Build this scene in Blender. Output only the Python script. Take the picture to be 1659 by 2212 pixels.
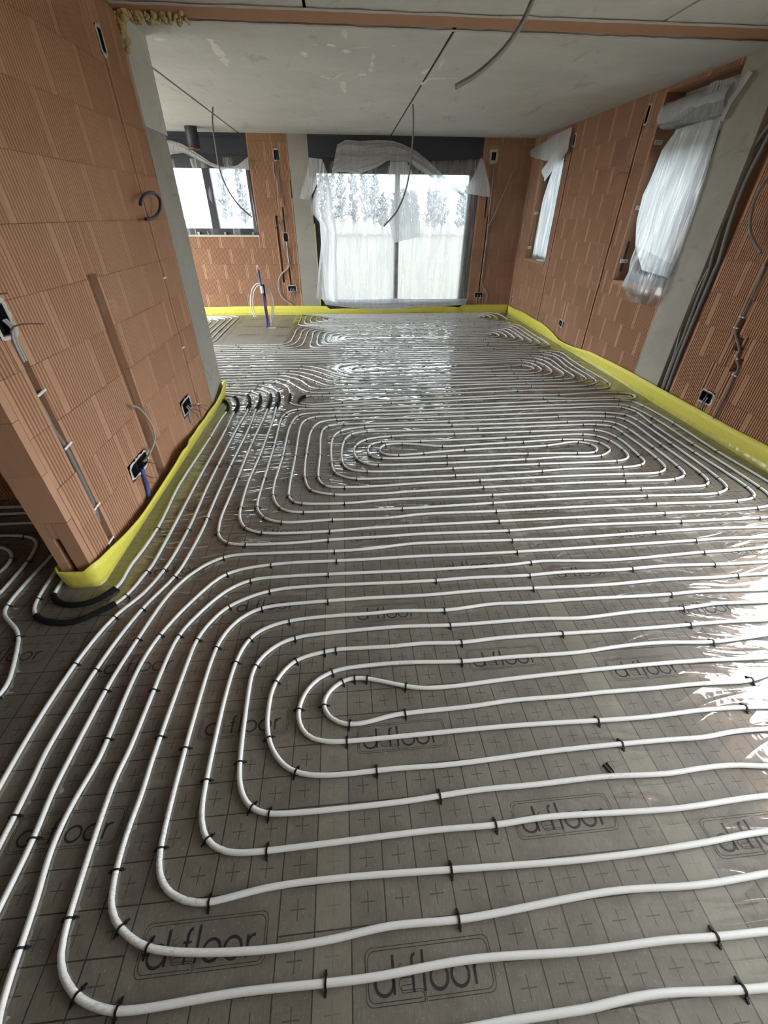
import bpy, bmesh, math, random
from mathutils import Vector, Matrix
S = bpy.context.scene
for o in list(bpy.data.objects): bpy.data.objects.remove(o)
COL = S.collection
PI = math.pi
# ------------------------------------------------------------------ camera
cam_data = bpy.data.cameras.new('camera'); cam = bpy.data.objects.new('camera', cam_data); COL.objects.link(cam)
FPX = 894.2465                                   # focal length in pixels of the 1659 x 2212 frame
cam_data.sensor_fit = 'VERTICAL'; cam_data.sensor_height = 36.0; cam_data.lens = 36.0*FPX/2212.0
cam_data.clip_start = 0.02; cam_data.clip_end = 500
YAW, PITCH, ROLL = -0.081899073, 0.625053875, 0.00685900888
rot = Matrix.Rotation(YAW,4,'Z') @ Matrix.Rotation(PI/2-PITCH,4,'X') @ Matrix.Rotation(ROLL,4,'Z')
cam.matrix_world = Matrix.Translation((0,0,1.6048)) @ rot
S.camera = cam
# ------------------------------------------------------------------ sky, exposure
SKY = 3.2
world = bpy.data.worlds.new('overcast_sky'); S.world = world; world.use_nodes = True
wn = world.node_tree; wn.nodes.clear()
wo = wn.nodes.new('ShaderNodeOutputWorld'); wb = wn.nodes.new('ShaderNodeBackground')
wt = wn.nodes.new('ShaderNodeTexCoord'); wsx = wn.nodes.new('ShaderNodeSeparateXYZ'); wr = wn.nodes.new('ShaderNodeValToRGB')
wr.color_ramp.elements[0].position = 0.0; wr.color_ramp.elements[0].color = (0.80,0.84,0.87,1)
wr.color_ramp.elements[1].position = 0.6; wr.color_ramp.elements[1].color = (0.93,0.98,1.0,1)
wn.links.new(wt.outputs['Generated'], wsx.inputs[0]); wn.links.new(wsx.outputs[2], wr.inputs[0])
wn.links.new(wr.outputs[0], wb.inputs[0]); wb.inputs[1].default_value = SKY; wn.links.new(wb.outputs[0], wo.inputs[0])
S.view_settings.view_transform = 'Standard'; S.view_settings.look = 'None'
S.view_settings.gamma = 1.0; S.view_settings.use_curve_mapping = False
S.view_settings.exposure = 2.1
S.cycles.use_denoising = True
S.cycles.max_bounces = 14; S.cycles.diffuse_bounces = 6; S.cycles.glossy_bounces = 4
S.cycles.transmission_bounces = 8; S.cycles.transparent_max_bounces = 16
S.cycles.sample_clamp_indirect = 6.0; S.cycles.caustics_reflective = False; S.cycles.caustics_refractive = False
# ------------------------------------------------------------------ room sizes (metres; camera stands over the origin)
XL, XR, YB, HC = -1.365, 3.18, 8.86, 2.615
XOUT, YBACK, XWEST = 0.34, -2.6, -4.2            # wall thickness, wall behind the camera, outer wall of the side room
GY, GX0, GY0 = 9.85888e-3, .0989798, -12.119332 # printed 10 cm grid on the foil: turn and offset
GRID_C, GRID_S = math.cos(GY), math.sin(GY)
def grid_to_world(c, r):
    a, b = (c-GX0)*.1, (r-GY0)*.1
    return (GRID_C*a-GRID_S*b, GRID_S*a+GRID_C*b)
RUNS={
 'upper':[(-3.500,4.679),(-1.480,4.680),(-1.350,4.678),(-1.200,4.669),(-1.110,4.666),(-1.071,4.660),(-1.043,4.650),(-1.017,4.636),(-0.956,4.584),(-0.911,4.531),(-0.896,4.506),(-0.880,4.469),(-0.860,4.392),(-0.851,4.303),(-0.847,3.993),(-0.869,3.213),(-0.869,2.653),(-0.873,2.253),(-0.870,2.183),(-0.857,2.084),(-0.850,2.055),(-0.839,2.027),(-0.823,2.002),(-0.804,1.980),(-0.780,1.962),(-0.754,1.949),(-0.715,1.940),(-0.646,1.932),(-0.476,1.928),(-0.346,1.931),(-0.136,1.944),(0.174,1.951),(0.373,1.959),(0.924,1.954),(1.053,1.958),(1.323,1.972),(1.463,1.975),(2.063,1.969),(2.493,1.969),(2.673,1.973),(2.863,1.987),(2.911,1.997),(2.956,2.018),(2.993,2.051),(3.014,2.084),(3.030,2.130),(3.041,2.199),(3.046,2.269),(3.048,2.359),(3.045,2.479),(3.026,2.859),(3.025,2.989),(3.033,3.389),(3.027,3.579),(3.018,3.728),(3.001,3.857),(2.988,3.926),(2.976,3.964),(2.963,3.991),(2.945,4.013),(2.930,4.026),(2.905,4.041),(2.848,4.058),(2.769,4.068),(2.599,4.073),(2.272,4.069),(2.258,4.070),(2.262,4.072),(2.322,4.078),(2.316,4.079),(0.891,4.030),(-0.019,4.005),(-0.209,4.005),(-0.438,4.022),(-0.508,4.023),(-0.547,4.016),(-0.583,4.001),(-0.613,3.976),(-0.637,3.945),(-0.656,3.910),(-0.671,3.862),(-0.679,3.803),(-0.683,3.733),(-0.682,3.613),(-0.672,3.233),(-0.671,2.463),(-0.667,2.363),(-0.656,2.305),(-0.641,2.268),(-0.622,2.233),(-0.591,2.195),(-0.567,2.177),(-0.541,2.162),(-0.514,2.151),(-0.475,2.141),(-0.436,2.135),(-0.386,2.134),(-0.166,2.143),(0.184,2.139),(0.254,2.144),(0.393,2.161),(0.512,2.166),(0.923,2.164),(1.573,2.173),(2.073,2.171),(2.453,2.164),(2.603,2.167),(2.672,2.173),(2.722,2.181),(2.759,2.194),(2.784,2.209),(2.804,2.230),(2.817,2.256),(2.827,2.294),(2.834,2.344),(2.836,2.473),(2.823,2.833),(2.815,3.353),(2.817,3.463),(2.831,3.623),(2.833,3.673),(2.830,3.712),(2.825,3.742),(2.813,3.779),(2.800,3.806),(2.783,3.831),(2.769,3.845),(2.737,3.867),(2.690,3.882),(2.631,3.891),(2.511,3.895),(2.191,3.881),(1.971,3.883),(0.902,3.842),(-0.018,3.830),(-0.278,3.824),(-0.318,3.821),(-0.347,3.816),(-0.375,3.806),(-0.393,3.797),(-0.430,3.765),(-0.448,3.742),(-0.462,3.715),(-0.477,3.658),(-0.484,3.578),(-0.485,3.418),(-0.476,3.038),(-0.474,2.568),(-0.469,2.468),(-0.463,2.439),(-0.454,2.411),(-0.439,2.386),(-0.419,2.365),(-0.403,2.355),(-0.375,2.345),(-0.336,2.337),(-0.287,2.332),(-0.127,2.325),(-0.017,2.327),(0.183,2.344),(0.282,2.349),(0.593,2.351),(1.573,2.365),(2.473,2.365),(2.522,2.369),(2.559,2.381),(2.584,2.397),(2.597,2.411),(2.616,2.444),(2.627,2.493),(2.635,2.572),(2.638,2.722),(2.634,3.062),(2.639,3.352),(2.637,3.442),(2.629,3.502),(2.619,3.540),(2.601,3.575),(2.582,3.597),(2.550,3.620),(2.513,3.636),(2.475,3.646),(2.406,3.657),(2.326,3.664),(2.186,3.673),(2.076,3.675),(1.907,3.663),(0.507,3.623),(0.297,3.621),(0.057,3.628),(-0.033,3.629),(-0.142,3.621),(-0.200,3.609),(-0.234,3.590),(-0.247,3.576),(-0.257,3.560),(-0.274,3.513),(-0.284,3.444),(-0.287,3.334),(-0.278,3.054),(-0.279,2.794),(-0.276,2.704),(-0.268,2.655),(-0.256,2.618),(-0.237,2.583),(-0.217,2.562),(-0.192,2.547),(-0.155,2.537),(-0.035,2.525),(0.055,2.524),(0.185,2.528),(0.524,2.549),(0.944,2.555),(1.584,2.571),(2.044,2.569),(2.234,2.564),(2.284,2.568),(2.332,2.579),(2.368,2.596),(2.398,2.620),(2.420,2.653),(2.432,2.690),(2.440,2.750),(2.446,2.849),(2.447,2.949),(2.443,3.069),(2.426,3.339),(2.416,3.387),(2.401,3.411),(2.379,3.430),(2.344,3.446),(2.295,3.458),(2.216,3.470),(2.106,3.472),(1.117,3.448),(0.346,3.451),(0.187,3.457),(0.137,3.455),(0.087,3.447),(0.039,3.435),(0.003,3.418),(-0.020,3.401),(-0.045,3.370),(-0.063,3.335),(-0.078,3.288),(-0.088,3.239),(-0.099,3.139),(-0.103,3.029),(-0.099,2.940),(-0.088,2.871),(-0.071,2.824),(-0.049,2.793),(-0.017,2.770),(0.040,2.752),(0.109,2.739),(0.158,2.734),(0.328,2.730),(1.378,2.763),(1.888,2.766),(2.058,2.771),(2.118,2.776),(2.147,2.781),(2.174,2.792),(2.206,2.814),(2.226,2.836),(2.240,2.862),(2.247,2.890),(2.251,2.940),(2.249,3.020),(2.242,3.079),(2.228,3.127),(2.207,3.172),(2.178,3.212),(2.148,3.237),(2.112,3.255),(2.064,3.267),(2.015,3.273),(1.955,3.274),(1.325,3.246),(0.666,3.230),(0.546,3.230),(0.336,3.236),(0.266,3.236),(0.216,3.229),(0.188,3.220),(0.171,3.212),(0.155,3.201),(0.142,3.187),(0.125,3.152),(0.117,3.113),(0.117,3.064),(0.122,3.024),(0.132,2.997),(0.149,2.974),(0.173,2.958),(0.210,2.946),(0.249,2.939),(0.309,2.934),(0.389,2.932),(0.719,2.940),(1.369,2.942),(1.529,2.938),(1.929,2.920),(1.958,2.923),(1.977,2.928),(2.011,2.947),(2.030,2.968),(2.040,2.985),(2.045,3.003),(2.046,3.021),(2.042,3.040),(2.033,3.057),(2.008,3.086),(1.966,3.112),(1.938,3.121),(1.919,3.124),(1.889,3.124),(1.860,3.120),(1.674,3.079),(1.595,3.068),(0.935,3.042),(0.766,3.027),(0.438,2.991),(0.388,2.988),(0.338,2.989),(0.299,2.994),(0.270,3.001),(0.253,3.009),(0.231,3.028),(0.221,3.044),(0.214,3.061),(0.212,3.090),(0.215,3.109),(0.226,3.136),(0.250,3.166),(0.266,3.177),(0.283,3.185),(0.312,3.192),(0.342,3.195),(0.402,3.193),(0.451,3.188),(0.500,3.178),(0.674,3.132),(0.733,3.122),(0.793,3.118),(0.873,3.120),(1.082,3.136),(1.462,3.155),(1.751,3.177),(1.871,3.177),(1.951,3.170),(1.990,3.163),(2.038,3.148),(2.074,3.132),(2.099,3.116),(2.119,3.095),(2.134,3.070),(2.147,3.032),(2.150,3.003),(2.146,2.975),(2.133,2.951),(2.112,2.930),(2.072,2.900),(2.038,2.880),(2.010,2.869),(1.981,2.863),(1.942,2.858),(1.842,2.858),(1.722,2.865),(1.672,2.865),(1.343,2.844),(0.883,2.834),(0.353,2.830),(0.243,2.833),(0.163,2.840),(0.125,2.849),(0.090,2.867),(0.052,2.899),(0.030,2.932),(0.012,2.978),(0.003,3.027),(-0.000,3.097),(0.005,3.146),(0.017,3.184),(0.042,3.227),(0.075,3.264),(0.115,3.293),(0.151,3.309),(0.199,3.323),(0.268,3.336),(0.347,3.345),(0.517,3.353),(0.877,3.351),(2.107,3.363),(2.147,3.362),(2.186,3.355),(2.223,3.341),(2.255,3.319),(2.282,3.290),(2.303,3.256),(2.318,3.220),(2.330,3.171),(2.334,3.122),(2.335,3.052),(2.319,2.792),(2.312,2.754),(2.297,2.730),(2.267,2.706),(2.221,2.688),(2.172,2.678),(2.093,2.671),(2.003,2.668),(1.633,2.672),(1.344,2.652),(0.824,2.637),(0.084,2.633),(0.014,2.638),(-0.043,2.654),(-0.087,2.677),(-0.125,2.708),(-0.138,2.724),(-0.152,2.749),(-0.167,2.797),(-0.177,2.866),(-0.186,2.986),(-0.191,3.115),(-0.190,3.235),(-0.181,3.325),(-0.165,3.393),(-0.154,3.421),(-0.140,3.446),(-0.128,3.462),(-0.106,3.483),(-0.082,3.499),(-0.055,3.512),(0.011,3.535),(0.109,3.557),(0.198,3.566),(0.368,3.566),(0.848,3.546),(1.018,3.543),(2.038,3.548),(2.248,3.554),(2.318,3.552),(2.367,3.545),(2.405,3.533),(2.440,3.515),(2.470,3.489),(2.493,3.458),(2.508,3.421),(2.520,3.373),(2.529,3.313),(2.535,3.183),(2.533,2.813),(2.530,2.703),(2.523,2.614),(2.516,2.575),(2.500,2.540),(2.472,2.512),(2.429,2.489),(2.372,2.472),(2.292,2.465),(1.992,2.470),(1.442,2.470),(0.532,2.446),(0.382,2.440),(0.213,2.428),(0.073,2.427),(-0.047,2.430),(-0.117,2.434),(-0.176,2.444),(-0.243,2.464),(-0.288,2.484),(-0.311,2.503),(-0.333,2.534),(-0.348,2.571),(-0.360,2.620),(-0.379,2.728),(-0.387,2.858),(-0.389,3.278),(-0.383,3.448),(-0.368,3.546),(-0.355,3.595),(-0.342,3.632),(-0.327,3.658),(-0.309,3.681),(-0.286,3.699),(-0.259,3.713),(-0.222,3.725),(-0.163,3.737),(-0.113,3.743),(-0.054,3.746),(0.046,3.745),(0.286,3.734),(0.416,3.734),(2.086,3.765),(2.246,3.762),(2.366,3.756),(2.456,3.747),(2.534,3.733),(2.602,3.715),(2.639,3.701),(2.672,3.679),(2.696,3.649),(2.711,3.613),(2.719,3.574),(2.728,3.494),(2.734,3.364),(2.729,2.764),(2.725,2.594),(2.717,2.485),(2.703,2.386),(2.694,2.358),(2.685,2.341),(2.673,2.325),(2.651,2.306),(2.616,2.288),(2.569,2.272),(2.529,2.265),(2.480,2.261),(2.020,2.270),(1.460,2.273),(1.150,2.266),(0.360,2.238),(-0.170,2.237),(-0.290,2.238),(-0.370,2.242),(-0.419,2.249),(-0.456,2.263),(-0.482,2.278),(-0.503,2.298),(-0.522,2.321),(-0.541,2.356),(-0.556,2.392),(-0.568,2.431),(-0.577,2.470),(-0.583,2.519),(-0.588,2.639),(-0.578,3.009),(-0.584,3.409),(-0.582,3.559),(-0.575,3.649),(-0.563,3.738),(-0.550,3.796),(-0.532,3.843),(-0.509,3.874),(-0.477,3.896),(-0.440,3.907),(-0.390,3.912),(-0.220,3.917),(0.200,3.917),(0.420,3.920),(2.180,3.968),(2.450,3.969),(2.610,3.964),(2.709,3.953),(2.748,3.943),(2.785,3.930),(2.819,3.910),(2.840,3.890),(2.857,3.866),(2.874,3.829),(2.885,3.791),(2.894,3.742),(2.913,3.573),(2.918,3.493),(2.921,3.393),(2.918,3.033),(2.926,2.533),(2.924,2.343),(2.917,2.264),(2.907,2.215),(2.892,2.179),(2.862,2.139),(2.832,2.114),(2.787,2.094),(2.738,2.084),(2.649,2.074),(2.429,2.066),(1.389,2.058),(0.149,2.044),(0.049,2.040),(-0.131,2.028),(-0.321,2.024),(-0.431,2.025),(-0.511,2.029),(-0.570,2.037),(-0.618,2.050),(-0.646,2.062),(-0.671,2.077),(-0.693,2.096),(-0.712,2.119),(-0.731,2.154),(-0.746,2.191),(-0.759,2.239),(-0.765,2.279),(-0.776,2.448),(-0.780,2.648),(-0.778,2.758),(-0.765,3.008),(-0.762,3.158),(-0.756,3.798),(-0.758,3.898),(-0.766,4.088),(-0.763,4.218),(-0.763,4.278),(-0.769,4.348),(-0.778,4.417),(-0.791,4.476),(-0.807,4.533),(-0.821,4.571),(-0.839,4.606),(-0.862,4.638),(-0.890,4.666),(-0.953,4.716),(-1.014,4.749),(-1.071,4.768),(-1.130,4.776),(-1.190,4.775),(-1.330,4.764),(-1.410,4.762),(-3.500,4.762)],
 'feed1':[(-3.500,4.368),(-1.847,4.359),(-1.536,4.354),(-1.436,4.348),(-1.397,4.341),(-1.369,4.331),(-1.345,4.314),(-1.318,4.285),(-1.291,4.243),(-1.270,4.198),(-1.252,4.141),(-1.242,4.092),(-1.237,4.012),(-1.247,3.883),(-1.249,3.412),(-1.266,2.671),(-1.262,2.530),(-1.240,2.210),(-1.240,2.080),(-1.248,1.940),(-1.263,1.791),(-1.261,1.691),(-1.264,1.651),(-1.271,1.622),(-1.284,1.596),(-1.301,1.572),(-1.322,1.551),(-1.347,1.535),(-1.384,1.522),(-1.414,1.519),(-1.453,1.523),(-1.491,1.535),(-1.525,1.555),(-1.547,1.574),(-1.563,1.597),(-1.569,1.624),(-1.577,1.802),(-1.578,1.892),(-1.573,2.112),(-1.575,2.172),(-1.581,2.222),(-1.597,2.300),(-1.616,2.346),(-1.641,2.376),(-1.656,2.389),(-1.682,2.403),(-1.719,2.417),(-1.768,2.429),(-1.817,2.436),(-1.867,2.438),(-2.138,2.433),(-3.200,2.440)],
 'feed2':[(-3.500,4.484),(-1.837,4.484),(-1.527,4.488),(-1.457,4.486),(-1.397,4.481),(-1.348,4.471),(-1.311,4.457),(-1.269,4.430),(-1.242,4.402),(-1.216,4.360),(-1.194,4.304),(-1.174,4.237),(-1.163,4.178),(-1.155,4.058),(-1.156,4.022),(-1.163,3.991),(-1.164,3.959),(-1.151,3.559),(-1.151,2.698),(-1.145,2.197),(-1.145,1.817),(-1.149,1.768),(-1.162,1.713),(-1.175,1.635),(-1.185,1.597),(-1.207,1.541),(-1.224,1.517),(-1.244,1.496),(-1.306,1.445),(-1.339,1.423),(-1.375,1.409),(-1.415,1.407),(-1.474,1.415),(-1.530,1.435),(-1.571,1.463),(-1.603,1.500),(-1.616,1.527),(-1.625,1.555),(-1.641,1.654),(-1.653,1.804),(-1.666,1.933),(-1.667,2.103),(-1.676,2.182),(-1.693,2.240),(-1.711,2.275),(-1.739,2.302),(-1.773,2.322),(-1.810,2.336),(-1.869,2.349),(-1.918,2.356),(-1.978,2.359),(-2.309,2.353),(-3.200,2.360)],
 'feed3':[(-3.500,4.533),(-1.757,4.533),(-1.507,4.538),(-1.427,4.536),(-1.377,4.532),(-1.337,4.525),(-1.174,4.479),(-1.147,4.467),(-1.124,4.449),(-1.111,4.434),(-1.097,4.409),(-1.074,4.332),(-1.051,4.214),(-1.045,4.155),(-1.046,4.077),(-1.039,4.013),(-1.055,3.643),(-1.060,2.701),(-1.058,2.551),(-1.046,2.201),(-1.047,2.020),(-1.057,1.830),(-1.066,1.761),(-1.079,1.692),(-1.094,1.634),(-1.114,1.577),(-1.131,1.541),(-1.181,1.455),(-1.205,1.389),(-1.220,1.331),(-1.235,1.252),(-1.246,1.173),(-1.253,1.093),(-1.259,0.973),(-1.260,0.843),(-1.252,0.593),(-1.250,-0.900)],
 'feed4':[(-3.500,4.610),(-1.727,4.610),(-1.467,4.615),(-1.387,4.613),(-1.307,4.605),(-1.229,4.591),(-1.161,4.574),(-1.113,4.558),(-1.078,4.539),(-1.039,4.508),(-1.006,4.471),(-0.986,4.437),(-0.973,4.400),(-0.962,4.341),(-0.956,4.271),(-0.953,4.181),(-0.954,4.092),(-0.961,4.049),(-0.962,4.025),(-0.949,3.646),(-0.963,2.885),(-0.963,2.414),(-0.961,2.274),(-0.956,2.177),(-0.957,2.098),(-0.969,1.868),(-0.983,1.738),(-1.003,1.661),(-1.070,1.494),(-1.100,1.388),(-1.119,1.300),(-1.135,1.201),(-1.146,1.112),(-1.154,1.012),(-1.160,0.892),(-1.162,0.792),(-1.154,0.692),(-1.145,0.442),(-1.150,-0.099),(-1.150,-0.900)],
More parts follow.
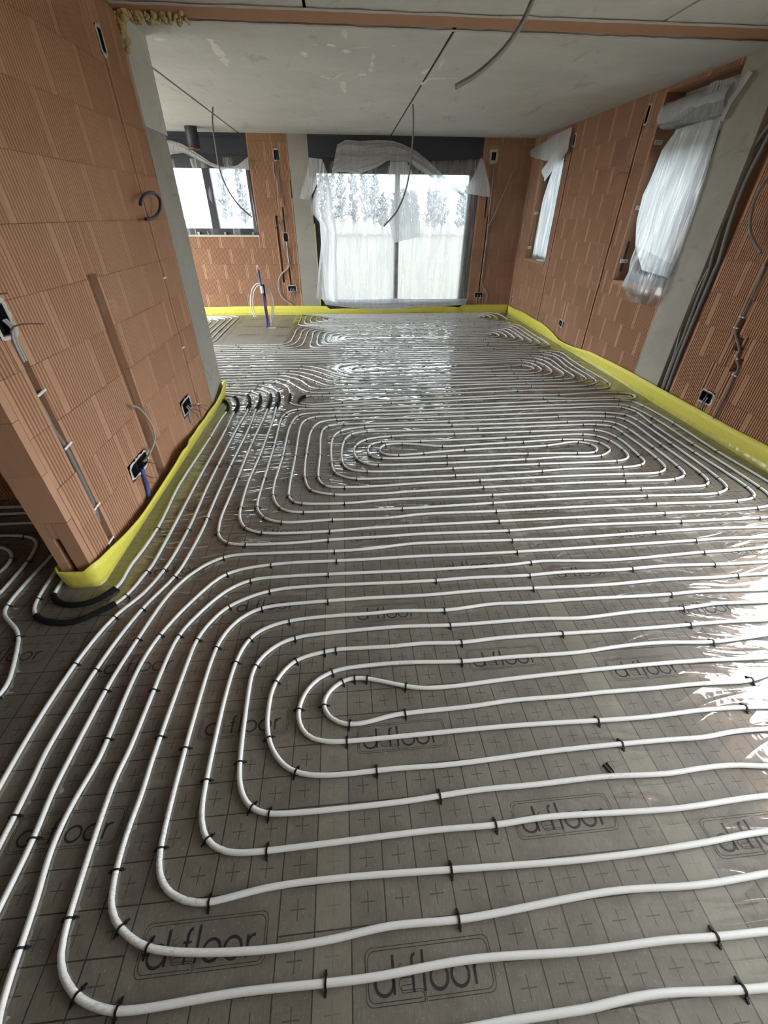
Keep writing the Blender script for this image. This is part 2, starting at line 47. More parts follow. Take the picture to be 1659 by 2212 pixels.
 'front':[(3.000,-0.400),(3.000,1.360),(3.012,1.620),(3.007,1.690),(2.995,1.738),(2.969,1.791),(2.937,1.829),(2.896,1.857),(2.849,1.872),(2.780,1.879),(2.620,1.877),(2.210,1.885),(2.060,1.883),(1.490,1.862),(1.250,1.857),(0.350,1.872),(0.260,1.866),(0.082,1.845),(-0.028,1.839),(-0.178,1.838),(-0.438,1.844),(-0.678,1.845),(-0.737,1.837),(-0.766,1.828),(-0.793,1.815),(-0.841,1.781),(-0.889,1.730),(-0.929,1.673),(-0.960,1.610),(-0.980,1.554),(-0.997,1.486),(-1.037,1.229),(-1.051,1.120),(-1.059,1.020),(-1.066,0.690),(-1.064,0.650),(-1.052,0.521),(-1.052,0.191),(-1.048,0.141),(-1.039,0.102),(-1.021,0.056),(-1.000,0.023),(-0.973,-0.007),(-0.941,-0.029),(-0.904,-0.043),(-0.865,-0.051),(-0.796,-0.060),(-0.736,-0.064),(-0.646,-0.064),(-0.406,-0.055),(-0.056,-0.051),(2.115,-0.031),(2.245,-0.030),(2.565,-0.038),(2.654,-0.032),(2.693,-0.023),(2.721,-0.014),(2.747,0.001),(2.761,0.014),(2.782,0.047),(2.798,0.094),(2.806,0.163),(2.807,0.243),(2.800,0.463),(2.800,1.143),(2.806,1.493),(2.802,1.543),(2.794,1.582),(2.785,1.610),(2.771,1.636),(2.751,1.657),(2.727,1.673),(2.699,1.684),(2.661,1.693),(2.611,1.697),(2.531,1.697),(2.221,1.680),(2.001,1.675),(1.662,1.655),(1.492,1.648),(1.342,1.650),(1.043,1.667),(0.983,1.664),(0.863,1.652),(0.803,1.649),(0.383,1.644),(-0.327,1.649),(-0.487,1.645),(-0.536,1.641),(-0.594,1.626),(-0.647,1.598),(-0.693,1.560),(-0.737,1.506),(-0.799,1.403),(-0.833,1.331),(-0.851,1.264),(-0.859,1.174),(-0.864,0.794),(-0.872,0.675),(-0.843,0.326),(-0.837,0.297),(-0.828,0.269),(-0.819,0.252),(-0.801,0.229),(-0.762,0.198),(-0.736,0.184),(-0.698,0.170),(-0.650,0.159),(-0.600,0.156),(-0.350,0.165),(-0.030,0.164),(0.249,0.176),(0.559,0.168),(0.799,0.170),(0.949,0.166),(2.010,0.167),(2.340,0.159),(2.439,0.164),(2.479,0.170),(2.517,0.182),(2.542,0.196),(2.564,0.215),(2.580,0.240),(2.591,0.267),(2.600,0.306),(2.606,0.355),(2.606,0.435),(2.600,0.675),(2.600,1.015),(2.607,1.235),(2.604,1.315),(2.593,1.374),(2.574,1.419),(2.548,1.448),(2.532,1.458),(2.505,1.470),(2.447,1.483),(2.387,1.485),(2.257,1.481),(2.077,1.480),(1.937,1.474),(1.637,1.477),(1.307,1.463),(0.627,1.470),(0.337,1.459),(0.007,1.460),(-0.402,1.446),(-0.462,1.438),(-0.500,1.427),(-0.536,1.410),(-0.575,1.380),(-0.602,1.350),(-0.627,1.308),(-0.645,1.261),(-0.656,1.213),(-0.661,1.163),(-0.664,1.083),(-0.661,0.743),(-0.645,0.474),(-0.631,0.427),(-0.609,0.395),(-0.578,0.371),(-0.533,0.352),(-0.503,0.346),(-0.464,0.344),(-0.295,0.363),(-0.095,0.368),(0.655,0.355),(1.015,0.365),(1.205,0.377),(1.325,0.380),(1.785,0.379),(2.085,0.371),(2.195,0.372),(2.244,0.376),(2.293,0.386),(2.330,0.400),(2.354,0.417),(2.373,0.439),(2.390,0.474),(2.400,0.513),(2.407,0.562),(2.415,0.692),(2.418,0.862),(2.413,1.022),(2.404,1.131),(2.391,1.190),(2.381,1.217),(2.370,1.234),(2.343,1.261),(2.326,1.271),(2.298,1.281),(2.259,1.290),(2.220,1.293),(2.070,1.290),(1.820,1.296),(1.760,1.293),(1.611,1.279),(1.371,1.276),(1.091,1.257),(1.011,1.258),(0.852,1.266),(0.452,1.260),(0.172,1.269),(-0.208,1.254),(-0.268,1.248),(-0.307,1.240),(-0.345,1.228),(-0.371,1.215),(-0.403,1.192),(-0.431,1.163),(-0.453,1.130),(-0.467,1.093),(-0.473,1.054),(-0.473,1.004),(-0.460,0.785),(-0.453,0.715),(-0.445,0.666),(-0.428,0.620),(-0.405,0.587),(-0.374,0.564),(-0.338,0.551),(-0.278,0.545),(0.102,0.549),(0.381,0.564),(0.561,0.565),(0.831,0.571),(1.051,0.564),(1.181,0.571),(1.261,0.573),(1.321,0.571),(1.440,0.559),(1.590,0.552),(1.790,0.548),(1.940,0.549),(2.050,0.557),(2.089,0.565),(2.126,0.578),(2.151,0.594),(2.170,0.615),(2.184,0.641),(2.197,0.679),(2.207,0.748),(2.210,0.847),(2.204,0.937),(2.193,0.996),(2.178,1.032),(2.154,1.063),(2.121,1.083),(2.073,1.098),(2.024,1.103),(1.964,1.102),(1.615,1.078),(1.395,1.090),(1.275,1.090),(1.165,1.085),(0.976,1.069),(0.896,1.067),(0.636,1.067),(0.446,1.062),(0.146,1.075),(-0.014,1.070),(-0.064,1.066),(-0.103,1.060),(-0.132,1.052),(-0.159,1.040),(-0.185,1.025),(-0.208,1.006),(-0.227,0.984),(-0.242,0.958),(-0.255,0.921),(-0.260,0.882),(-0.253,0.843),(-0.241,0.817),(-0.222,0.795),(-0.198,0.779),(-0.160,0.767),(-0.121,0.761),(-0.051,0.759),(0.559,0.769),(1.089,0.763),(1.299,0.772),(1.389,0.774),(1.499,0.772),(1.699,0.761),(1.849,0.758),(1.918,0.761),(1.957,0.768),(1.975,0.775),(1.991,0.785),(2.008,0.807),(2.013,0.825),(2.013,0.843),(2.008,0.861),(1.998,0.876),(1.984,0.888),(1.967,0.897),(1.919,0.907),(1.849,0.909),(1.769,0.906),(1.729,0.901),(1.641,0.883),(1.592,0.879),(1.392,0.882),(1.192,0.877),(0.972,0.876),(0.832,0.871),(0.592,0.869),(0.422,0.857),(0.142,0.847),(0.093,0.841),(-0.006,0.823),(-0.045,0.821),(-0.075,0.824),(-0.102,0.833),(-0.127,0.849),(-0.141,0.862),(-0.156,0.886),(-0.161,0.904),(-0.160,0.922),(-0.154,0.940),(-0.132,0.972),(-0.101,0.996),(-0.075,1.009),(-0.036,1.015),(-0.007,1.013),(0.032,1.005),(0.195,0.958),(0.245,0.950),(0.305,0.947),(0.395,0.949),(0.614,0.963),(1.244,0.986),(1.474,0.988),(1.784,0.981),(1.914,0.984),(1.953,0.982),(1.993,0.974),(2.020,0.964),(2.046,0.950),(2.066,0.929),(2.086,0.895),(2.096,0.857),(2.099,0.828),(2.093,0.789),(2.083,0.761),(2.068,0.736),(2.055,0.721),(2.032,0.704),(2.005,0.693),(1.966,0.683),(1.877,0.675),(1.767,0.675),(1.427,0.685),(1.267,0.673),(1.117,0.674),(0.717,0.669),(0.298,0.651),(0.098,0.652),(-0.112,0.648),(-0.202,0.655),(-0.250,0.668),(-0.292,0.692),(-0.327,0.728),(-0.357,0.779),(-0.374,0.836),(-0.380,0.895),(-0.379,0.965),(-0.374,0.995),(-0.366,1.023),(-0.353,1.050),(-0.331,1.083),(-0.303,1.111),(-0.278,1.126),(-0.251,1.137),(-0.212,1.147),(-0.153,1.158),(-0.103,1.163),(0.137,1.162),(0.267,1.167),(0.457,1.160),(0.646,1.171),(1.346,1.174),(1.736,1.183),(1.976,1.180),(2.116,1.183),(2.156,1.181),(2.185,1.175),(2.232,1.158),(2.262,1.134),(2.283,1.102),(2.298,1.054),(2.309,0.975),(2.314,0.865),(2.312,0.735),(2.305,0.636),(2.296,0.587),(2.283,0.549),(2.268,0.524),(2.247,0.504),(2.222,0.489),(2.185,0.476),(2.145,0.469),(2.096,0.465),(2.006,0.465),(1.776,0.472),(1.296,0.472),(1.016,0.461),(0.616,0.470),(0.536,0.469),(0.406,0.462),(0.206,0.463),(-0.354,0.450),(-0.404,0.452),(-0.443,0.458),(-0.471,0.468),(-0.488,0.477),(-0.517,0.503),(-0.528,0.519),(-0.540,0.546),(-0.551,0.595),(-0.558,0.694),(-0.563,0.954),(-0.559,1.074),(-0.549,1.154),(-0.537,1.202),(-0.521,1.238),(-0.499,1.270),(-0.469,1.296),(-0.434,1.315),(-0.387,1.332),(-0.329,1.344),(-0.259,1.352),(-0.109,1.358),(0.051,1.359),(0.171,1.365),(0.370,1.355),(0.430,1.354),(0.490,1.358),(0.619,1.372),(0.669,1.375),(0.849,1.372),(1.099,1.375),(1.569,1.373),(1.779,1.381),(2.139,1.370),(2.319,1.374),(2.359,1.370),(2.398,1.362),(2.425,1.351),(2.442,1.341),(2.470,1.315),(2.480,1.298),(2.491,1.271),(2.503,1.212),(2.508,1.102),(2.500,0.822),(2.507,0.562),(2.505,0.462),(2.499,0.413),(2.489,0.375),(2.477,0.348),(2.459,0.325),(2.436,0.307),(2.409,0.294),(2.371,0.284),(2.322,0.277),(2.232,0.275),(1.972,0.282),(1.272,0.284),(0.962,0.272),(0.692,0.278),(0.253,0.254),(0.043,0.255),(-0.127,0.241),(-0.257,0.236),(-0.367,0.238),(-0.466,0.244),(-0.556,0.254),(-0.604,0.264),(-0.632,0.274),(-0.668,0.292),(-0.693,0.308),(-0.716,0.327),(-0.734,0.350),(-0.743,0.367),(-0.756,0.415),(-0.766,0.514),(-0.764,0.644),(-0.768,0.764),(-0.763,1.164),(-0.760,1.234),(-0.748,1.293),(-0.727,1.349),(-0.693,1.410),(-0.675,1.434),(-0.654,1.455),(-0.605,1.489),(-0.534,1.524),(-0.467,1.546),(-0.388,1.559),(-0.309,1.563),(-0.149,1.565),(0.251,1.559),(0.411,1.560),(0.601,1.566),(0.901,1.562),(1.121,1.572),(1.431,1.568),(1.721,1.579),(2.071,1.570),(2.331,1.571),(2.501,1.576),(2.551,1.573),(2.599,1.563),(2.627,1.552),(2.651,1.536),(2.671,1.515),(2.685,1.489),(2.694,1.461),(2.702,1.422),(2.708,1.322),(2.700,1.012),(2.700,0.592),(2.708,0.332),(2.705,0.242),(2.693,0.173),(2.682,0.146),(2.673,0.129),(2.646,0.101),(2.630,0.090),(2.602,0.079),(2.534,0.066),(2.454,0.062),(2.174,0.070),(0.964,0.070),(0.694,0.081),(0.504,0.071),(0.334,0.068),(-0.145,0.049),(-0.435,0.042),(-0.625,0.041),(-0.765,0.051),(-0.813,0.062),(-0.841,0.073),(-0.857,0.084),(-0.893,0.118),(-0.917,0.161),(-0.932,0.218),(-0.956,0.377),(-0.979,0.494),(-0.983,0.564),(-0.979,0.634),(-0.964,0.733),(-0.960,0.772),(-0.966,1.042),(-0.964,1.132),(-0.955,1.212),(-0.938,1.290),(-0.912,1.365),(-0.881,1.439),(-0.826,1.546),(-0.786,1.615),(-0.756,1.655),(-0.727,1.682),(-0.693,1.702),(-0.657,1.717),(-0.608,1.730),(-0.539,1.741),(-0.450,1.751),(-0.370,1.755),(0.020,1.753),(0.360,1.759),(0.640,1.754),(0.890,1.755),(2.010,1.780),(2.230,1.787),(2.520,1.779),(2.680,1.782),(2.750,1.778),(2.789,1.770),(2.816,1.758),(2.840,1.741),(2.859,1.719),(2.879,1.685),(2.893,1.648),(2.903,1.610),(2.910,1.560),(2.911,1.470),(2.900,1.210),(2.900,-0.400)],
 'mid':[(-3.600,4.867),(-1.440,4.866),(-1.090,4.872),(-0.990,4.867),(-0.911,4.854),(-0.873,4.842),(-0.846,4.830),(-0.821,4.814),(-0.797,4.796),(-0.776,4.775),(-0.752,4.744),(-0.731,4.710),(-0.713,4.674),(-0.688,4.599),(-0.670,4.511),(-0.663,4.441),(-0.658,4.311),(-0.652,4.262),(-0.639,4.214),(-0.616,4.170),(-0.604,4.155),(-0.583,4.135),(-0.539,4.113),(-0.501,4.103),(-0.393,4.086),(-0.343,4.084),(-0.263,4.086),(0.406,4.130),(0.916,4.145),(1.344,4.180),(1.494,4.188),(1.614,4.190),(1.764,4.186),(1.944,4.176),(2.083,4.165),(2.282,4.143),(2.372,4.137),(2.472,4.136),(2.682,4.142),(2.762,4.140),(2.821,4.131),(2.922,4.091),(2.950,4.084),(2.969,4.083),(3.006,4.091),(3.023,4.099),(3.045,4.118),(3.066,4.149),(3.072,4.167),(3.073,4.185),(3.067,4.211),(3.058,4.225),(3.044,4.236),(3.018,4.247),(2.841,4.280),(2.782,4.287),(2.732,4.289),(2.612,4.284),(2.353,4.261),(2.263,4.256),(1.863,4.264),(1.723,4.265),(1.194,4.241),(0.684,4.234),(0.394,4.212),(-0.045,4.185),(-0.144,4.174),(-0.302,4.148),(-0.372,4.142),(-0.441,4.146),(-0.470,4.152),(-0.498,4.161),(-0.523,4.175),(-0.536,4.188),(-0.545,4.204),(-0.551,4.222),(-0.554,4.250),(-0.550,4.279),(-0.539,4.317),(-0.526,4.343),(-0.508,4.364),(-0.493,4.375),(-0.476,4.382),(-0.447,4.386),(-0.368,4.386),(0.392,4.365),(0.612,4.362),(0.792,4.363),(1.252,4.379),(1.752,4.403),(2.002,4.410),(2.452,4.415),(2.542,4.413),(2.671,4.406),(2.721,4.406),(2.781,4.411),(2.840,4.421),(2.888,4.434),(2.924,4.450),(2.940,4.461),(2.961,4.481),(2.978,4.505),(2.992,4.531),(3.011,4.587),(3.019,4.646),(3.018,4.756),(2.996,5.056),(2.992,5.195),(2.993,5.536),(3.007,5.765),(3.008,5.815),(3.005,5.855),(2.996,5.893),(2.982,5.918),(2.963,5.939),(2.939,5.956),(2.886,5.983),(2.830,6.005),(2.763,6.024),(2.704,6.035),(2.594,6.039),(2.334,6.031),(1.904,6.027),(-1.806,6.059),(-2.376,6.060),(-2.636,6.068),(-2.726,6.068),(-2.786,6.064),(-2.835,6.055),(-2.872,6.042),(-2.904,6.020),(-2.928,5.990),(-2.942,5.954),(-2.952,5.905),(-2.957,5.845),(-2.950,5.566),(-2.957,5.296),(-2.950,5.206),(-2.938,5.158),(-2.925,5.132),(-2.914,5.116),(-2.900,5.103),(-2.876,5.087),(-2.830,5.070),(-2.771,5.061),(-2.681,5.058),(-2.361,5.066),(-1.251,5.066),(-0.931,5.079),(-0.871,5.078),(-0.832,5.073),(-0.784,5.060),(-0.748,5.043),(-0.698,5.011),(-0.644,4.967),(-0.602,4.923),(-0.573,4.883),(-0.497,4.731),(-0.476,4.697),(-0.453,4.665),(-0.424,4.639),(-0.399,4.624),(-0.362,4.612),(-0.323,4.605),(-0.264,4.606),(-0.179,4.628),(-0.109,4.634),(0.021,4.631),(0.390,4.611),(0.740,4.606),(0.990,4.611),(1.379,4.636),(1.539,4.642),(2.429,4.634),(2.519,4.638),(2.589,4.644),(2.648,4.655),(2.705,4.674),(2.749,4.695),(2.789,4.724),(2.812,4.755),(2.824,4.792),(2.828,4.831),(2.828,4.881),(2.803,5.130),(2.798,5.239),(2.803,5.329),(2.830,5.578),(2.831,5.638),(2.828,5.687),(2.819,5.726),(2.808,5.753),(2.793,5.778),(2.774,5.801),(2.751,5.820),(2.717,5.840),(2.690,5.852),(2.652,5.864),(2.603,5.870),(2.533,5.871),(2.293,5.862),(2.063,5.848),(1.904,5.845),(-1.877,5.820),(-2.267,5.820),(-2.527,5.827),(-2.607,5.821),(-2.645,5.812),(-2.673,5.801),(-2.697,5.786),(-2.717,5.765),(-2.732,5.740),(-2.743,5.713),(-2.751,5.674),(-2.757,5.625),(-2.760,5.495),(-2.751,5.405),(-2.743,5.367),(-2.732,5.339),(-2.717,5.314),(-2.705,5.300),(-2.681,5.283),(-2.655,5.271),(-2.597,5.257),(-2.517,5.253),(-2.247,5.259),(-1.247,5.260),(-0.897,5.271),(-0.817,5.268),(-0.758,5.261),(-0.700,5.247),(-0.644,5.225),(-0.591,5.197),(-0.534,5.157),(-0.480,5.113),(-0.429,5.065),(-0.330,4.952),(-0.275,4.895),(-0.237,4.861),(-0.197,4.832),(-0.162,4.814),(-0.124,4.802),(-0.075,4.794),(-0.015,4.792),(1.205,4.812),(1.965,4.834),(2.065,4.833),(2.254,4.824),(2.334,4.823),(2.424,4.831),(2.511,4.852),(2.556,4.872),(2.580,4.889),(2.594,4.903),(2.615,4.935),(2.629,4.982),(2.634,5.022),(2.635,5.082),(2.625,5.271),(2.622,5.401),(2.618,5.451),(2.609,5.500),(2.597,5.538),(2.580,5.574),(2.559,5.608),(2.532,5.637),(2.509,5.654),(2.474,5.671),(2.445,5.679),(2.406,5.685),(2.316,5.689),(1.967,5.668),(-1.823,5.591),(-1.963,5.590),(-2.383,5.597),(-2.453,5.593),(-2.492,5.586),(-2.516,5.574),(-2.534,5.555),(-2.540,5.530),(-2.533,5.506),(-2.522,5.493),(-2.499,5.479),(-2.471,5.471),(-2.432,5.467),(-2.302,5.465),(-1.912,5.472),(-1.222,5.472),(-0.792,5.482),(-0.672,5.479),(-0.593,5.468),(-0.545,5.455),(-0.508,5.439),(-0.465,5.415),(-0.424,5.386),(-0.332,5.309),(-0.235,5.223),(-0.310,5.289),(-0.323,5.299),(-0.322,5.295),(-0.129,5.095),(-0.082,5.057),(-0.032,5.026),(0.033,5.000),(0.101,4.986),(0.191,4.980),(0.371,4.976),(0.501,4.978),(0.641,4.983),(1.089,5.018),(1.279,5.027),(1.399,5.027),(2.009,5.016),(2.169,5.008),(2.209,5.010),(2.248,5.015),(2.304,5.034),(2.339,5.053),(2.363,5.071),(2.397,5.106),(2.412,5.131),(2.418,5.150),(2.424,5.178),(2.425,5.218),(2.414,5.317),(2.398,5.385),(2.386,5.412),(2.369,5.436),(2.341,5.462),(2.297,5.483),(2.249,5.493),(2.189,5.495),(2.089,5.489),(1.801,5.460),(1.361,5.440),(0.952,5.410),(0.812,5.406),(0.552,5.405),(0.272,5.409),(0.212,5.406),(0.163,5.400),(0.105,5.386),(0.068,5.371),(0.038,5.347),(0.017,5.316),(0.012,5.297),(0.009,5.269),(0.012,5.250),(0.018,5.233),(0.028,5.218),(0.041,5.206),(0.057,5.198),(0.085,5.192),(0.124,5.193),(0.174,5.199),(0.319,5.234),(0.409,5.245),(0.538,5.249),(0.889,5.250),(1.318,5.270),(1.708,5.277),(1.878,5.288),(2.017,5.301),(2.086,5.312),(2.174,5.332),(2.203,5.335),(2.232,5.334),(2.251,5.329),(2.277,5.317),(2.293,5.306),(2.306,5.292),(2.323,5.268),(2.334,5.242),(2.337,5.223),(2.337,5.205),(2.331,5.187),(2.322,5.172),(2.310,5.158),(2.277,5.139),(2.239,5.132),(2.190,5.135),(2.052,5.158),(1.982,5.160),(1.732,5.144),(1.272,5.143),(0.943,5.133),(0.653,5.119),(0.304,5.090),(0.184,5.086),(0.084,5.094),(0.046,5.102),(0.008,5.116),(-0.027,5.134),(-0.059,5.157),(-0.080,5.178),(-0.104,5.209),(-0.133,5.262),(-0.149,5.298),(-0.159,5.335),(-0.159,5.364),(-0.149,5.402),(-0.129,5.435),(-0.101,5.460),(-0.066,5.476),(0.031,5.498),(0.091,5.507),(0.280,5.520),(0.830,5.533),(1.770,5.543),(1.870,5.549),(2.088,5.575),(2.188,5.582),(2.258,5.581),(2.317,5.570),(2.364,5.555),(2.409,5.534),(2.449,5.505),(2.476,5.476),(2.498,5.443),(2.517,5.398),(2.530,5.349),(2.537,5.300),(2.540,5.230),(2.535,5.160),(2.523,5.092),(2.508,5.045),(2.488,5.011),(2.460,4.983),(2.419,4.956),(2.374,4.936),(2.345,4.927),(2.306,4.920),(2.216,4.916),(2.097,4.920),(1.787,4.938),(1.567,4.939),(1.397,4.933),(0.868,4.899),(0.268,4.895),(0.158,4.898),(-0.001,4.911),(-0.080,4.925),(-0.135,4.946),(-0.169,4.967),(-0.199,4.993),(-0.361,5.170),(-0.418,5.225),(-0.464,5.264),(-0.522,5.303),(-0.575,5.331),(-0.631,5.351),(-0.680,5.362),(-0.730,5.367),(-0.789,5.369),(-1.049,5.359),(-1.909,5.360),(-2.349,5.351),(-2.459,5.354),(-2.538,5.366),(-2.583,5.385),(-2.606,5.402),(-2.618,5.417),(-2.629,5.433),(-2.640,5.461),(-2.647,5.489),(-2.651,5.519),(-2.650,5.548),(-2.646,5.578),(-2.638,5.606),(-2.626,5.633),(-2.601,5.662),(-2.586,5.674),(-2.560,5.687),(-2.532,5.696),(-2.493,5.703),(-2.393,5.709),(-2.263,5.709),(-1.963,5.701),(-1.843,5.701),(1.897,5.757),(2.057,5.762),(2.286,5.781),(2.376,5.786),(2.426,5.785),(2.476,5.780),(2.524,5.770),(2.562,5.756),(2.598,5.739),(2.623,5.723),(2.652,5.697),(2.670,5.674),(2.685,5.648),(2.698,5.611),(2.706,5.572),(2.712,5.522),(2.714,5.432),(2.700,5.163),(2.702,5.103),(2.714,4.953),(2.713,4.884),(2.705,4.846),(2.692,4.820),(2.673,4.799),(2.640,4.780),(2.602,4.769),(2.533,4.756),(2.474,4.748),(2.414,4.744),(1.474,4.712),(1.364,4.712),(1.185,4.718),(1.075,4.717),(0.495,4.686),(0.215,4.674),(0.066,4.670),(-0.075,4.670),(-0.154,4.675),(-0.213,4.686),(-0.258,4.705),(-0.290,4.728),(-0.318,4.755),(-0.520,4.991),(-0.596,5.070),(-0.643,5.107),(-0.685,5.134),(-0.731,5.154),(-0.769,5.165),(-0.818,5.170),(-0.938,5.171),(-1.418,5.162),(-2.318,5.162),(-2.608,5.155),(-2.698,5.161),(-2.737,5.168),(-2.765,5.178),(-2.798,5.197),(-2.824,5.226),(-2.843,5.271),(-2.855,5.329),(-2.864,5.449),(-2.865,5.599),(-2.859,5.728),(-2.847,5.817),(-2.835,5.855),(-2.821,5.881),(-2.802,5.902),(-2.778,5.918),(-2.751,5.930),(-2.713,5.940),(-2.624,5.947),(-2.294,5.940),(1.887,5.933),(2.067,5.936),(2.457,5.954),(2.657,5.960),(2.697,5.960),(2.736,5.955),(2.764,5.946),(2.800,5.929),(2.832,5.906),(2.852,5.885),(2.869,5.861),(2.882,5.834),(2.891,5.806),(2.898,5.767),(2.907,5.677),(2.909,5.597),(2.893,5.338),(2.891,5.228),(2.909,4.868),(2.910,4.768),(2.904,4.709),(2.894,4.671),(2.881,4.645),(2.856,4.614),(2.818,4.583),(2.774,4.559),(2.728,4.541),(2.670,4.527),(2.600,4.520),(2.500,4.519),(2.101,4.537),(1.751,4.540),(1.591,4.532),(1.223,4.495),(1.063,4.485),(0.403,4.477),(-0.167,4.481),(-0.367,4.477),(-0.406,4.483),(-0.434,4.491),(-0.461,4.505),(-0.492,4.528),(-0.519,4.557),(-0.549,4.597),(-0.689,4.816),(-0.724,4.865),(-0.749,4.896),(-0.785,4.930),(-0.818,4.952),(-0.863,4.973),(-0.901,4.981),(-0.941,4.984),(-0.991,4.983),(-1.270,4.957),(-1.460,4.951),(-2.000,4.954),(-3.600,4.954)],
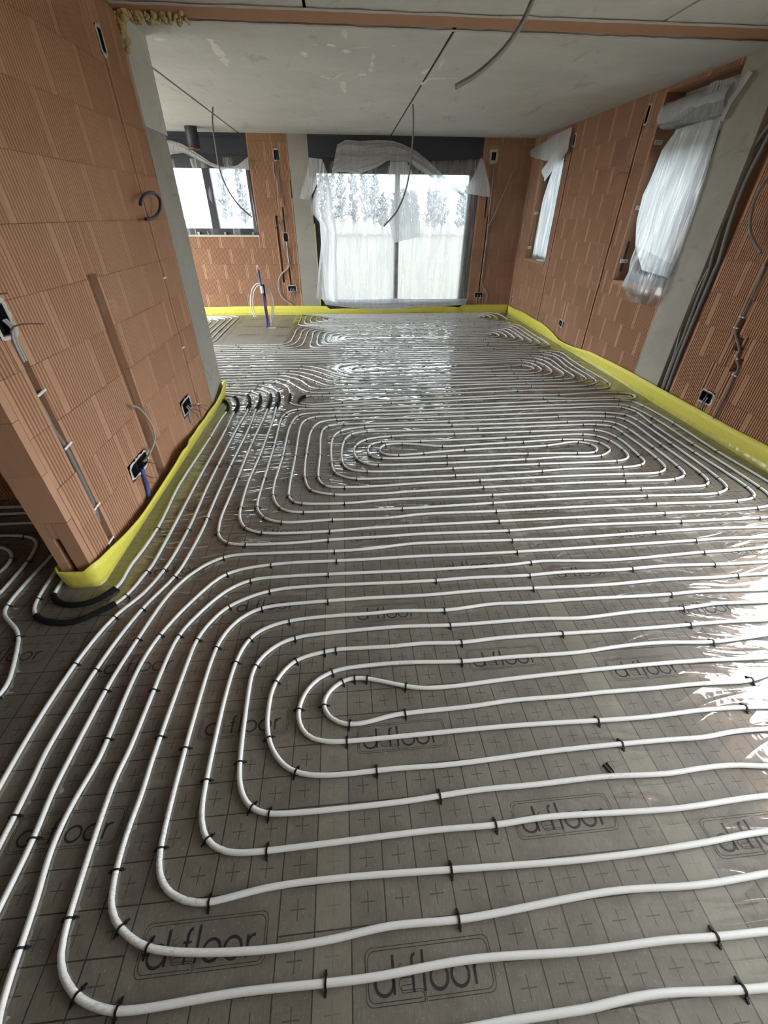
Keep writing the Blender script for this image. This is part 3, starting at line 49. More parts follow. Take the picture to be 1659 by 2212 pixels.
 'far_lower':[(-3.500,6.460),(-1.509,6.456),(-1.199,6.452),(-1.009,6.459),(-0.970,6.465),(-0.941,6.473),(-0.915,6.486),(-0.892,6.504),(-0.872,6.526),(-0.855,6.551),(-0.826,6.614),(-0.806,6.691),(-0.792,6.800),(-0.778,6.990),(-0.776,7.080),(-0.779,7.300),(-0.777,7.380),(-0.769,7.449),(-0.752,7.517),(-0.735,7.553),(-0.714,7.586),(-0.680,7.623),(-0.648,7.646),(-0.622,7.661),(-0.584,7.674),(-0.545,7.681),(-0.495,7.684),(-0.266,7.672),(-0.186,7.671),(2.405,7.671),(2.695,7.678),(2.765,7.675),(2.824,7.663),(2.851,7.652),(2.868,7.642),(2.894,7.614),(2.903,7.597),(2.913,7.569),(2.922,7.510),(2.925,7.440),(2.918,7.210),(2.918,6.850),(2.925,6.580),(2.923,6.520),(2.916,6.471),(2.904,6.433),(2.890,6.407),(2.871,6.386),(2.837,6.367),(2.798,6.356),(2.749,6.350),(2.669,6.348),(2.409,6.355),(-0.052,6.355),(-0.362,6.348),(-0.432,6.352),(-0.481,6.361),(-0.508,6.371),(-0.525,6.381),(-0.553,6.408),(-0.563,6.424),(-0.573,6.452),(-0.584,6.511),(-0.588,6.621),(-0.580,6.920),(-0.587,7.190),(-0.586,7.290),(-0.581,7.340),(-0.573,7.379),(-0.562,7.407),(-0.546,7.431),(-0.525,7.450),(-0.498,7.463),(-0.460,7.474),(-0.421,7.479),(-0.331,7.482),(-0.051,7.475),(2.160,7.475),(2.470,7.482),(2.560,7.480),(2.609,7.472),(2.647,7.460),(2.680,7.440),(2.698,7.418),(2.714,7.382),(2.723,7.343),(2.731,7.284),(2.736,7.194),(2.740,7.044),(2.738,6.884),(2.732,6.754),(2.722,6.675),(2.708,6.627),(2.688,6.594),(2.657,6.570),(2.611,6.554),(2.561,6.547),(2.501,6.544),(2.201,6.551),(0.121,6.551),(-0.129,6.544),(-0.209,6.546),(-0.259,6.552),(-0.297,6.562),(-0.323,6.575),(-0.345,6.594),(-0.362,6.618),(-0.373,6.646),(-0.381,6.684),(-0.389,6.744),(-0.394,6.854),(-0.394,6.984),(-0.388,7.094),(-0.378,7.163),(-0.363,7.210),(-0.340,7.241),(-0.308,7.263),(-0.271,7.275),(-0.222,7.283),(-0.152,7.286),(0.178,7.279),(2.009,7.279),(2.329,7.286),(2.398,7.279),(2.427,7.273),(2.455,7.262),(2.480,7.247),(2.494,7.233),(2.505,7.217),(2.517,7.190),(2.526,7.152),(2.532,7.112),(2.535,7.053),(2.536,6.983),(2.528,6.883),(2.519,6.844),(2.509,6.816),(2.486,6.785),(2.471,6.773),(2.445,6.759),(2.388,6.745),(2.308,6.740),(2.018,6.747),(0.317,6.747),(0.067,6.741),(-0.013,6.742),(-0.052,6.747),(-0.091,6.756),(-0.118,6.768),(-0.141,6.786),(-0.158,6.809),(-0.170,6.836),(-0.180,6.874),(-0.183,6.914),(-0.180,6.953),(-0.171,6.992),(-0.159,7.019),(-0.143,7.043),(-0.120,7.061),(-0.093,7.073),(-0.055,7.083),(-0.015,7.088),(0.075,7.090),(0.395,7.083),(1.875,7.083),(2.215,7.088),(2.265,7.084),(2.292,7.075),(2.313,7.059),(2.321,7.044),(2.319,7.019),(2.303,6.999),(2.278,6.987),(2.239,6.981),(2.159,6.980),(1.879,6.985),(0.378,6.985),(0.058,6.990),(-0.011,6.983),(-0.046,6.968),(-0.060,6.955),(-0.069,6.939),(-0.074,6.921),(-0.073,6.903),(-0.062,6.878),(-0.049,6.865),(-0.033,6.855),(0.005,6.844),(0.064,6.840),(0.414,6.845),(1.915,6.845),(2.195,6.838),(2.275,6.841),(2.314,6.847),(2.343,6.856),(2.369,6.868),(2.391,6.886),(2.403,6.902),(2.416,6.928),(2.425,6.957),(2.431,6.996),(2.431,7.026),(2.426,7.065),(2.414,7.103),(2.400,7.129),(2.388,7.143),(2.364,7.161),(2.337,7.172),(2.299,7.181),(2.209,7.188),(1.939,7.181),(0.279,7.181),(0.159,7.182),(-0.051,7.188),(-0.111,7.186),(-0.161,7.180),(-0.199,7.169),(-0.233,7.150),(-0.258,7.121),(-0.273,7.084),(-0.284,7.026),(-0.290,6.936),(-0.287,6.836),(-0.278,6.767),(-0.271,6.738),(-0.259,6.711),(-0.241,6.688),(-0.218,6.670),(-0.191,6.658),(-0.153,6.649),(-0.113,6.644),(-0.053,6.642),(0.177,6.648),(0.307,6.649),(2.107,6.649),(2.397,6.642),(2.467,6.645),(2.516,6.653),(2.562,6.670),(2.592,6.695),(2.611,6.729),(2.624,6.776),(2.635,6.876),(2.638,7.016),(2.635,7.156),(2.623,7.255),(2.613,7.293),(2.600,7.320),(2.588,7.335),(2.566,7.353),(2.540,7.366),(2.511,7.374),(2.472,7.381),(2.432,7.383),(2.132,7.377),(0.051,7.377),(-0.259,7.384),(-0.319,7.381),(-0.368,7.374),(-0.406,7.362),(-0.438,7.341),(-0.457,7.319),(-0.473,7.283),(-0.483,7.234),(-0.490,7.175),(-0.498,6.965),(-0.493,6.715),(-0.487,6.625),(-0.477,6.566),(-0.466,6.528),(-0.445,6.495),(-0.414,6.472),(-0.377,6.458),(-0.318,6.448),(-0.248,6.446),(0.062,6.453),(2.292,6.453),(2.562,6.446),(2.642,6.447),(2.692,6.453),(2.731,6.462),(2.766,6.479),(2.787,6.498),(2.803,6.523),(2.816,6.560),(2.824,6.609),(2.828,6.669),(2.820,6.999),(2.828,7.319),(2.823,7.429),(2.810,7.487),(2.792,7.522),(2.764,7.548),(2.747,7.557),(2.719,7.567),(2.670,7.576),(2.600,7.580),(2.280,7.573),(-0.141,7.573),(-0.381,7.580),(-0.451,7.579),(-0.530,7.570),(-0.568,7.559),(-0.594,7.546),(-0.610,7.535),(-0.630,7.513),(-0.644,7.488),(-0.655,7.460),(-0.673,7.382),(-0.681,7.292),(-0.685,7.182),(-0.688,6.852),(-0.699,6.642),(-0.707,6.563),(-0.723,6.495),(-0.747,6.441),(-0.765,6.417),(-0.779,6.404),(-0.796,6.393),(-0.822,6.380),(-0.861,6.369),(-0.920,6.359),(-0.979,6.353),(-1.049,6.349),(-1.329,6.354),(-3.500,6.350)],
 'far_feed':[(-3.500,6.560),(-1.558,6.556),(-1.247,6.552),(-1.058,6.559),(-1.028,6.564),(-1.000,6.573),(-0.968,6.595),(-0.956,6.609),(-0.940,6.635),(-0.925,6.672),(-0.913,6.710),(-0.897,6.788),(-0.888,6.898),(-0.879,7.128),(-0.879,7.458),(-0.873,7.528),(-0.861,7.587),(-0.849,7.625),(-0.836,7.652),(-0.820,7.677),(-0.795,7.707),(-0.765,7.733),(-0.740,7.750),(-0.713,7.762),(-0.675,7.774),(-0.635,7.779),(-0.595,7.781),(-0.385,7.770),(-0.305,7.769),(2.518,7.769),(2.808,7.776),(2.858,7.773),(2.897,7.767),(2.936,7.757),(2.962,7.743),(2.977,7.731),(2.994,7.708),(3.006,7.681),(3.016,7.643),(3.022,7.593),(3.024,7.533),(3.016,7.233),(3.016,6.852),(3.024,6.472),(3.022,6.402),(3.016,6.352),(3.006,6.314),(2.989,6.279),(2.969,6.258),(2.935,6.239),(2.887,6.227),(2.827,6.221),(2.497,6.229),(-3.500,6.255)],
 'far_row':[(-3.500,6.150),(2.750,6.140)],
 'far_upper':[(1.000,7.835),(-0.401,7.835),(-0.671,7.828),(-0.720,7.831),(-0.760,7.836),(-0.789,7.844),(-0.816,7.855),(-0.846,7.879),(-0.858,7.895),(-0.870,7.921),(-0.883,7.980),(-0.887,8.059),(-0.880,8.309),(-0.887,8.549),(-0.884,8.639),(-0.877,8.689),(-0.865,8.726),(-0.844,8.759),(-0.821,8.777),(-0.795,8.789),(-0.756,8.799),(-0.717,8.805),(-0.667,8.807),(-0.377,8.800),(2.404,8.800),(2.734,8.807),(2.804,8.804),(2.863,8.793),(2.899,8.778),(2.929,8.753),(2.948,8.719),(2.959,8.681),(2.967,8.622),(2.973,8.532),(2.975,8.392),(2.971,8.262),(2.962,8.173),(2.948,8.115),(2.934,8.089),(2.922,8.074),(2.890,8.052),(2.862,8.042),(2.833,8.035),(2.764,8.028),(2.404,8.035),(-0.157,8.035),(-0.417,8.028),(-0.497,8.029),(-0.547,8.034),(-0.586,8.043),(-0.613,8.054),(-0.637,8.070),(-0.656,8.092),(-0.669,8.118),(-0.677,8.147),(-0.684,8.186),(-0.691,8.276),(-0.691,8.396),(-0.686,8.486),(-0.673,8.554),(-0.657,8.590),(-0.632,8.619),(-0.598,8.638),(-0.540,8.652),(-0.440,8.657),(-0.150,8.650),(2.171,8.650),(2.491,8.657),(2.541,8.655),(2.580,8.650),(2.618,8.640),(2.645,8.627),(2.668,8.609),(2.684,8.585),(2.696,8.558),(2.705,8.519),(2.710,8.460),(2.709,8.400),(2.702,8.350),(2.686,8.304),(2.664,8.272),(2.640,8.255),(2.603,8.241),(2.564,8.233),(2.475,8.228),(2.185,8.235),(0.024,8.235),(-0.246,8.228),(-0.336,8.232),(-0.375,8.240),(-0.403,8.249),(-0.429,8.263),(-0.443,8.276),(-0.455,8.292),(-0.468,8.318),(-0.475,8.346),(-0.477,8.375),(-0.472,8.404),(-0.461,8.432),(-0.445,8.456),(-0.432,8.470),(-0.415,8.480),(-0.388,8.492),(-0.359,8.499),(-0.320,8.504),(-0.240,8.507),(-0.040,8.501),(0.080,8.500),(2.111,8.500),(2.401,8.504),(2.451,8.502),(2.479,8.497),(2.501,8.483),(2.509,8.469),(2.510,8.462),(2.505,8.447),(2.486,8.431),(2.459,8.424),(2.409,8.421),(2.119,8.425),(0.038,8.425),(-0.282,8.429),(-0.321,8.425),(-0.347,8.416),(-0.366,8.398),(-0.370,8.382),(-0.370,8.374),(-0.358,8.352),(-0.335,8.339),(-0.307,8.333),(-0.257,8.330),(0.033,8.335),(2.094,8.335),(2.364,8.329),(2.434,8.329),(2.474,8.333),(2.513,8.341),(2.540,8.351),(2.565,8.367),(2.578,8.381),(2.593,8.405),(2.603,8.433),(2.605,8.461),(2.599,8.490),(2.587,8.516),(2.570,8.539),(2.554,8.551),(2.528,8.564),(2.500,8.572),(2.460,8.579),(2.420,8.581),(2.100,8.575),(-0.041,8.575),(-0.361,8.582),(-0.430,8.578),(-0.489,8.566),(-0.516,8.555),(-0.532,8.544),(-0.557,8.515),(-0.570,8.488),(-0.578,8.460),(-0.587,8.381),(-0.584,8.291),(-0.578,8.251),(-0.570,8.223),(-0.558,8.196),(-0.547,8.180),(-0.533,8.166),(-0.508,8.151),(-0.481,8.141),(-0.451,8.135),(-0.382,8.128),(-0.042,8.135),(2.269,8.135),(2.559,8.128),(2.659,8.133),(2.698,8.141),(2.734,8.156),(2.757,8.174),(2.775,8.197),(2.787,8.224),(2.796,8.262),(2.803,8.312),(2.807,8.382),(2.807,8.462),(2.803,8.542),(2.796,8.601),(2.786,8.639),(2.768,8.674),(2.747,8.695),(2.713,8.714),(2.675,8.724),(2.626,8.730),(2.566,8.732),(2.226,8.725),(-0.265,8.725),(-0.555,8.732),(-0.615,8.730),(-0.655,8.725),(-0.693,8.715),(-0.720,8.703),(-0.743,8.685),(-0.764,8.652),(-0.777,8.615),(-0.785,8.566),(-0.792,8.476),(-0.795,8.366),(-0.795,8.246),(-0.790,8.146),(-0.784,8.086),(-0.777,8.047),(-0.769,8.019),(-0.756,7.992),(-0.744,7.977),(-0.722,7.958),(-0.695,7.946),(-0.667,7.938),(-0.618,7.930),(-0.558,7.928),(-0.288,7.935),(2.504,7.935),(2.784,7.940),(2.853,7.937),(2.891,7.928),(2.912,7.912),(2.920,7.896),(2.921,7.880),(2.915,7.863),(2.904,7.850),(2.888,7.841),(2.860,7.834),(2.831,7.831),(2.751,7.830),(2.501,7.835),(1.050,7.835)],
 'kitchen':[(-3.600,8.720),(-2.529,8.720),(-2.279,8.727),(-2.189,8.722),(-2.150,8.714),(-2.114,8.700),(-2.090,8.683),(-2.072,8.660),(-2.060,8.633),(-2.050,8.595),(-2.045,8.555),(-2.043,8.495),(-2.050,8.185),(-2.050,7.195),(-2.044,6.924),(-2.046,6.875),(-2.052,6.835),(-2.064,6.797),(-2.078,6.772),(-2.098,6.751),(-2.132,6.732),(-2.180,6.719),(-2.239,6.714),(-2.319,6.713),(-2.600,6.720),(-3.000,6.720),(-3.250,6.713),(-3.340,6.716),(-3.379,6.721),(-3.408,6.728),(-3.435,6.740),(-3.459,6.757),(-3.477,6.779),(-3.490,6.806),(-3.500,6.844),(-3.505,6.884),(-3.507,6.974),(-3.500,7.244),(-3.500,7.994),(-3.507,8.324),(-3.504,8.374),(-3.498,8.414),(-3.487,8.452),(-3.473,8.477),(-3.453,8.499),(-3.419,8.518),(-3.381,8.529),(-3.322,8.536),(-3.202,8.538),(-2.872,8.530),(-2.502,8.539),(-2.412,8.535),(-2.343,8.522),(-2.316,8.511),(-2.299,8.501),(-2.274,8.472),(-2.261,8.446),(-2.251,8.407),(-2.245,8.368),(-2.242,8.318),(-2.250,7.938),(-2.250,7.507),(-2.242,7.227),(-2.244,7.127),(-2.254,7.058),(-2.263,7.030),(-2.276,7.004),(-2.288,6.989),(-2.311,6.971),(-2.338,6.959),(-2.377,6.950),(-2.417,6.945),(-2.476,6.943),(-2.777,6.950),(-3.067,6.943),(-3.137,6.945),(-3.196,6.955),(-3.224,6.964),(-3.249,6.978),(-3.264,6.991),(-3.280,7.015),(-3.292,7.042),(-3.301,7.081),(-3.305,7.121),(-3.307,7.180),(-3.300,7.501),(-3.300,7.851),(-3.307,8.141),(-3.299,8.220),(-3.291,8.249),(-3.280,8.276),(-3.263,8.300),(-3.231,8.322),(-3.194,8.336),(-3.135,8.346),(-3.046,8.353),(-2.916,8.356),(-2.775,8.355),(-2.666,8.350),(-2.606,8.344),(-2.567,8.336),(-2.538,8.327),(-2.513,8.313),(-2.498,8.301),(-2.481,8.277),(-2.469,8.250),(-2.460,8.212),(-2.454,8.162),(-2.452,8.102),(-2.460,7.762),(-2.452,7.402),(-2.459,7.312),(-2.465,7.283),(-2.475,7.255),(-2.495,7.222),(-2.510,7.209),(-2.535,7.195),(-2.582,7.181),(-2.652,7.172),(-2.822,7.168),(-2.992,7.174),(-3.050,7.185),(-3.074,7.199),(-3.085,7.213),(-3.092,7.238),(-3.085,7.263),(-3.066,7.282),(-3.040,7.293),(-2.981,7.298),(-2.801,7.291),(-2.731,7.291),(-2.681,7.296),(-2.634,7.310),(-2.601,7.331),(-2.578,7.362),(-2.565,7.399),(-2.555,7.459),(-2.553,7.538),(-2.560,7.779),(-2.554,7.989),(-2.554,8.059),(-2.562,8.128),(-2.570,8.157),(-2.581,8.184),(-2.599,8.207),(-2.622,8.224),(-2.659,8.239),(-2.698,8.247),(-2.767,8.254),(-2.847,8.256),(-2.927,8.255),(-2.997,8.249),(-3.036,8.243),(-3.065,8.234),(-3.092,8.222),(-3.107,8.210),(-3.120,8.196),(-3.135,8.171),(-3.145,8.143),(-3.152,8.104),(-3.157,8.054),(-3.158,7.984),(-3.150,7.634),(-3.158,7.304),(-3.155,7.234),(-3.147,7.175),(-3.138,7.146),(-3.125,7.120),(-3.113,7.105),(-3.090,7.087),(-3.063,7.075),(-3.034,7.067),(-2.955,7.056),(-2.855,7.051),(-2.735,7.049),(-2.615,7.052),(-2.525,7.058),(-2.476,7.065),(-2.437,7.075),(-2.402,7.092),(-2.381,7.112),(-2.362,7.146),(-2.351,7.184),(-2.345,7.233),(-2.343,7.293),(-2.350,7.603),(-2.350,7.954),(-2.343,8.164),(-2.344,8.244),(-2.348,8.293),(-2.355,8.333),(-2.365,8.361),(-2.380,8.386),(-2.400,8.406),(-2.435,8.424),(-2.483,8.436),(-2.533,8.441),(-2.623,8.442),(-2.863,8.435),(-3.153,8.442),(-3.253,8.438),(-3.292,8.431),(-3.320,8.422),(-3.346,8.409),(-3.368,8.389),(-3.383,8.365),(-3.394,8.337),(-3.405,8.268),(-3.408,8.178),(-3.400,7.878),(-3.400,7.428),(-3.408,7.048),(-3.404,6.988),(-3.398,6.949),(-3.386,6.911),(-3.371,6.885),(-3.351,6.865),(-3.317,6.846),(-3.269,6.834),(-3.219,6.829),(-3.099,6.827),(-2.769,6.835),(-2.409,6.826),(-2.339,6.828),(-2.289,6.833),(-2.250,6.841),(-2.214,6.855),(-2.190,6.872),(-2.172,6.895),(-2.157,6.931),(-2.149,6.970),(-2.144,7.010),(-2.143,7.070),(-2.150,7.360),(-2.150,8.120),(-2.143,8.390),(-2.147,8.480),(-2.154,8.519),(-2.164,8.548),(-2.178,8.573),(-2.190,8.588),(-2.214,8.605),(-2.241,8.616),(-2.270,8.624),(-2.309,8.630),(-2.399,8.633),(-2.709,8.625),(-3.600,8.625)],
 'left_bend':[(-3.200,2.121),(-2.276,2.124),(-2.075,2.117),(-2.006,2.106),(-1.977,2.097),(-1.950,2.085),(-1.926,2.067),(-1.912,2.054),(-1.894,2.030),(-1.881,2.003),(-1.862,1.936),(-1.852,1.866),(-1.846,1.676),(-1.848,1.636),(-1.856,1.607),(-1.872,1.570),(-1.952,1.420),(-1.981,1.356),(-2.001,1.289),(-2.010,1.209),(-2.010,1.149),(-2.000,0.928),(-2.000,-0.800)],
 'left_inner':[(-3.200,2.015),(-2.458,2.015),(-2.187,2.019),(-2.117,2.017),(-2.069,2.005),(-2.042,1.992),(-2.017,1.977),(-1.981,1.942),(-1.965,1.917),(-1.958,1.899),(-1.950,1.871),(-1.945,1.831),(-1.948,1.803),(-1.955,1.785),(-1.966,1.769),(-1.986,1.748),(-2.113,1.650),(-2.143,1.624),(-2.170,1.594),(-2.192,1.561),(-2.204,1.534),(-2.212,1.505),(-2.218,1.466),(-2.219,1.386),(-2.204,1.226),(-2.200,1.146),(-2.200,-0.800)],
 'left_long':[(-3.200,2.240),(-2.397,2.237),(-2.126,2.243),(-2.026,2.240),(-1.937,2.226),(-1.898,2.215),(-1.871,2.204),(-1.845,2.189),(-1.823,2.169),(-1.805,2.145),(-1.791,2.119),(-1.776,2.082),(-1.761,2.034),(-1.753,1.995),(-1.747,1.945),(-1.746,1.875),(-1.756,1.755),(-1.759,1.655),(-1.757,1.565),(-1.748,1.516),(-1.735,1.490),(-1.716,1.467),(-1.617,1.384),(-1.579,1.337),(-1.551,1.284),(-1.507,1.183),(-1.483,1.117),(-1.476,1.078),(-1.477,1.059),(-1.482,1.041),(-1.503,1.009),(-1.540,0.975),(-1.642,0.894),(-1.691,0.844),(-1.708,0.819),(-1.721,0.792),(-1.736,0.735),(-1.740,0.695),(-1.741,0.645),(-1.727,0.465),(-1.725,0.394),(-1.740,-0.800)],
}
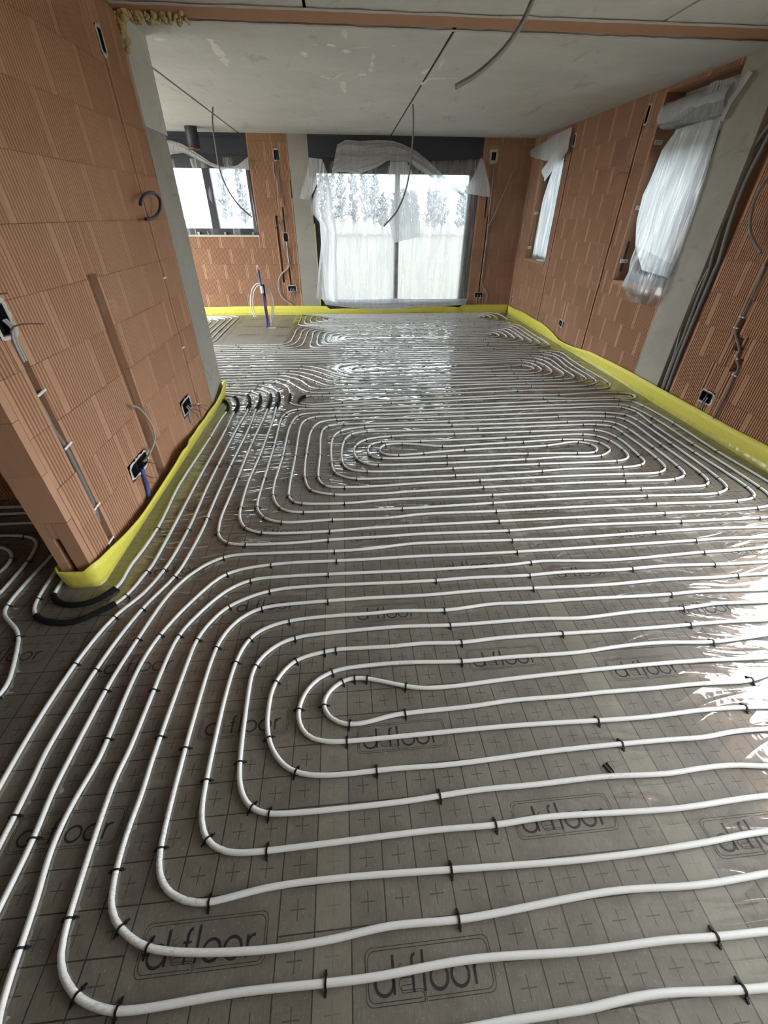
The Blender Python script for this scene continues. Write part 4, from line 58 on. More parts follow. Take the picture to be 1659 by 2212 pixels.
CLIPS={
 'upper':[(-0.850,2.055,-1.26),(-0.768,1.955,-0.45),(-0.662,1.933,-0.09),(0.923,2.164,0.00),(0.908,2.053,-3.13),(0.940,1.954,0.02),(2.033,2.270,3.13),(2.038,2.171,-0.01),(2.027,2.062,-3.14),(2.077,1.969,-0.01),(2.616,1.971,0.03),(2.691,2.077,-3.03),(1.938,3.121,2.94),(2.026,3.067,2.19),(1.988,2.933,0.43),(1.836,2.923,-0.05),(2.002,3.159,-0.27),(2.119,3.095,-0.91),(2.140,2.963,-2.06),(2.010,2.869,-2.84),(2.052,3.270,2.99),(2.158,3.230,2.48),(2.228,3.127,1.92),(2.251,2.952,1.56),(2.091,2.773,0.08),(2.199,3.352,-0.33),(2.328,3.184,-1.38),(2.323,2.830,-1.65),(2.245,2.696,-2.76),(2.081,2.670,-3.08),(2.152,3.472,3.14),(2.271,3.463,2.98),(2.401,3.411,2.27),(2.433,3.266,1.64),(2.443,2.785,1.50),(2.406,2.630,0.93),(2.321,2.576,0.28),(2.034,2.569,-0.02),(2.030,3.547,0.02),(2.380,3.541,-0.28),(2.479,3.479,-0.91),(2.525,3.345,-1.42),(2.535,2.969,-1.58),(2.526,2.649,-1.65),(2.483,2.521,-2.40),(2.372,2.472,-2.95),(1.992,2.470,3.13),(2.462,3.648,2.96),(2.550,3.620,2.62),(2.614,3.552,2.01),(2.634,3.014,1.58),(2.632,2.530,1.48),(2.604,2.420,0.97),(2.548,2.376,0.37),(2.046,2.364,-0.01),(2.509,3.738,-0.19),(2.681,3.670,-0.83),(2.726,3.523,-1.46),(2.733,3.027,-1.58),(2.714,2.458,-1.69),(2.673,2.325,-2.27),(2.556,2.269,-2.93),(2.749,3.860,2.59),(2.828,3.727,1.76),(2.816,3.439,1.54),(2.822,2.868,1.59),(2.833,2.329,1.47),(2.759,2.194,0.47),(2.619,2.168,0.06),(2.760,3.939,-0.33),(2.849,3.878,-0.95),(2.912,3.584,-1.48),(2.918,3.010,-1.56),(2.922,2.313,-1.64),(2.999,3.873,1.75),(3.032,3.432,1.59),(3.025,2.874,1.59),(2.836,4.061,2.95),(2.945,4.013,2.37),(0.332,3.344,0.10),(0.904,3.351,0.00),(1.598,3.358,0.01),(1.140,3.448,-3.13),(0.919,3.544,-0.02),(0.909,3.633,-3.12),(1.993,3.669,-3.06),(0.581,3.230,3.14),(1.338,3.247,-3.11),(0.240,3.233,-3.01),(0.748,3.121,-0.08),(0.414,3.192,-0.09),(0.266,3.177,0.52),(0.212,3.075,1.65),(0.363,2.988,3.12),(0.570,3.005,-3.03),(0.920,3.041,-3.07),(1.462,3.155,0.06),(1.822,3.178,-0.00),(1.637,3.073,-3.00),(0.223,2.943,-0.20),(0.750,2.940,0.01),(1.424,2.941,-0.02),(0.187,2.837,3.04),(0.730,2.832,-3.13),(1.370,2.845,-3.09),(0.758,2.742,0.04),(1.449,2.764,0.01),(0.753,2.636,-3.13),(1.433,2.658,-3.06),(0.918,2.554,0.02),(0.919,2.458,-3.11),(0.955,2.356,0.02),(0.306,2.237,-3.13),(0.928,2.258,-3.10),(-0.868,3.269,-1.59),(-0.757,3.862,1.59),(-0.764,3.034,1.54),(-0.672,3.233,-1.56),(-0.869,2.709,-1.57),(-0.672,2.698,-1.57),(-0.578,3.033,1.57),(-0.476,3.027,-1.56),(-0.390,3.058,1.58),(-0.278,3.029,-1.57),(-0.574,2.456,1.78),(-0.463,2.439,-1.32),(-0.371,2.677,1.74),(-0.273,2.678,-1.41),(-0.769,2.318,1.65),(-0.660,2.318,-1.33),(-0.693,2.096,2.33),(-0.583,2.040,2.91),(-0.169,2.026,-3.11),(-0.176,1.942,0.06),(-0.591,2.195,-0.74),(-0.475,2.141,-0.20),(-0.155,2.143,0.01),(-0.503,2.298,2.32),(-0.345,2.240,3.08),(-0.419,2.365,-0.64),(-0.363,2.342,-0.22),(-0.078,2.325,0.02),(-0.311,2.503,2.35),(-0.147,2.438,2.99),(-0.217,2.562,-0.68),(-0.076,2.528,-0.08),(-0.145,2.735,2.11),(0.014,2.638,2.96),(-0.180,2.899,1.66),(-0.178,3.340,1.37),(-0.118,3.472,0.78),(0.109,3.557,0.16),(-0.081,3.276,-1.80),(-0.091,2.883,-1.36),(-0.020,3.401,-2.41),(0.124,3.454,-3.02),(0.095,2.741,-0.16),(0.017,3.184,1.16),(0.105,3.287,0.57),(0.030,2.932,2.07),(0.142,3.187,-2.29),(0.117,3.113,-1.67),(0.140,2.985,-0.92),(-0.277,3.501,-1.78),(-0.234,3.590,-2.36),(-0.083,3.626,-3.08),(-0.372,3.525,1.39),(-0.150,3.739,0.14),(-0.575,3.649,1.47),(-0.525,3.854,0.97),(-0.328,3.915,0.03),(-0.440,3.754,-2.22),(-0.362,3.812,-2.79),(-0.166,3.827,-3.12),(-0.656,3.910,-1.97),(-0.679,3.803,-1.67),(-0.183,4.004,3.12),(-0.547,4.016,-2.86),(2.054,4.073,-3.11),(-1.376,4.763,-3.12),(-1.057,4.765,2.87),(-1.057,4.656,-0.35),(-0.903,4.518,-1.02)],
 'feed1':[(-1.239,2.130,-1.57),(-1.271,1.622,-1.91),(-1.249,3.425,-1.58)],
 'feed2':[(-1.155,1.741,-1.81),(-1.195,1.568,-1.95),(-1.629,1.575,1.76),(-1.152,3.618,-1.54)],
 'feed3':[(-1.045,2.101,-1.58),(-1.068,1.747,-1.74),(-1.192,1.428,-1.94),(-1.246,1.173,-1.69),(-1.054,3.673,-1.60),(-1.060,2.908,-1.57)],
 'feed4':[(-0.957,2.212,-1.51),(-0.994,1.688,-1.84),(-1.079,1.469,-1.87),(-1.143,1.137,-1.69),(-1.150,0.605,-1.53),(-0.949,3.660,-1.56),(-0.963,2.895,-1.58),(-1.101,4.552,-0.46)],
 'front':[(-1.029,1.286,-1.71),(-0.934,1.302,1.28),(-0.845,1.291,-1.82),(-0.755,1.264,1.38),(-0.656,1.213,-1.73),(-1.058,1.035,-1.63),(-0.862,1.022,-1.57),(-0.515,1.250,0.99),(-0.553,1.129,1.42),(-0.463,1.106,-1.90),(-0.344,1.342,0.18),(-0.307,1.240,-2.89),(-0.488,1.431,-2.84),(-0.467,1.546,0.24),(-0.654,1.455,0.73),(-0.716,1.689,0.59),(-0.766,1.828,-2.78),(-0.580,1.631,-2.83),(-0.488,1.747,0.11),(-0.137,1.838,3.14),(-0.123,1.753,-0.01),(-0.166,1.648,3.13),(-0.163,1.457,-3.11),(-0.366,1.023,1.21),(-0.291,1.119,0.56),(-0.168,1.155,0.16),(-0.118,1.162,0.09),(-0.132,1.052,-2.80),(-0.088,1.003,0.43),(-0.036,1.015,0.02),(0.017,1.009,-0.21),(-0.259,0.895,-1.64),(-0.161,0.904,1.64),(-0.060,0.822,3.01),(-0.070,0.759,-0.02),(-0.362,0.793,1.92),(-0.961,0.833,1.59),(-0.768,0.827,1.57),(-0.662,0.779,-1.54),(-0.453,0.715,-1.44),(-1.052,0.537,-1.50),(-0.943,0.288,1.71),(-0.845,0.339,-1.45),(-0.760,0.437,1.70),(-0.647,0.481,-1.41),(-0.557,0.665,1.62),(-0.749,0.191,-0.50),(-0.638,0.158,-0.10),(-0.693,0.308,2.51),(-0.604,0.264,2.84),(-0.464,0.344,0.02),(-0.508,0.494,2.33),(-0.318,0.451,-3.13),(-0.385,0.571,-0.61),(-0.325,0.548,-0.15),(-0.250,0.668,2.75),(0.034,0.651,-3.11),(-0.128,0.164,-0.01),(0.159,0.848,-3.08),(0.242,0.557,0.06),(0.406,0.462,-3.12),(0.240,0.362,-0.02),(0.238,0.254,-3.13),(0.904,0.764,-0.02),(0.949,0.673,-3.13),(1.521,0.771,-0.05),(0.932,0.166,-0.02),(0.932,0.071,3.11),(0.930,1.862,3.12),(0.923,1.756,0.01),(0.971,1.663,-3.05),(0.927,1.563,0.03),(0.411,1.560,0.02),(0.911,1.467,3.12),(0.416,1.354,0.01),(0.426,1.261,3.12),(0.457,1.160,0.01),(0.941,1.174,-0.00),(0.435,1.062,3.12),(0.176,0.963,-0.26),(1.844,1.876,-3.10),(2.042,1.781,0.03),(2.015,1.675,-3.11),(1.516,1.570,0.05),(2.001,1.572,-0.03),(2.064,1.480,-3.11),(1.611,1.375,0.04),(1.611,1.279,-3.08),(1.578,1.180,0.03),(1.615,1.078,-3.14),(1.641,0.883,-2.99)],
 'mid':[(2.934,4.265,2.96),(3.067,4.211,2.10),(2.821,4.131,-0.26),(2.072,5.309,0.18),(2.218,5.335,-0.09),(2.289,5.145,-2.68),(2.024,5.160,3.09),(1.775,5.146,-3.08),(2.285,5.487,2.89),(2.378,5.424,2.16),(2.418,5.293,1.71),(2.405,5.119,1.07),(2.277,5.024,0.33),(2.009,5.016,-0.04),(2.303,5.574,-0.20),(2.468,5.486,-0.84),(2.536,5.313,-1.45),(2.488,5.011,-2.23),(2.333,4.925,-2.95),(1.748,4.939,3.12),(2.498,5.660,2.66),(2.597,5.538,1.94),(2.625,5.286,1.60),(2.608,4.923,1.04),(2.437,4.833,0.19),(1.995,4.834,0.01),(2.501,5.776,-0.22),(2.662,5.685,-0.91),(2.709,5.548,-1.45),(2.700,5.180,-1.60),(2.692,4.820,-2.17),(2.518,4.754,-3.00),(2.267,4.738,-3.10),(2.690,5.852,2.78),(2.814,5.740,1.97),(2.799,5.205,1.60),(2.826,4.804,1.42),(2.648,4.655,0.24),(2.026,4.638,-0.01),(2.583,5.959,0.03),(2.764,5.946,-0.35),(2.861,5.873,-0.96),(2.906,5.690,-1.50),(2.890,5.243,-1.57),(2.906,4.722,-1.71),(2.714,4.537,-2.88),(2.050,4.539,3.12),(2.704,6.035,3.02),(2.845,6.000,2.79),(2.990,5.906,2.07),(2.993,5.131,1.60),(3.014,4.601,1.40),(2.751,4.408,0.09),(1.843,4.406,0.03),(2.255,4.256,-3.13),(2.044,4.168,-0.08),(-1.247,5.260,0.02),(-1.254,5.472,0.01),(-1.049,5.359,-3.12),(-0.630,5.474,-0.14),(-0.656,5.357,2.92),(-0.772,5.263,-0.15),(-0.876,5.171,3.14),(-1.251,5.066,0.02),(-1.320,4.954,-3.09),(-1.344,4.868,0.02),(-1.012,4.869,-0.08),(-0.873,4.842,-0.38),(-0.786,4.786,-0.78),(-0.709,4.663,-1.20),(-0.758,4.904,2.35),(-0.623,4.711,2.13),(-0.588,4.905,-0.95),(-0.489,4.718,-1.04),(-0.620,5.090,2.47),(-0.418,4.873,2.27),(-0.440,5.076,-0.78),(-0.330,4.952,-0.83),(-0.338,5.146,2.32),(-0.461,4.505,2.60),(-0.349,4.609,-0.19),(-0.315,4.385,-0.02),(-0.437,4.387,0.05),(-0.468,4.097,-0.17),(-0.235,5.223,2.43),(-0.080,5.178,2.31),(-0.135,4.946,2.67),(-0.137,4.805,-0.29),(-0.199,4.682,2.91),(-0.242,4.479,-3.11),(-0.098,4.180,-3.03),(0.118,5.090,3.05),(0.158,4.898,3.09),(0.173,4.793,0.01),(0.174,5.199,0.18),(0.346,5.238,0.14),(0.378,4.477,-3.14),(0.481,4.686,-3.09),(0.751,4.362,0.02),(0.915,4.806,0.02),(0.856,4.899,-3.11),(0.922,5.005,0.08),(0.665,5.119,-3.08),(1.233,5.142,-3.12),(0.912,5.250,0.03),(0.163,5.400,-2.96),(0.406,4.130,0.05)],
 'far_lower':[(-3.182,6.459,-0.00),(-2.731,6.459,-0.00),(-2.245,6.458,-0.00),(-1.617,6.456,-0.00),(-1.049,6.457,0.05),(-0.796,6.761,1.46),(-0.779,7.290,1.57),(-0.510,7.683,0.03),(-0.050,7.670,-0.00),(0.566,7.669,-0.00),(1.021,7.668,-0.00),(1.549,7.668,0.00),(2.102,7.669,0.00),(2.634,7.677,0.03),(2.922,7.330,-1.61),(2.921,6.714,-1.54),(2.559,6.351,3.11),(2.063,6.357,3.14),(1.478,6.359,3.14),(0.870,6.358,-3.14),(0.367,6.357,-3.14),(-0.070,6.355,-3.13),(-0.587,6.566,1.59),(-0.584,7.065,1.61),(-0.421,7.479,0.09),(0.223,7.473,-0.00),(0.799,7.472,-0.00),(1.343,7.472,0.00),(1.966,7.474,0.01),(2.394,7.481,0.03),(2.738,7.147,-1.54),(2.708,6.627,-2.00),(2.282,6.550,3.12),(1.690,6.554,3.14),(1.026,6.554,-3.14),(0.552,6.554,-3.14),(-0.028,6.547,-3.11),(-0.389,6.755,1.65),(-0.235,7.282,0.13),(0.368,7.278,-0.01),(0.851,7.276,-0.00),(1.491,7.277,0.00),(2.090,7.280,0.02),(2.535,7.053,-1.53),(2.139,6.744,3.11),(1.608,6.749,3.14),(0.994,6.750,-3.14),(0.353,6.747,-3.13),(-0.091,6.756,2.80),(0.151,7.089,-0.03),(0.679,7.081,-0.00),(1.225,7.081,0.00),(1.682,7.082,0.00),(2.280,7.080,-0.33),(1.912,6.985,3.13),(1.269,6.985,-3.14),(0.778,6.984,-3.14),(0.214,6.989,3.11),(0.087,6.839,-0.01),(0.666,6.846,0.00),(1.138,6.847,0.00),(2.226,6.838,0.03),(2.239,7.187,3.10),(1.018,7.179,3.14),(0.538,7.180,3.14),(-0.098,7.187,-3.09),(-0.287,6.836,-1.49),(0.258,6.649,0.00),(0.838,6.650,0.00),(1.413,6.651,0.00),(2.078,6.649,-0.01),(2.626,6.787,1.41),(2.526,7.371,2.85),(1.572,7.374,-3.14),(1.130,7.374,-3.14),(0.654,7.374,3.14),(0.181,7.376,3.14),(-0.448,7.331,-2.27),(-0.498,6.874,-1.56),(-0.349,6.452,-0.16),(0.198,6.454,0.01),(0.838,6.456,0.00),(1.501,6.456,-0.00),(2.104,6.455,-0.01),(2.824,6.838,1.60),(2.820,7.445,1.75),(2.449,7.577,-3.11),(1.854,7.571,-3.14),(0.749,7.569,3.14),(0.159,7.571,3.14),(-0.437,7.580,-3.11),(-0.685,7.173,-1.59),(-0.701,6.613,-1.66),(-1.018,6.350,-3.11),(-1.563,6.355,3.14),(-2.025,6.354,-3.14),(-2.575,6.353,-3.14),(-3.141,6.351,-3.14)],
 'far_feed':[(-3.181,6.559,-0.00),(-2.662,6.559,-0.00),(-2.235,6.558,-0.00),(-1.675,6.557,-0.00),(-1.189,6.553,0.03),(-0.884,6.963,1.53),(-0.877,7.490,1.50),(-0.529,7.778,-0.05),(0.128,7.767,-0.00),(0.659,7.767,-0.00),(1.170,7.766,-0.00),(1.678,7.766,0.00),(2.227,7.767,0.00),(2.672,7.772,0.03),(3.023,7.498,-1.59),(3.016,6.840,-1.56),(2.989,6.279,-2.21),(2.394,6.230,3.13),(1.732,6.235,3.14),(1.100,6.238,3.14),(0.485,6.241,3.14),(-0.141,6.243,3.14),(-0.767,6.245,3.14),(-1.260,6.247,3.14),(-1.809,6.249,3.14),(-2.319,6.250,3.14),(-2.812,6.252,3.14),(-3.378,6.254,3.14)],
 'far_row':[(-3.188,6.150,-0.00),(-2.611,6.149,-0.00),(-2.034,6.148,-0.00),(-1.577,6.147,-0.00),(-1.036,6.146,-0.00),(-0.507,6.145,-0.00),(0.094,6.144,-0.00),(0.538,6.144,-0.00),(1.007,6.143,-0.00),(1.560,6.142,-0.00),(2.089,6.141,-0.00),(2.678,6.140,-0.00)],
 'far_upper':[(0.678,7.835,3.14),(0.205,7.836,3.14),(-0.450,7.834,-3.12),(-0.877,7.948,1.79),(-0.882,8.411,1.61),(-0.717,8.805,0.09),(-0.212,8.799,-0.01),(0.276,8.797,-0.00),(0.833,8.796,-0.00),(1.487,8.797,0.00),(1.943,8.798,0.00),(2.473,8.801,0.02),(2.966,8.638,-1.45),(2.862,8.042,-2.85),(2.193,8.036,3.14),(1.735,8.038,3.14),(1.170,8.039,3.14),(0.518,8.038,-3.14),(0.075,8.037,-3.14),(-0.497,8.029,3.09),(-0.692,8.385,1.55),(-0.273,8.653,-0.03),(0.385,8.647,-0.00),(0.953,8.646,-0.00),(1.378,8.647,0.00),(1.826,8.648,0.00),(2.354,8.654,0.03),(2.686,8.304,-2.05),(2.219,8.234,3.12),(1.619,8.238,3.14),(1.086,8.238,-3.14),(0.597,8.238,-3.14),(-0.011,8.234,-3.12),(-0.472,8.332,1.84),(-0.076,8.501,-0.03),(0.543,8.499,-0.00),(1.094,8.499,-0.00),(1.717,8.499,0.00),(2.275,8.503,0.02),(-0.257,8.330,-0.02),(0.252,8.336,0.00),(0.868,8.338,0.00),(1.467,8.338,-0.00),(2.029,8.336,-0.01),(2.593,8.405,1.13),(2.079,8.575,-3.13),(1.475,8.572,-3.14),(-0.587,8.341,-1.55),(-0.139,8.133,0.02),(0.443,8.137,0.00),(1.063,8.138,0.00),(2.041,8.137,-0.01),(2.602,8.129,0.04),(2.786,8.639,1.93),(2.226,8.725,-3.13),(1.638,8.722,-3.14),(1.112,8.721,-3.14),(0.596,8.722,3.14),(-0.014,8.723,3.14),(-0.453,8.730,3.11),(-0.795,8.354,-1.58),(0.172,7.937,0.00),(0.628,7.936,-0.00),(1.090,7.936,-0.00),(1.740,7.934,-0.00),(2.263,7.934,0.00),(2.758,7.940,0.01),(2.609,7.833,3.12),(2.019,7.836,-3.14),(1.550,7.836,-3.14)],
 'kitchen':[(-3.278,8.720,-0.00),(-2.687,8.719,0.00),(-2.090,8.683,-0.77),(-2.049,8.262,-1.59),(-2.052,7.631,-1.57),(-2.048,7.089,-1.54),(-2.276,6.713,-3.14),(-2.846,6.721,-3.14),(-3.340,6.716,3.04),(-3.500,7.262,1.56),(-3.499,7.748,1.57),(-3.507,8.310,1.57),(-3.192,8.538,-0.01),(-2.607,8.537,0.03),(-2.245,8.172,-1.60),(-2.250,7.530,-1.56),(-2.251,7.070,-1.76),(-2.764,6.950,3.14),(-3.305,7.121,1.64),(-3.299,7.597,1.57),(-3.307,8.123,1.56),(-2.851,8.356,-0.01),(-2.452,8.068,-1.59),(-2.454,7.529,-1.54),(-2.758,7.168,-3.13),(-2.898,7.295,-0.05),(-2.562,8.128,1.78),(-3.065,8.234,-2.78),(-3.150,7.671,-1.56),(-3.125,7.120,-0.95),(-2.638,7.051,0.03),(-2.344,7.374,1.60),(-2.348,8.036,1.54),(-2.483,8.436,2.98),(-2.950,8.437,3.11),(-3.368,8.389,-2.27),(-3.399,7.762,-1.57),(-3.408,7.090,-1.58),(-3.114,6.827,0.00),(-2.626,6.832,-0.03),(-2.172,6.895,1.01),(-2.151,7.464,1.58),(-2.151,8.006,1.56),(-2.227,8.611,2.73),(-3.360,8.625,3.14)],
 'left_bend':[(-1.852,1.866,-1.48),(-2.006,2.106,-0.26),(-2.876,2.123,0.01),(-2.243,2.123,-0.02),(-2.011,1.175,-1.56),(-1.997,0.622,-1.57),(-1.998,0.044,-1.57),(-2.000,-0.520,-1.57)],
 'left_inner':[(-1.958,1.899,-1.20),(-2.878,2.014,-0.00),(-2.329,2.017,0.02),(-2.043,1.704,-2.50),(-2.200,1.123,-1.56),(-2.198,0.688,-1.57),(-2.199,0.090,-1.57),(-2.200,-0.418,-1.57)],
 'left_long':[(-1.753,1.538,-1.39),(-1.579,1.337,-0.99),(-2.877,2.238,-0.01),(-2.415,2.237,0.01),(-1.813,2.158,-0.91),(-1.482,1.041,-1.89),(-1.740,0.626,-1.51),(-1.728,0.067,-1.58),(-1.737,-0.563,-1.58)],
}
SLEEVES={'upper': [('upper', (-0.792, 4.502), (-0.764, 4.096)), ('upper', (-0.87, 4.445), (-0.847, 4.035))], 'mid': [('mid', (-0.659, 4.437), (-0.647, 4.215)), ('mid', (-0.502, 4.381), (-0.549, 4.186))], 'feed1': [('feed1', (-1.374, 4.338), (-1.238, 3.989)), ('feed1', (-1.575, 1.607), (-1.268, 1.625))], 'feed2': [('feed2', (-1.239, 4.402), (-1.158, 3.995)), ('feed2', (-1.574, 1.463), (-1.214, 1.524))], 'feed3': [('feed3', (-1.111, 4.445), (-1.048, 4.059))], 'feed4': [('feed4', (-0.985, 4.444), (-0.957, 4.053))]}
LOOSE=(0.856, 0.593)
FILM={
 'patio_main':([(-0.349,8.860,2.131),(-0.318,8.860,1.608),(-0.367,8.860,0.968),(-0.385,8.860,0.181)],
   [(2.305,8.860,2.327),(2.303,8.860,1.622),(2.311,8.860,0.967),(2.359,8.860,0.149)]),
 'patio_left':([(-0.317,8.720,2.303),(-0.387,8.720,2.031),(-0.514,8.720,1.802),(-0.567,8.720,1.626),(-0.423,8.720,1.466),(-0.420,8.720,1.195),(-0.486,8.720,0.866),(-0.588,8.720,0.304)],
   [(-0.238,8.720,2.124),(-0.206,8.720,1.920),(-0.159,8.720,1.528),(-0.133,8.720,1.259),(-0.168,8.720,0.978),(-0.170,8.720,0.637),(-0.186,8.720,0.228)]),
 'patio_flap':([(-0.520,8.680,2.315),(-0.573,8.680,2.136),(-0.662,8.680,1.952),(-0.726,8.680,1.800)],
   [(-0.316,8.680,2.300),(-0.369,8.680,2.084),(-0.493,8.680,1.878),(-0.598,8.680,1.772)]),
 'patio_top':([(-0.064,8.700,2.479),(0.076,8.700,2.541),(0.280,8.700,2.526),(0.600,8.700,2.543),(0.830,8.700,2.534),(0.993,8.700,2.493),(1.182,8.700,2.426),(1.427,8.700,2.286),(1.682,8.700,2.105),(2.014,8.700,1.879)],
   [(-0.194,8.700,2.078),(-0.060,8.700,2.152),(0.268,8.700,2.124),(0.552,8.700,2.204),(0.740,8.700,2.296),(1.071,8.700,2.282),(1.217,8.700,2.202),(1.440,8.700,2.103),(1.695,8.700,1.973),(2.056,8.700,1.841)]),
 'patio_corner':([(2.264,8.720,2.352),(2.212,8.720,2.205),(2.134,8.720,2.054),(2.018,8.720,1.890)],
   [(2.317,8.720,2.316),(2.391,8.720,2.151),(2.467,8.720,1.981),(2.503,8.720,1.835)]),
 'patio_band':([(-0.195,8.850,2.288),(0.372,8.850,2.286),(1.089,8.850,2.294),(1.814,8.850,2.321),(2.325,8.850,2.345)],
   [(-0.230,8.850,2.132),(0.369,8.850,2.134),(1.096,8.850,2.127),(1.839,8.850,2.077),(2.335,8.850,2.101)]),
 'patio_bottom':([(-0.496,8.780,0.307),(0.049,8.780,0.266),(0.882,8.780,0.286),(1.727,8.780,0.256),(2.323,8.780,0.277)],
   [(-0.422,8.740,0.189),(-0.012,8.740,0.143),(0.460,8.740,0.094),(0.881,8.740,0.095),(1.445,8.740,0.137),(2.270,8.740,0.169)]),
 'patio_mid':([(0.776,8.700,2.288),(0.754,8.700,2.151),(0.741,8.700,1.811),(0.762,8.700,1.512),(0.856,8.700,1.181)],
   [(1.047,8.700,2.282),(1.149,8.700,2.137),(1.221,8.700,1.892),(1.289,8.700,1.556),(1.331,8.700,1.274)]),
 'left_valance':([(-2.786,8.800,2.489),(-2.647,8.800,2.505),(-2.483,8.800,2.470),(-2.277,8.800,2.359),(-2.087,8.800,2.245),(-1.918,8.800,2.192),(-1.693,8.800,2.210),(-1.490,8.800,2.323)],
   [(-2.802,8.800,2.307),(-2.655,8.800,2.339),(-2.474,8.800,2.357),(-2.297,8.800,2.282),(-2.098,8.800,2.198),(-1.946,8.800,2.160),(-1.704,8.800,2.155),(-1.500,8.800,2.157)]),
 'left_main':([(-2.853,8.930,2.286),(-2.877,8.930,1.996),(-2.875,8.930,1.568),(-2.854,8.930,1.258)],
   [(-1.512,8.930,2.333),(-1.530,8.930,2.008),(-1.527,8.930,1.664),(-1.527,8.930,1.281)]),
 'small_main':([(3.302,8.153,2.232),(3.302,8.280,2.034),(3.302,8.390,1.780),(3.302,8.405,1.331),(3.302,8.376,0.945)],
   [(3.262,7.751,2.308),(3.262,7.733,2.007),(3.262,7.734,1.755),(3.262,7.734,1.353),(3.262,7.706,0.983)]),
 'small_flap':([(3.132,9.175,2.449),(3.132,8.643,2.486),(3.132,8.048,2.534),(3.132,7.699,2.562),(3.132,7.387,2.569)],
   [(3.132,9.055,2.418),(3.132,8.087,2.268),(3.132,7.891,2.271),(3.132,7.722,2.304),(3.132,7.385,2.325)]),
 'small_fold':([(3.102,7.328,2.554),(3.102,7.628,2.443),(3.102,7.845,2.314),(3.102,8.160,2.167)],
   [(3.102,7.339,2.545),(3.102,7.311,2.312),(3.102,7.582,2.188),(3.102,7.953,2.016)]),
 'small_strip':([(3.182,8.560,2.292),(3.182,8.699,2.080),(3.182,8.781,1.772),(3.182,8.783,1.349),(3.182,8.782,0.929)],
   [(3.202,8.454,2.200),(3.202,8.425,2.000),(3.202,8.585,1.754),(3.202,8.603,1.354),(3.202,8.605,0.943)]),
 'big_main':([(3.152,5.038,2.260),(3.152,5.178,2.130),(3.152,5.223,1.906),(3.152,5.270,1.776),(3.152,5.234,1.545),(3.152,5.119,1.332),(3.152,4.869,1.128)],
   [(3.152,4.465,2.273),(3.152,4.442,2.180),(3.152,4.396,1.826),(3.152,4.382,1.537),(3.152,4.384,1.307),(3.152,4.403,1.105)]),
 'big_bag':([(3.132,5.087,1.334),(3.132,5.115,1.207),(3.132,5.077,1.082),(3.132,5.148,0.955),(3.132,5.010,0.892),(3.132,4.829,0.818)],
   [(3.132,4.358,1.222),(3.132,4.374,1.154),(3.132,4.378,1.096),(3.132,4.371,1.004),(3.132,4.375,0.944),(3.132,4.482,0.851)]),
 'big_top':([(3.132,5.562,2.323),(3.132,5.241,2.309),(3.132,4.997,2.301),(3.132,4.765,2.306),(3.132,4.454,2.295)],
   [(3.132,5.607,2.339),(3.132,5.212,2.329),(3.132,4.911,2.396),(3.132,4.726,2.523),(3.132,4.363,2.479)]),
 'big_side':([(3.152,4.342,2.512),(3.152,4.405,2.465),(3.152,4.453,2.367),(3.152,4.476,2.267)],
   [(3.122,4.254,2.480),(3.122,4.296,2.416),(3.122,4.362,2.329),(3.122,4.386,2.222)]),
}
SMEARS=[([(-0.079,4.504),(-0.003,4.578)],0.03),([(0.033,4.655),(0.105,4.689)],0.06),([(0.117,4.596),(0.266,4.531)],0.012),([(-0.167,5.384),(-0.084,5.499)],0.05),([(-0.066,5.543),(0.072,5.220)],0.014),([(0.187,5.346),(0.264,5.267)],0.05),([(0.281,5.231),(0.283,4.691)],0.025),([(0.398,4.503),(0.448,4.498)],0.015),([(0.033,5.587),(0.058,6.057)],0.04),([(-0.909,4.475),(-0.920,4.817),(-0.930,5.260)],0.05),([(-1.316,4.526),(-1.231,4.544)],0.04),([(0.860,5.102),(0.853,4.768)],0.02),([(0.046,4.208),(0.065,4.398)],0.03),([(-0.273,4.697),(-0.252,4.856)],0.03),([(-0.182,4.548),(-0.144,4.554)],0.012),([(0.790,5.624),(0.833,5.385),(1.101,5.341)],0.05),([(0.752,5.249),(0.776,5.046)],0.03)]
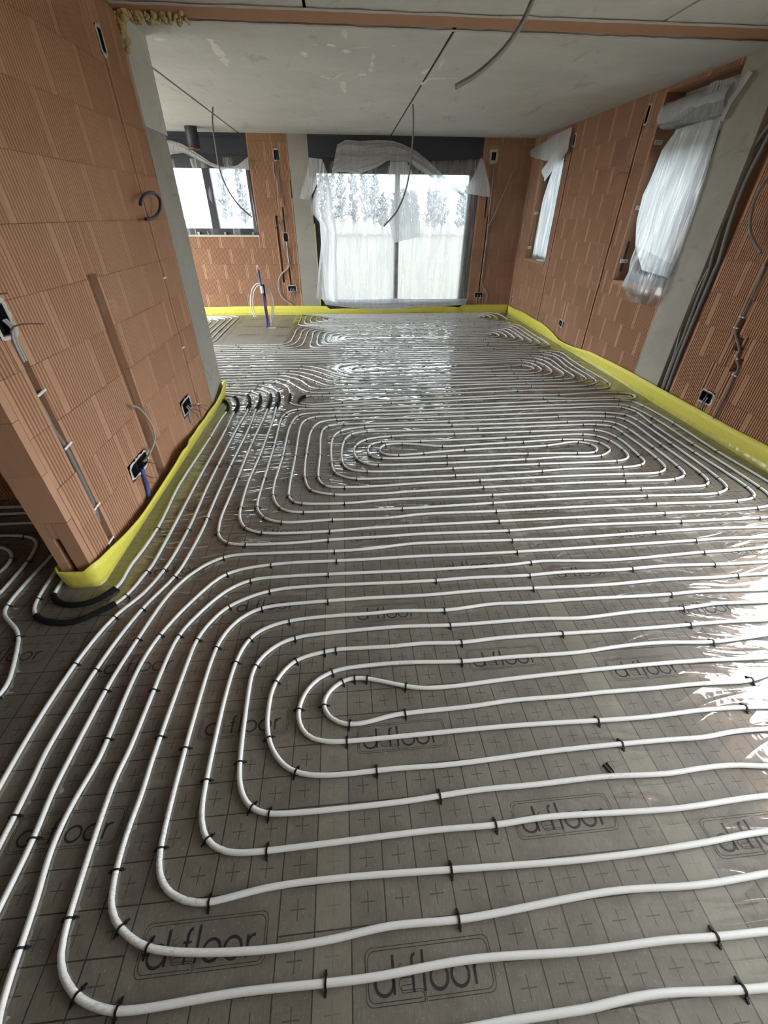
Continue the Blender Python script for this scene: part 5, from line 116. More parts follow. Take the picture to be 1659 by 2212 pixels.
TUBE={
 'hang_left':[(-1.504,6.935,2.617),(-1.540,6.935,2.461),(-1.549,6.935,2.287),(-1.549,6.935,2.042),(-1.494,6.935,1.850),(-1.381,6.935,1.677),(-1.234,6.935,1.551)],
 'hang_mid':[(0.828,6.462,2.609),(0.839,6.462,2.479),(0.839,6.462,2.304),(0.816,6.462,2.041),(0.770,6.462,1.832),(0.666,6.462,1.627),(0.501,6.462,1.470)],
 'hang_near':[(1.011,3.200,2.499),(0.967,3.200,2.411),(0.884,3.200,2.317),(0.757,3.200,2.227),(0.644,3.200,2.175)],
 'chase_a':[(3.202,3.968,2.161),(3.202,3.986,2.134),(3.202,4.078,1.939),(3.202,4.051,1.635),(3.202,4.002,1.273),(3.202,3.989,1.236),(3.202,3.984,0.951),(3.202,3.970,0.627),(3.202,3.972,0.450),(3.202,3.962,0.205),(3.202,3.951,0.127)],
 'chase_b':[(3.202,3.930,2.105),(3.202,3.935,2.076),(3.202,3.976,1.825),(3.202,3.966,1.563),(3.202,3.913,1.261),(3.202,3.919,1.231),(3.202,3.924,0.986),(3.202,3.925,0.522),(3.202,3.903,0.132)],
 'chase_c':[(3.192,3.997,1.224),(3.192,4.032,0.983),(3.192,4.037,0.753),(3.192,3.993,0.505),(3.192,3.984,0.262),(3.192,3.977,0.138)],
 'wavy':[(3.162,3.396,1.295),(3.162,3.390,1.197),(3.162,3.383,1.024),(3.162,3.391,0.941),(3.162,3.400,0.859),(3.162,3.354,0.797),(3.162,3.264,0.710),(3.162,3.264,0.660),(3.162,3.195,0.592),(3.162,3.202,0.533),(3.162,3.188,0.400),(3.162,3.193,0.158)],
 'loop_conduit':[(3.082,3.634,1.861),(3.082,3.639,1.838),(3.082,3.668,1.731),(3.082,3.654,1.634),(3.082,3.585,1.509),(3.082,3.490,1.433),(3.082,3.400,1.381)],
 'thin_loop':[(3.142,5.925,1.272),(3.142,5.834,1.189),(3.142,5.844,1.098),(3.142,5.887,1.014),(3.142,5.858,0.935),(3.142,5.745,0.895),(3.142,5.648,0.912),(3.142,5.572,0.956)],
 'thin_arch':[(3.152,5.973,1.883),(3.152,5.959,1.956),(3.152,5.851,1.992),(3.152,5.708,1.983),(3.152,5.606,1.949)],
 'box_cable_r':[(3.152,6.464,0.240),(3.152,6.430,0.203),(3.152,6.470,0.128),(3.152,6.439,0.056)],
 'box_cable_near':[(3.152,3.344,0.266),(3.152,3.341,0.224),(3.152,3.345,0.186),(3.152,3.347,0.148)],
 'box_cable_near2':[(3.152,3.371,0.256),(3.152,3.369,0.213),(3.152,3.370,0.161)],
 'back_vert':[(2.524,8.840,2.310),(2.539,8.840,2.064),(2.546,8.840,1.788),(2.552,8.840,1.498),(2.559,8.840,1.283),(2.560,8.840,1.060),(2.566,8.840,0.782),(2.573,8.840,0.542),(2.649,8.840,0.418),(2.716,8.840,0.317),(2.708,8.840,0.215)],
 'back_diag':[(2.931,8.830,2.304),(2.868,8.830,2.181),(2.830,8.830,2.114),(2.808,8.830,2.027),(2.729,8.830,1.829),(2.641,8.830,1.583),(2.572,8.830,1.435)],
 'back_low1':[(2.532,8.840,0.293),(2.538,8.840,0.190)],
 'back_low2':[(2.581,8.840,0.292),(2.596,8.840,0.190)],
 'pier_thin':[(-1.082,8.820,2.306),(-1.113,8.820,2.170),(-1.085,8.820,2.007),(-1.100,8.820,1.753),(-1.076,8.820,1.542),(-1.118,8.820,1.397),(-1.066,8.820,1.286)],
 'pier_mid':[(-1.042,8.830,2.315),(-1.045,8.830,2.220),(-1.030,8.830,2.107),(-1.043,8.830,1.941),(-1.007,8.830,1.737),(-1.012,8.830,1.542),(-1.084,8.830,1.488),(-1.144,8.830,1.451),(-1.198,8.830,1.378)],
 'pier_chase':[(-1.037,8.830,1.182),(-1.034,8.830,1.115),(-1.036,8.830,0.959),(-1.038,8.830,0.820),(-1.092,8.830,0.759),(-1.181,8.830,0.698),(-1.254,8.830,0.595),(-1.273,8.830,0.427),(-1.233,8.830,0.319),(-1.137,8.830,0.231),(-1.058,8.830,0.186)],
 'pier_low1':[(-1.054,8.830,0.415),(-1.042,8.830,0.318),(-1.070,8.830,0.186)],
 'pier_low2':[(-0.994,8.840,0.424),(-1.031,8.840,0.316),(-1.035,8.840,0.184)],
 'left_grey':[(-1.380,1.897,1.191),(-1.380,1.888,1.146),(-1.380,1.878,1.084),(-1.380,1.873,0.974),(-1.380,1.883,0.857),(-1.380,1.883,0.789),(-1.380,1.902,0.704),(-1.380,1.906,0.592),(-1.380,1.907,0.468),(-1.380,1.902,0.352),(-1.380,1.881,0.257)],
 'left_blue':[(-1.350,2.411,0.276),(-1.350,2.401,0.224),(-1.350,2.392,0.163),(-1.350,2.368,0.083)],
 'left_arc':[(-1.325,2.513,0.655),(-1.325,2.581,0.611),(-1.325,2.632,0.538),(-1.325,2.670,0.442),(-1.325,2.650,0.375),(-1.325,2.548,0.336),(-1.325,2.418,0.322)],
 'left_ring':[(-1.295,3.402,1.641),(-1.295,3.444,1.669),(-1.295,3.564,1.702),(-1.295,3.707,1.707),(-1.295,3.777,1.676),(-1.295,3.740,1.627),(-1.295,3.648,1.587),(-1.295,3.531,1.568),(-1.295,3.425,1.565)],
 'left_top_wire':[(-1.275,1.769,1.231),(-1.275,1.795,1.245),(-1.275,1.834,1.246),(-1.275,1.894,1.238),(-1.275,1.973,1.221)],
 'left_tail':[(-1.275,1.810,1.356),(-1.275,1.847,1.354)],
 'wire_c0':[(-1.275,3.235,0.379),(-1.275,3.358,0.331),(-1.275,3.508,0.269),(-1.275,3.645,0.203)],
 'wire_c1':[(-1.275,3.228,0.346),(-1.275,3.333,0.304),(-1.275,3.430,0.242)],
 'wire_c2':[(-1.275,3.242,0.362),(-1.275,3.389,0.311),(-1.275,3.495,0.254),(-1.275,3.588,0.185)],
 'wire_c3':[(-1.275,3.235,0.328),(-1.275,3.295,0.289),(-1.275,3.361,0.223)],
 'wire_b0':[(-1.295,2.393,0.353),(-1.295,2.455,0.358)],
 'wire_b1':[(-1.295,2.392,0.336),(-1.295,2.447,0.297),(-1.295,2.497,0.265)],
 'wire_b2':[(-1.295,2.329,0.278),(-1.295,2.375,0.231),(-1.295,2.436,0.194)],
 'wire_b3':[(-1.295,2.296,0.272),(-1.295,2.336,0.219),(-1.295,2.409,0.170)],
 'riser_blue':[(-1.406,7.720,0.875),(-1.399,7.720,0.741),(-1.385,7.720,0.576),(-1.385,7.720,0.387),(-1.385,7.720,0.191),(-1.386,7.720,0.020)],
 'riser_purple':[(-1.389,7.750,0.855),(-1.394,7.750,0.738),(-1.383,7.750,0.591),(-1.369,7.750,0.382),(-1.358,7.750,0.186),(-1.362,7.750,0.020)],
 'riser_red':[(-1.363,7.740,0.479),(-1.359,7.740,0.345),(-1.354,7.740,0.187),(-1.347,7.740,0.036)],
 'riser_black':[(-1.366,7.780,0.652),(-1.369,7.780,0.454),(-1.385,7.780,0.220),(-1.402,7.780,0.002)],
 'riser_loop_a':[(-1.336,7.800,0.024),(-1.294,7.800,0.156),(-1.256,7.800,0.295),(-1.242,7.800,0.431),(-1.276,7.800,0.555),(-1.337,7.800,0.631),(-1.404,7.800,0.662),(-1.478,7.800,0.655),(-1.552,7.800,0.585),(-1.603,7.800,0.453),(-1.621,7.800,0.317),(-1.615,7.800,0.229),(-1.595,7.800,0.162)],
 'riser_loop_b':[(-1.358,7.800,0.024),(-1.313,7.800,0.176),(-1.282,7.800,0.295),(-1.270,7.800,0.431),(-1.304,7.800,0.537),(-1.361,7.800,0.612),(-1.418,7.800,0.640),(-1.469,7.800,0.622),(-1.526,7.800,0.557),(-1.565,7.800,0.452),(-1.585,7.800,0.317),(-1.581,7.800,0.218),(-1.560,7.800,0.166)],
}
# ------------------------------------------------------------------ helpers
rnd = random.Random(7)
def hashn(*k):
    x = math.sin(sum(v*w for v, w in zip(k, (12.9898,78.233,37.719,11.13))))*43758.5453
    return x-math.floor(x)
def vnoise(x, y=0.0, s=0.0):
    xi, yi = math.floor(x), math.floor(y); fx, fy = x-xi, y-yi
    fx = fx*fx*(3-2*fx); fy = fy*fy*(3-2*fy)
    a = hashn(xi,yi,s)*(1-fx)+hashn(xi+1,yi,s)*fx; b = hashn(xi,yi+1,s)*(1-fx)+hashn(xi+1,yi+1,s)*fx
    return (a*(1-fy)+b*fy)*2-1
class MB:
    """collects shapes; build() links them as one mesh object"""
    def __init__(s): s.v = []; s.f = []; s.m = []; s.smooth = []
    def add(s, vs, fs, mi=0, sm=False):
        b = len(s.v); s.v += [tuple(p) for p in vs]
        for f in fs: s.f.append(tuple(b+i for i in f)); s.m.append(mi); s.smooth.append(sm)
        return s
    def box(s, a, b, mi=0):
        (x0,y0,z0),(x1,y1,z1) = a, b
        x0,x1 = min(x0,x1),max(x0,x1); y0,y1 = min(y0,y1),max(y0,y1); z0,z1 = min(z0,z1),max(z0,z1)
        return s.add([(x0,y0,z0),(x1,y0,z0),(x1,y1,z0),(x0,y1,z0),(x0,y0,z1),(x1,y0,z1),(x1,y1,z1),(x0,y1,z1)],
              [(0,3,2,1),(4,5,6,7),(0,1,5,4),(1,2,6,5),(2,3,7,6),(3,0,4,7)], mi)
    def tube(s, P, r, n=8, mi=0, cap=True, rf=None, closed=False):
        P = [Vector(p) for p in P]; vs = []; up = None
        for i, p in enumerate(P):
            t = (P[min(i+1,len(P)-1)]-P[max(i-1,0)])
            if t.length < 1e-9: t = Vector((0,0,1))
            t.normalize()
            if up is None:
                up = Vector((0,0,1)) if abs(t.z) < .9 else Vector((1,0,0))
            sd = t.cross(up)
            if sd.length < 1e-5: sd = t.orthogonal()
            sd.normalize(); up = sd.cross(t).normalized()
            rr = r*(rf(i/(len(P)-1)) if rf else 1)
            for k in range(n):
                a = 2*PI*k/n
                vs.append(p+sd*math.cos(a)*rr+up*math.sin(a)*rr)
        fs = []
        for i in range(len(P)-1):
            for k in range(n):
                fs.append((i*n+k, i*n+(k+1)%n, (i+1)*n+(k+1)%n, (i+1)*n+k))
        s.add(vs, fs, mi, True)
        if cap:
            s.add(vs[:n], [tuple(range(n))], mi); s.add(vs[-n:], [tuple(reversed(range(n)))], mi)
        return s
    def grid(s, rows, mi=0, sm=True):
        nr, nc = len(rows), len(rows[0])
        return s.add([p for r in rows for p in r], [(i*nc+j, i*nc+j+1, (i+1)*nc+j+1, (i+1)*nc+j) for i in range(nr-1) for j in range(nc-1)], mi, sm)
    def lathe(s, prof, c=(0,0,0), n=16, mi=0, axis='z'):
        rows = []
        for r, h in prof:
            ring = []
            for k in range(n+1):
                a = 2*PI*k/n; x, y = r*math.cos(a), r*math.sin(a)
                q = {'z':(x,y,h),'y':(x,h,y),'x':(h,x,y)}[axis]
                ring.append((c[0]+q[0],c[1]+q[1],c[2]+q[2]))
            rows.append(ring)
        return s.grid(rows, mi)
    def mesh(s, name):
        me = bpy.data.meshes.new(name); me.from_pydata(s.v, [], s.f)
        me.polygons.foreach_set('material_index', s.m); me.polygons.foreach_set('use_smooth', s.smooth)
        me.update(); return me
    def build(s, name, mats, parent=None, loc=None, bevel=0):
        me = s.mesh(name)
        for m in (mats if isinstance(mats,(list,tuple)) else [mats]): me.materials.append(m)
        return link(name, me, parent, loc)
def link(name, me, parent=None, loc=None, mat=None):
    o = bpy.data.objects.new(name, me); COL.objects.link(o)
    if parent is not None: o.parent = parent
    if mat is not None: o.matrix_local = mat
    elif loc is not None: o.location = loc
    return o
def tag(o, label, cat, group=None):
    o['label'] = label; o['category'] = cat
    if group: o['group'] = group
    return o
def empty(name, loc=(0,0,0)):
    o = bpy.data.objects.new(name, None); COL.objects.link(o); o.location = loc; o.empty_display_size = .05
    return o
def thing(name, label, cat, group=None, loc=(0,0,0)): return tag(empty(name, loc), label, cat, group)
def structure(o): o['kind'] = 'structure'; return o
def catmull(P, step):
    P = [Vector(p) for p in P]; Q = [P[0]*2-P[1]]+P+[P[-1]*2-P[-2]]; out = []
    for i in range(1, len(Q)-2):
        p0,p1,p2,p3 = Q[i-1:i+3]; L = lambda a,b: max(1e-4,(b-a).length)**.5
        t1 = L(p0,p1); t2 = t1+L(p1,p2); t3 = t2+L(p2,p3); n = max(1, int(round((p2-p1).length/step)))
        if n > 1:
            turn = (p1-p0).angle(p2-p1, 0)+(p2-p1).angle(p3-p2, 0)
            if turn < .06: n = max(1, n//4)
        for j in range(n):
            t = t1+(t2-t1)*j/n
            A1 = p0*((t1-t)/t1)+p1*(t/t1); A2 = p1*((t2-t)/(t2-t1))+p2*((t-t1)/(t2-t1)); A3 = p2*((t3-t)/(t3-t2))+p3*((t-t2)/(t3-t2))
            B1 = A1*((t2-t)/t2)+A2*(t/t2); B2 = A2*((t3-t)/(t3-t1))+A3*((t-t1)/(t3-t1))
            out.append(B1*((t2-t)/(t2-t1))+B2*((t-t1)/(t2-t1)))
    return out+[P[-1]]
def lin(P, t):
    """point at fraction t of a polyline"""
    P = [Vector(p) for p in P]; L = [0]
    for a, b in zip(P, P[1:]): L.append(L[-1]+(b-a).length)
    d = t*L[-1]
    for i in range(len(P)-1):
        if d <= L[i+1] or i == len(P)-2:
            return P[i].lerp(P[i+1], (d-L[i])/max(1e-6, L[i+1]-L[i]))
# ------------------------------------------------------------------ materials
class NT:
    def __init__(s, name):
        s.m = bpy.data.materials.new(name); s.m.use_nodes = True; s.t = s.m.node_tree; s.t.nodes.clear()
        s.out = s.t.nodes.new('ShaderNodeOutputMaterial')
    def n(s, typ, props=None, **inp):
        nd = s.t.nodes.new('ShaderNode'+typ)
        for k, v in (props or {}).items(): setattr(nd, k, v)
        for k, v in inp.items():
            key = k.replace('_',' ')
            sock = nd.inputs[int(k[1:])] if k[0] == 'i' and k[1:].isdigit() else nd.inputs[key]
            s.set(sock, v)
        return nd
    def set(s, sock, v):
        if isinstance(v, bpy.types.NodeSocket): s.t.links.new(v, sock)
        elif isinstance(v, bpy.types.Node): s.t.links.new(v.outputs[0], sock)
        else:
            if isinstance(v,(tuple,list)) and len(v) == 3 and sock.type == 'RGBA': v = (*v,1)
            sock.default_value = v
    def math(s, op, a, b=None, c=None):
        nd = s.t.nodes.new('ShaderNodeMath'); nd.operation = op
        for i, v in enumerate((a,b,c)):
            if v is not None: s.set(nd.inputs[i], v)
        return nd.outputs[0]
    def mix(s, f, a, b, blend='MIX'):
        nd = s.t.nodes.new('ShaderNodeMix'); nd.data_type = 'RGBA'; nd.blend_type = blend
        s.set(nd.inputs[0], f); s.set(nd.inputs[6], a); s.set(nd.inputs[7], b); return nd.outputs[2]
    def ramp(s, f, stops):
        nd = s.t.nodes.new('ShaderNodeValToRGB'); e = nd.color_ramp.elements
        while len(e) < len(stops): e.new(.5)
        for el, (p, c) in zip(e, stops): el.position = p; el.color = (*c,1) if len(c) == 3 else c
        s.set(nd.inputs[0], f); return nd.outputs[0]
    def noise(s, vec, scale, detail=3, rough=.5, dist=0.0):
        return s.n('TexNoise', Vector=vec, Scale=scale, Detail=detail, Roughness=rough, Distortion=dist).outputs[0]
    def mapping(s, vec, loc=(0,0,0), rot=(0,0,0), scale=(1,1,1)):
        return s.n('Mapping', Vector=vec, Location=loc, Rotation=rot, Scale=scale).outputs[0]
    def principled(s, **k):
        b = s.n('BsdfPrincipled', **k); s.t.links.new(b.outputs[0], s.out.inputs[0]); return b
    def pos(s): return s.n('NewGeometry').outputs['Position']
    def obj(s): return s.n('TexCoord').outputs['Object']
def plain(name, col, rough=.5, metal=0.0, bump=0.0, scale=60, vary=.15, spec=.5, coat=0.0):
    t = NT(name); p = t.pos(); nz = t.noise(p, scale, 4)
    c = t.mix(nz, tuple(x*(1-vary) for x in col), tuple(min(1,x*(1+vary)) for x in col))
    k = dict(Base_Color=c, Roughness=rough, Metallic=metal, Coat_Weight=coat); k['Specular_IOR_Level'] = spec
    if bump: k['Normal'] = t.n('Bump', Strength=bump, Distance=.004, Height=nz).outputs[0]
    t.principled(**k); return t.m
def brick_material(name, tone=1.0):
    t = NT(name); p = t.pos(); r = t.n('ObjectInfo').outputs['Random']
    base = t.ramp(r, [(0,(.36,.205,.128)),(.35,(.415,.243,.150)),(.7,(.455,.270,.168)),(1,(.395,.222,.136))])
    n1 = t.noise(p, 9, 5, .6); n2 = t.noise(t.mapping(p, scale=(1,1,.25)), 70, 3)
    c = t.mix(t.math('MULTIPLY', n1, .55), base, (.31*tone,.155*tone,.095*tone))
    c = t.mix(t.math('MULTIPLY', n2, .35), c, (.54,.32,.215))
    dust = t.math('MULTIPLY', t.math('GREATER_THAN', t.noise(p, 3.2, 6, .7), .66), .22)
    c = t.mix(dust, c, (.50,.40,.32))
    bp = t.n('Bump', Strength=.35, Distance=.003, Height=t.noise(p, 160, 3)).outputs[0]
    t.principled(Base_Color=c, Roughness=.88, Normal=bp, Specular_IOR_Level=.25); return t.m
def concrete_material(name, a, b, streak=0.0, dirt=.35):
    t = NT(name); p = t.pos()
    n1 = t.noise(p, 1.6, 6, .62, .4); n2 = t.noise(p, 22, 5, .6); n3 = t.noise(t.mapping(p, scale=(1.0,.35,1)), 5, 5, .6, 1.2)
    c = t.mix(t.ramp(n1, [(.3,(0,0,0)),(.7,(1,1,1))]), a, b)
    c = t.mix(t.math('MULTIPLY', n2, .35), c, tuple(x*.62 for x in a))
    c = t.mix(t.math('MULTIPLY', t.ramp(n3, [(.60,(0,0,0)),(.70,(1,1,1))]), dirt), c, tuple(x*.45 for x in a))
    if streak:
        w = t.noise(t.mapping(p, rot=(0,0,.5), scale=(5,.7,1)), 3.1, 5, .6, .8)
        c = t.mix(t.math('MULTIPLY', t.ramp(w, [(.62,(0,0,0)),(.72,(1,1,1))]), streak), c, (.62,.61,.57))
    h = t.math('ADD', n2, t.math('MULTIPLY', n1, .6))
    rough = t.math('ADD', .5, t.math('MULTIPLY', n1, .35))
    t.principled(Base_Color=c, Roughness=rough, Normal=t.n('Bump', Strength=.35, Distance=.006, Height=h).outputs[0], Specular_IOR_Level=.4); return t.m
def wrinkle_normal(t, strength):
    """creased clear film: long thin ridges that bend with a slow warp, stronger in patches"""
    p = t.pos()
    w = t.n('TexNoise', Vector=p, Scale=.9, Detail=1).outputs['Color']
    warp = t.n('VectorMath', {'operation':'MULTIPLY_ADD'}, i0=w, i1=(.55,.55,0), i2=p).outputs[0]
    def ridge(rot, sc, pw, dist):
        n = t.noise(t.mapping(warp, rot=(0,0,rot), scale=sc), 1.0, 1, .5, dist)
        return t.math('POWER', t.math('SUBTRACT', 1.0, t.math('ABSOLUTE', t.math('MULTIPLY_ADD', n, 3.2, -1.6))), pw)
    a = ridge(.55, (2.2,12,1), 2.5, .5); b = ridge(-.55, (1.8,10,1), 2.5, .5); c = ridge(1.25, (1.6,9,1), 3.0, .8)
    m = t.ramp(t.noise(p, .8, 1), [(.42,(0,0,0)),(.58,(1,1,1))])
    patch = t.ramp(t.noise(p, 1.3, 2), [(.36,(.10,.10,.10)),(.60,(1,1,1))])
    h = t.math('ADD', t.math('MULTIPLY', a, m), t.math('MULTIPLY', b, t.math('SUBTRACT', 1.0, m)))
    h = t.math('ADD', t.math('ADD', h, t.math('MULTIPLY', c, .6)), t.math('MULTIPLY', t.noise(p, 30, 1), .18))
    h = t.math('MULTIPLY', h, patch)
    return t.n('Bump', Strength=strength, Distance=.010, Height=h).outputs[0]
def foil_floor_material():
    t = NT('printed_foil'); p = t.pos(); sx = t.n('SeparateXYZ', Vector=p)
    wob = t.noise(p, 2.5, 2); wobx = t.math('MULTIPLY', t.math('SUBTRACT', wob, .5), .10)
    X = t.math('ADD', sx.outputs[0], 0); Y = sx.outputs[1]
    gx = t.math('ADD', t.math('MULTIPLY', t.math('ADD', t.math('MULTIPLY', X, GRID_C), t.math('MULTIPLY', Y, GRID_S)), 10), GX0)
    gy = t.math('ADD', t.math('MULTIPLY', t.math('SUBTRACT', t.math('MULTIPLY', Y, GRID_C), t.math('MULTIPLY', X, GRID_S)), 10), GY0)
    gx = t.math('ADD', gx, wobx); gy = t.math('ADD', gy, t.math('MULTIPLY', wobx, .7))
    hx = t.math('ADD', gx, .5); hy = t.math('ADD', gy, .5)
    fx = t.math('ABSOLUTE', t.math('SUBTRACT', t.math('FRACT', hx), .5)); fy = t.math('ABSOLUTE', t.math('SUBTRACT', t.math('FRACT', hy), .5))
    col = t.math('FLOOR', hx); row = t.math('FLOOR', hy)
    sh = t.math('FLOOR', t.math('DIVIDE', t.math('ADD', col, .5), 11)); l = t.math('SUBTRACT', col, t.math('MULTIPLY', sh, 11))
    shift = 0.0
    for k, v in ((-2,2),(-1,4),(1,2),(2,3)):
        shift = t.math('ADD', shift, t.math('MULTIPLY', t.math('COMPARE', sh, float(k), .1), float(v)))
    rr = t.math('FLOORED_MODULO', t.math('SUBTRACT', t.math('SUBTRACT', row, 1.0), shift), 6.0)
    f1 = t.math('MULTIPLY', t.math('LESS_THAN', l, 3.5), t.math('LESS_THAN', rr, 1.5))
    f2 = t.math('MULTIPLY', t.math('MULTIPLY', t.math('GREATER_THAN', l, 4.5), t.math('LESS_THAN', l, 8.5)), t.math('MULTIPLY', t.math('GREATER_THAN', rr, 2.5), t.math('LESS_THAN', rr, 4.5)))
    blank = t.math('MAXIMUM', f1, f2)
    # distance from the block's outline in cells
    bx = t.math('ADD', t.math('SUBTRACT', l, t.math('MULTIPLY', f2, 5.0)), t.math('FRACT', hx))
    by = t.math('ADD', t.math('SUBTRACT', rr, t.math('MULTIPLY', f2, 3.0)), t.math('FRACT', hy))
    inx = t.math('MULTIPLY', t.math('GREATER_THAN', bx, .1), t.math('LESS_THAN', bx, 3.9)); iny = t.math('MULTIPLY', t.math('GREATER_THAN', by, .1), t.math('LESS_THAN', by, 1.9))
    kx = t.math('SUBTRACT', 1.0, t.math('MULTIPLY', blank, inx)); ky = t.math('SUBTRACT', 1.0, t.math('MULTIPLY', blank, iny))
    lx = t.math('MULTIPLY', t.math('GREATER_THAN', fx, .5-.019), kx); ly = t.math('MULTIPLY', t.math('GREATER_THAN', fy, .5-.017), ky)
    cr = t.math('MAXIMUM', t.math('MULTIPLY', t.math('LESS_THAN', fx, .014), t.math('LESS_THAN', fy, .23)), t.math('MULTIPLY', t.math('LESS_THAN', fy, .013), t.math('LESS_THAN', fx, .21)))
    seam = t.math('GREATER_THAN', l, 9.5)
    cr = t.math('MULTIPLY', t.math('MULTIPLY', cr, t.math('SUBTRACT', 1.0, blank)), t.math('SUBTRACT', 1.0, t.math('MULTIPLY', seam, .65)))
    ink = t.math('MAXIMUM', t.math('MAXIMUM', lx, ly), t.math('MULTIPLY', cr, .8))
    ink = t.math('MULTIPLY', ink, t.math('ADD', .72, t.math('MULTIPLY', t.noise(p, 35, 2), .4)))
    fib = t.noise(t.mapping(p, scale=(1,.22,1)), 190, 4, .7); blot = t.noise(p, 6, 4, .6)
    c = t.mix(fib, (.075,.068,.056), (.215,.198,.166))
    c = t.mix(t.math('MULTIPLY', t.ramp(blot, [(.35,(0,0,0)),(.65,(1,1,1))]), .55), c, (.070,.061,.048)); c = t.mix(t.math('MULTIPLY', t.ramp(t.noise(p, 17, 5, .7), [(.55,(0,0,0)),(.72,(1,1,1))]), .45), c, (.20,.185,.15))
    spk = t.ramp(t.noise(p, 120, 3, .7), [(.62,(0,0,0)),(.74,(1,1,1))])
    c = t.mix(t.math('MULTIPLY', spk, .5), c, (.42,.40,.35))
    c = t.mix(t.math('MULTIPLY', seam, .25), c, (.27,.25,.20))
    c = t.mix(ink, c, (.012,.011,.010))
    nrm = wrinkle_normal(t, .6)
    matte_zone = t.math('MULTIPLY', t.math('LESS_THAN', X, -1.0), t.math('GREATER_THAN', Y, 6.62))  # far left floor foil coloured paler and set less glossy
    b = t.principled(Base_Color=t.mix(t.math('MULTIPLY', matte_zone, .35), c, (.36,.35,.32)), Roughness=.55, Coat_Weight=t.math('SUBTRACT', 1.0, t.math('MULTIPLY', matte_zone, .75)), Coat_Roughness=.045, Coat_IOR=1.85, Specular_IOR_Level=.3)
    t.set(b.inputs['Coat Normal'], nrm); t.set(b.inputs['Normal'], t.n('Bump', Strength=.25, Distance=.002, Height=fib).outputs[0])
    return t.m
def ink_material():
    t = NT('foil_print'); b = t.principled(Base_Color=(.012,.011,.010), Roughness=.6, Coat_Weight=.45, Coat_Roughness=.045, Coat_IOR=1.85, Specular_IOR_Level=.3)
    t.set(b.inputs['Coat Normal'], wrinkle_normal(t, .6)); return t.m
def film_material(name, clear, tint=(.93,.95,.96), gloss=.10, rough=.25, bump=.5, scale=9.0, diff=.5, milk=1.0, ra=.75, zs=.35):
    """polythene sheet: part clear, part milky"""
    t = NT(name); p = t.pos()
    n = t.noise(t.mapping(p, scale=(1.6,1.6,zs)), scale, 3, .55, .5)
    ridge = t.math('POWER', t.math('SUBTRACT', 1.0, t.math('ABSOLUTE', t.math('MULTIPLY_ADD', n, 3.0, -1.5))), 6.0)
    nr = t.n('Bump', Strength=bump, Distance=.012, Height=t.math('ADD', n, ridge)).outputs[0]
    tr = t.n('BsdfTransparent', Color=tint); tl = t.n('BsdfTranslucent', Color=tuple(x*milk for x in tint), Normal=nr); df = t.n('BsdfDiffuse', Color=tint, Normal=nr)
    gl = t.n('BsdfGlossy', Roughness=rough, Normal=nr)
    milky = t.n('MixShader', i0=diff, i1=tl.outputs[0], i2=df.outputs[0])
    cl = t.math('MULTIPLY', t.math('SUBTRACT', 1.0, t.math('MULTIPLY', ridge, ra)), clear)
    a = t.n('MixShader', i0=cl, i1=milky.outputs[0], i2=tr.outputs[0])
    o = t.n('MixShader', i0=gloss, i1=a.outputs[0], i2=gl.outputs[0])
    t.t.links.new(o.outputs[0], t.out.inputs[0]); return t.m
def glass_material():
    t = NT('window_glass'); tr = t.n('BsdfTransparent', Color=(.84,.87,.88)); gl = t.n('BsdfGlossy', Roughness=.02)
    f = t.n('Fresnel', IOR=1.45); o = t.n('MixShader', i0=f.outputs[0], i1=tr.outputs[0], i2=gl.outputs[0])
    t.t.links.new(o.outputs[0], t.out.inputs[0]); return t.m
def pipe_material():
    t = NT('white_pipe'); p = t.pos(); n = t.noise(p, 55, 3, .6); pr = t.noise(t.mapping(p, scale=(1,3,1)), 90, 2)
    c = t.mix(t.math('MULTIPLY', n, .5), (.62,.63,.62), (.74,.74,.72))
    dirt = t.math('MULTIPLY', t.ramp(t.noise(p, 1.3, 3), [(.55,(0,0,0)),(.62,(1,1,1))]), t.ramp(pr, [(.52,(0,0,0)),(.60,(1,1,1))]))
    c = t.mix(t.math('MULTIPLY', dirt, .5), c, (.33,.34,.36))
    t.principled(Base_Color=c, Roughness=.42, Normal=t.n('Bump', Strength=.12, Distance=.002, Height=n).outputs[0], Specular_IOR_Level=.45); return t.m
def foam_strip_material():
    t = NT('yellow_foam'); p = t.pos(); n = t.noise(p, 40, 4)
    c = t.mix(n, (.60,.56,.07), (.78,.72,.13)); b = t.principled(Base_Color=c, Roughness=.5, Normal=t.n('Bump', Strength=.3, Distance=.003, Height=n).outputs[0])
    b.inputs['Subsurface Weight'].default_value = .15; b.inputs['Subsurface Radius'].default_value = (.02,.02,.005); return t.m
def grass_material():
    t = NT('dry_field'); p = t.pos(); n = t.noise(p, .25, 5, .6); m = t.noise(p, 9, 3)
    c = t.mix(n, (.085,.072,.058), (.08,.072,.055)); c = t.mix(t.math('MULTIPLY', m, .4), c, (.11,.095,.075))
    t.principled(Base_Color=c, Roughness=.95); return t.m
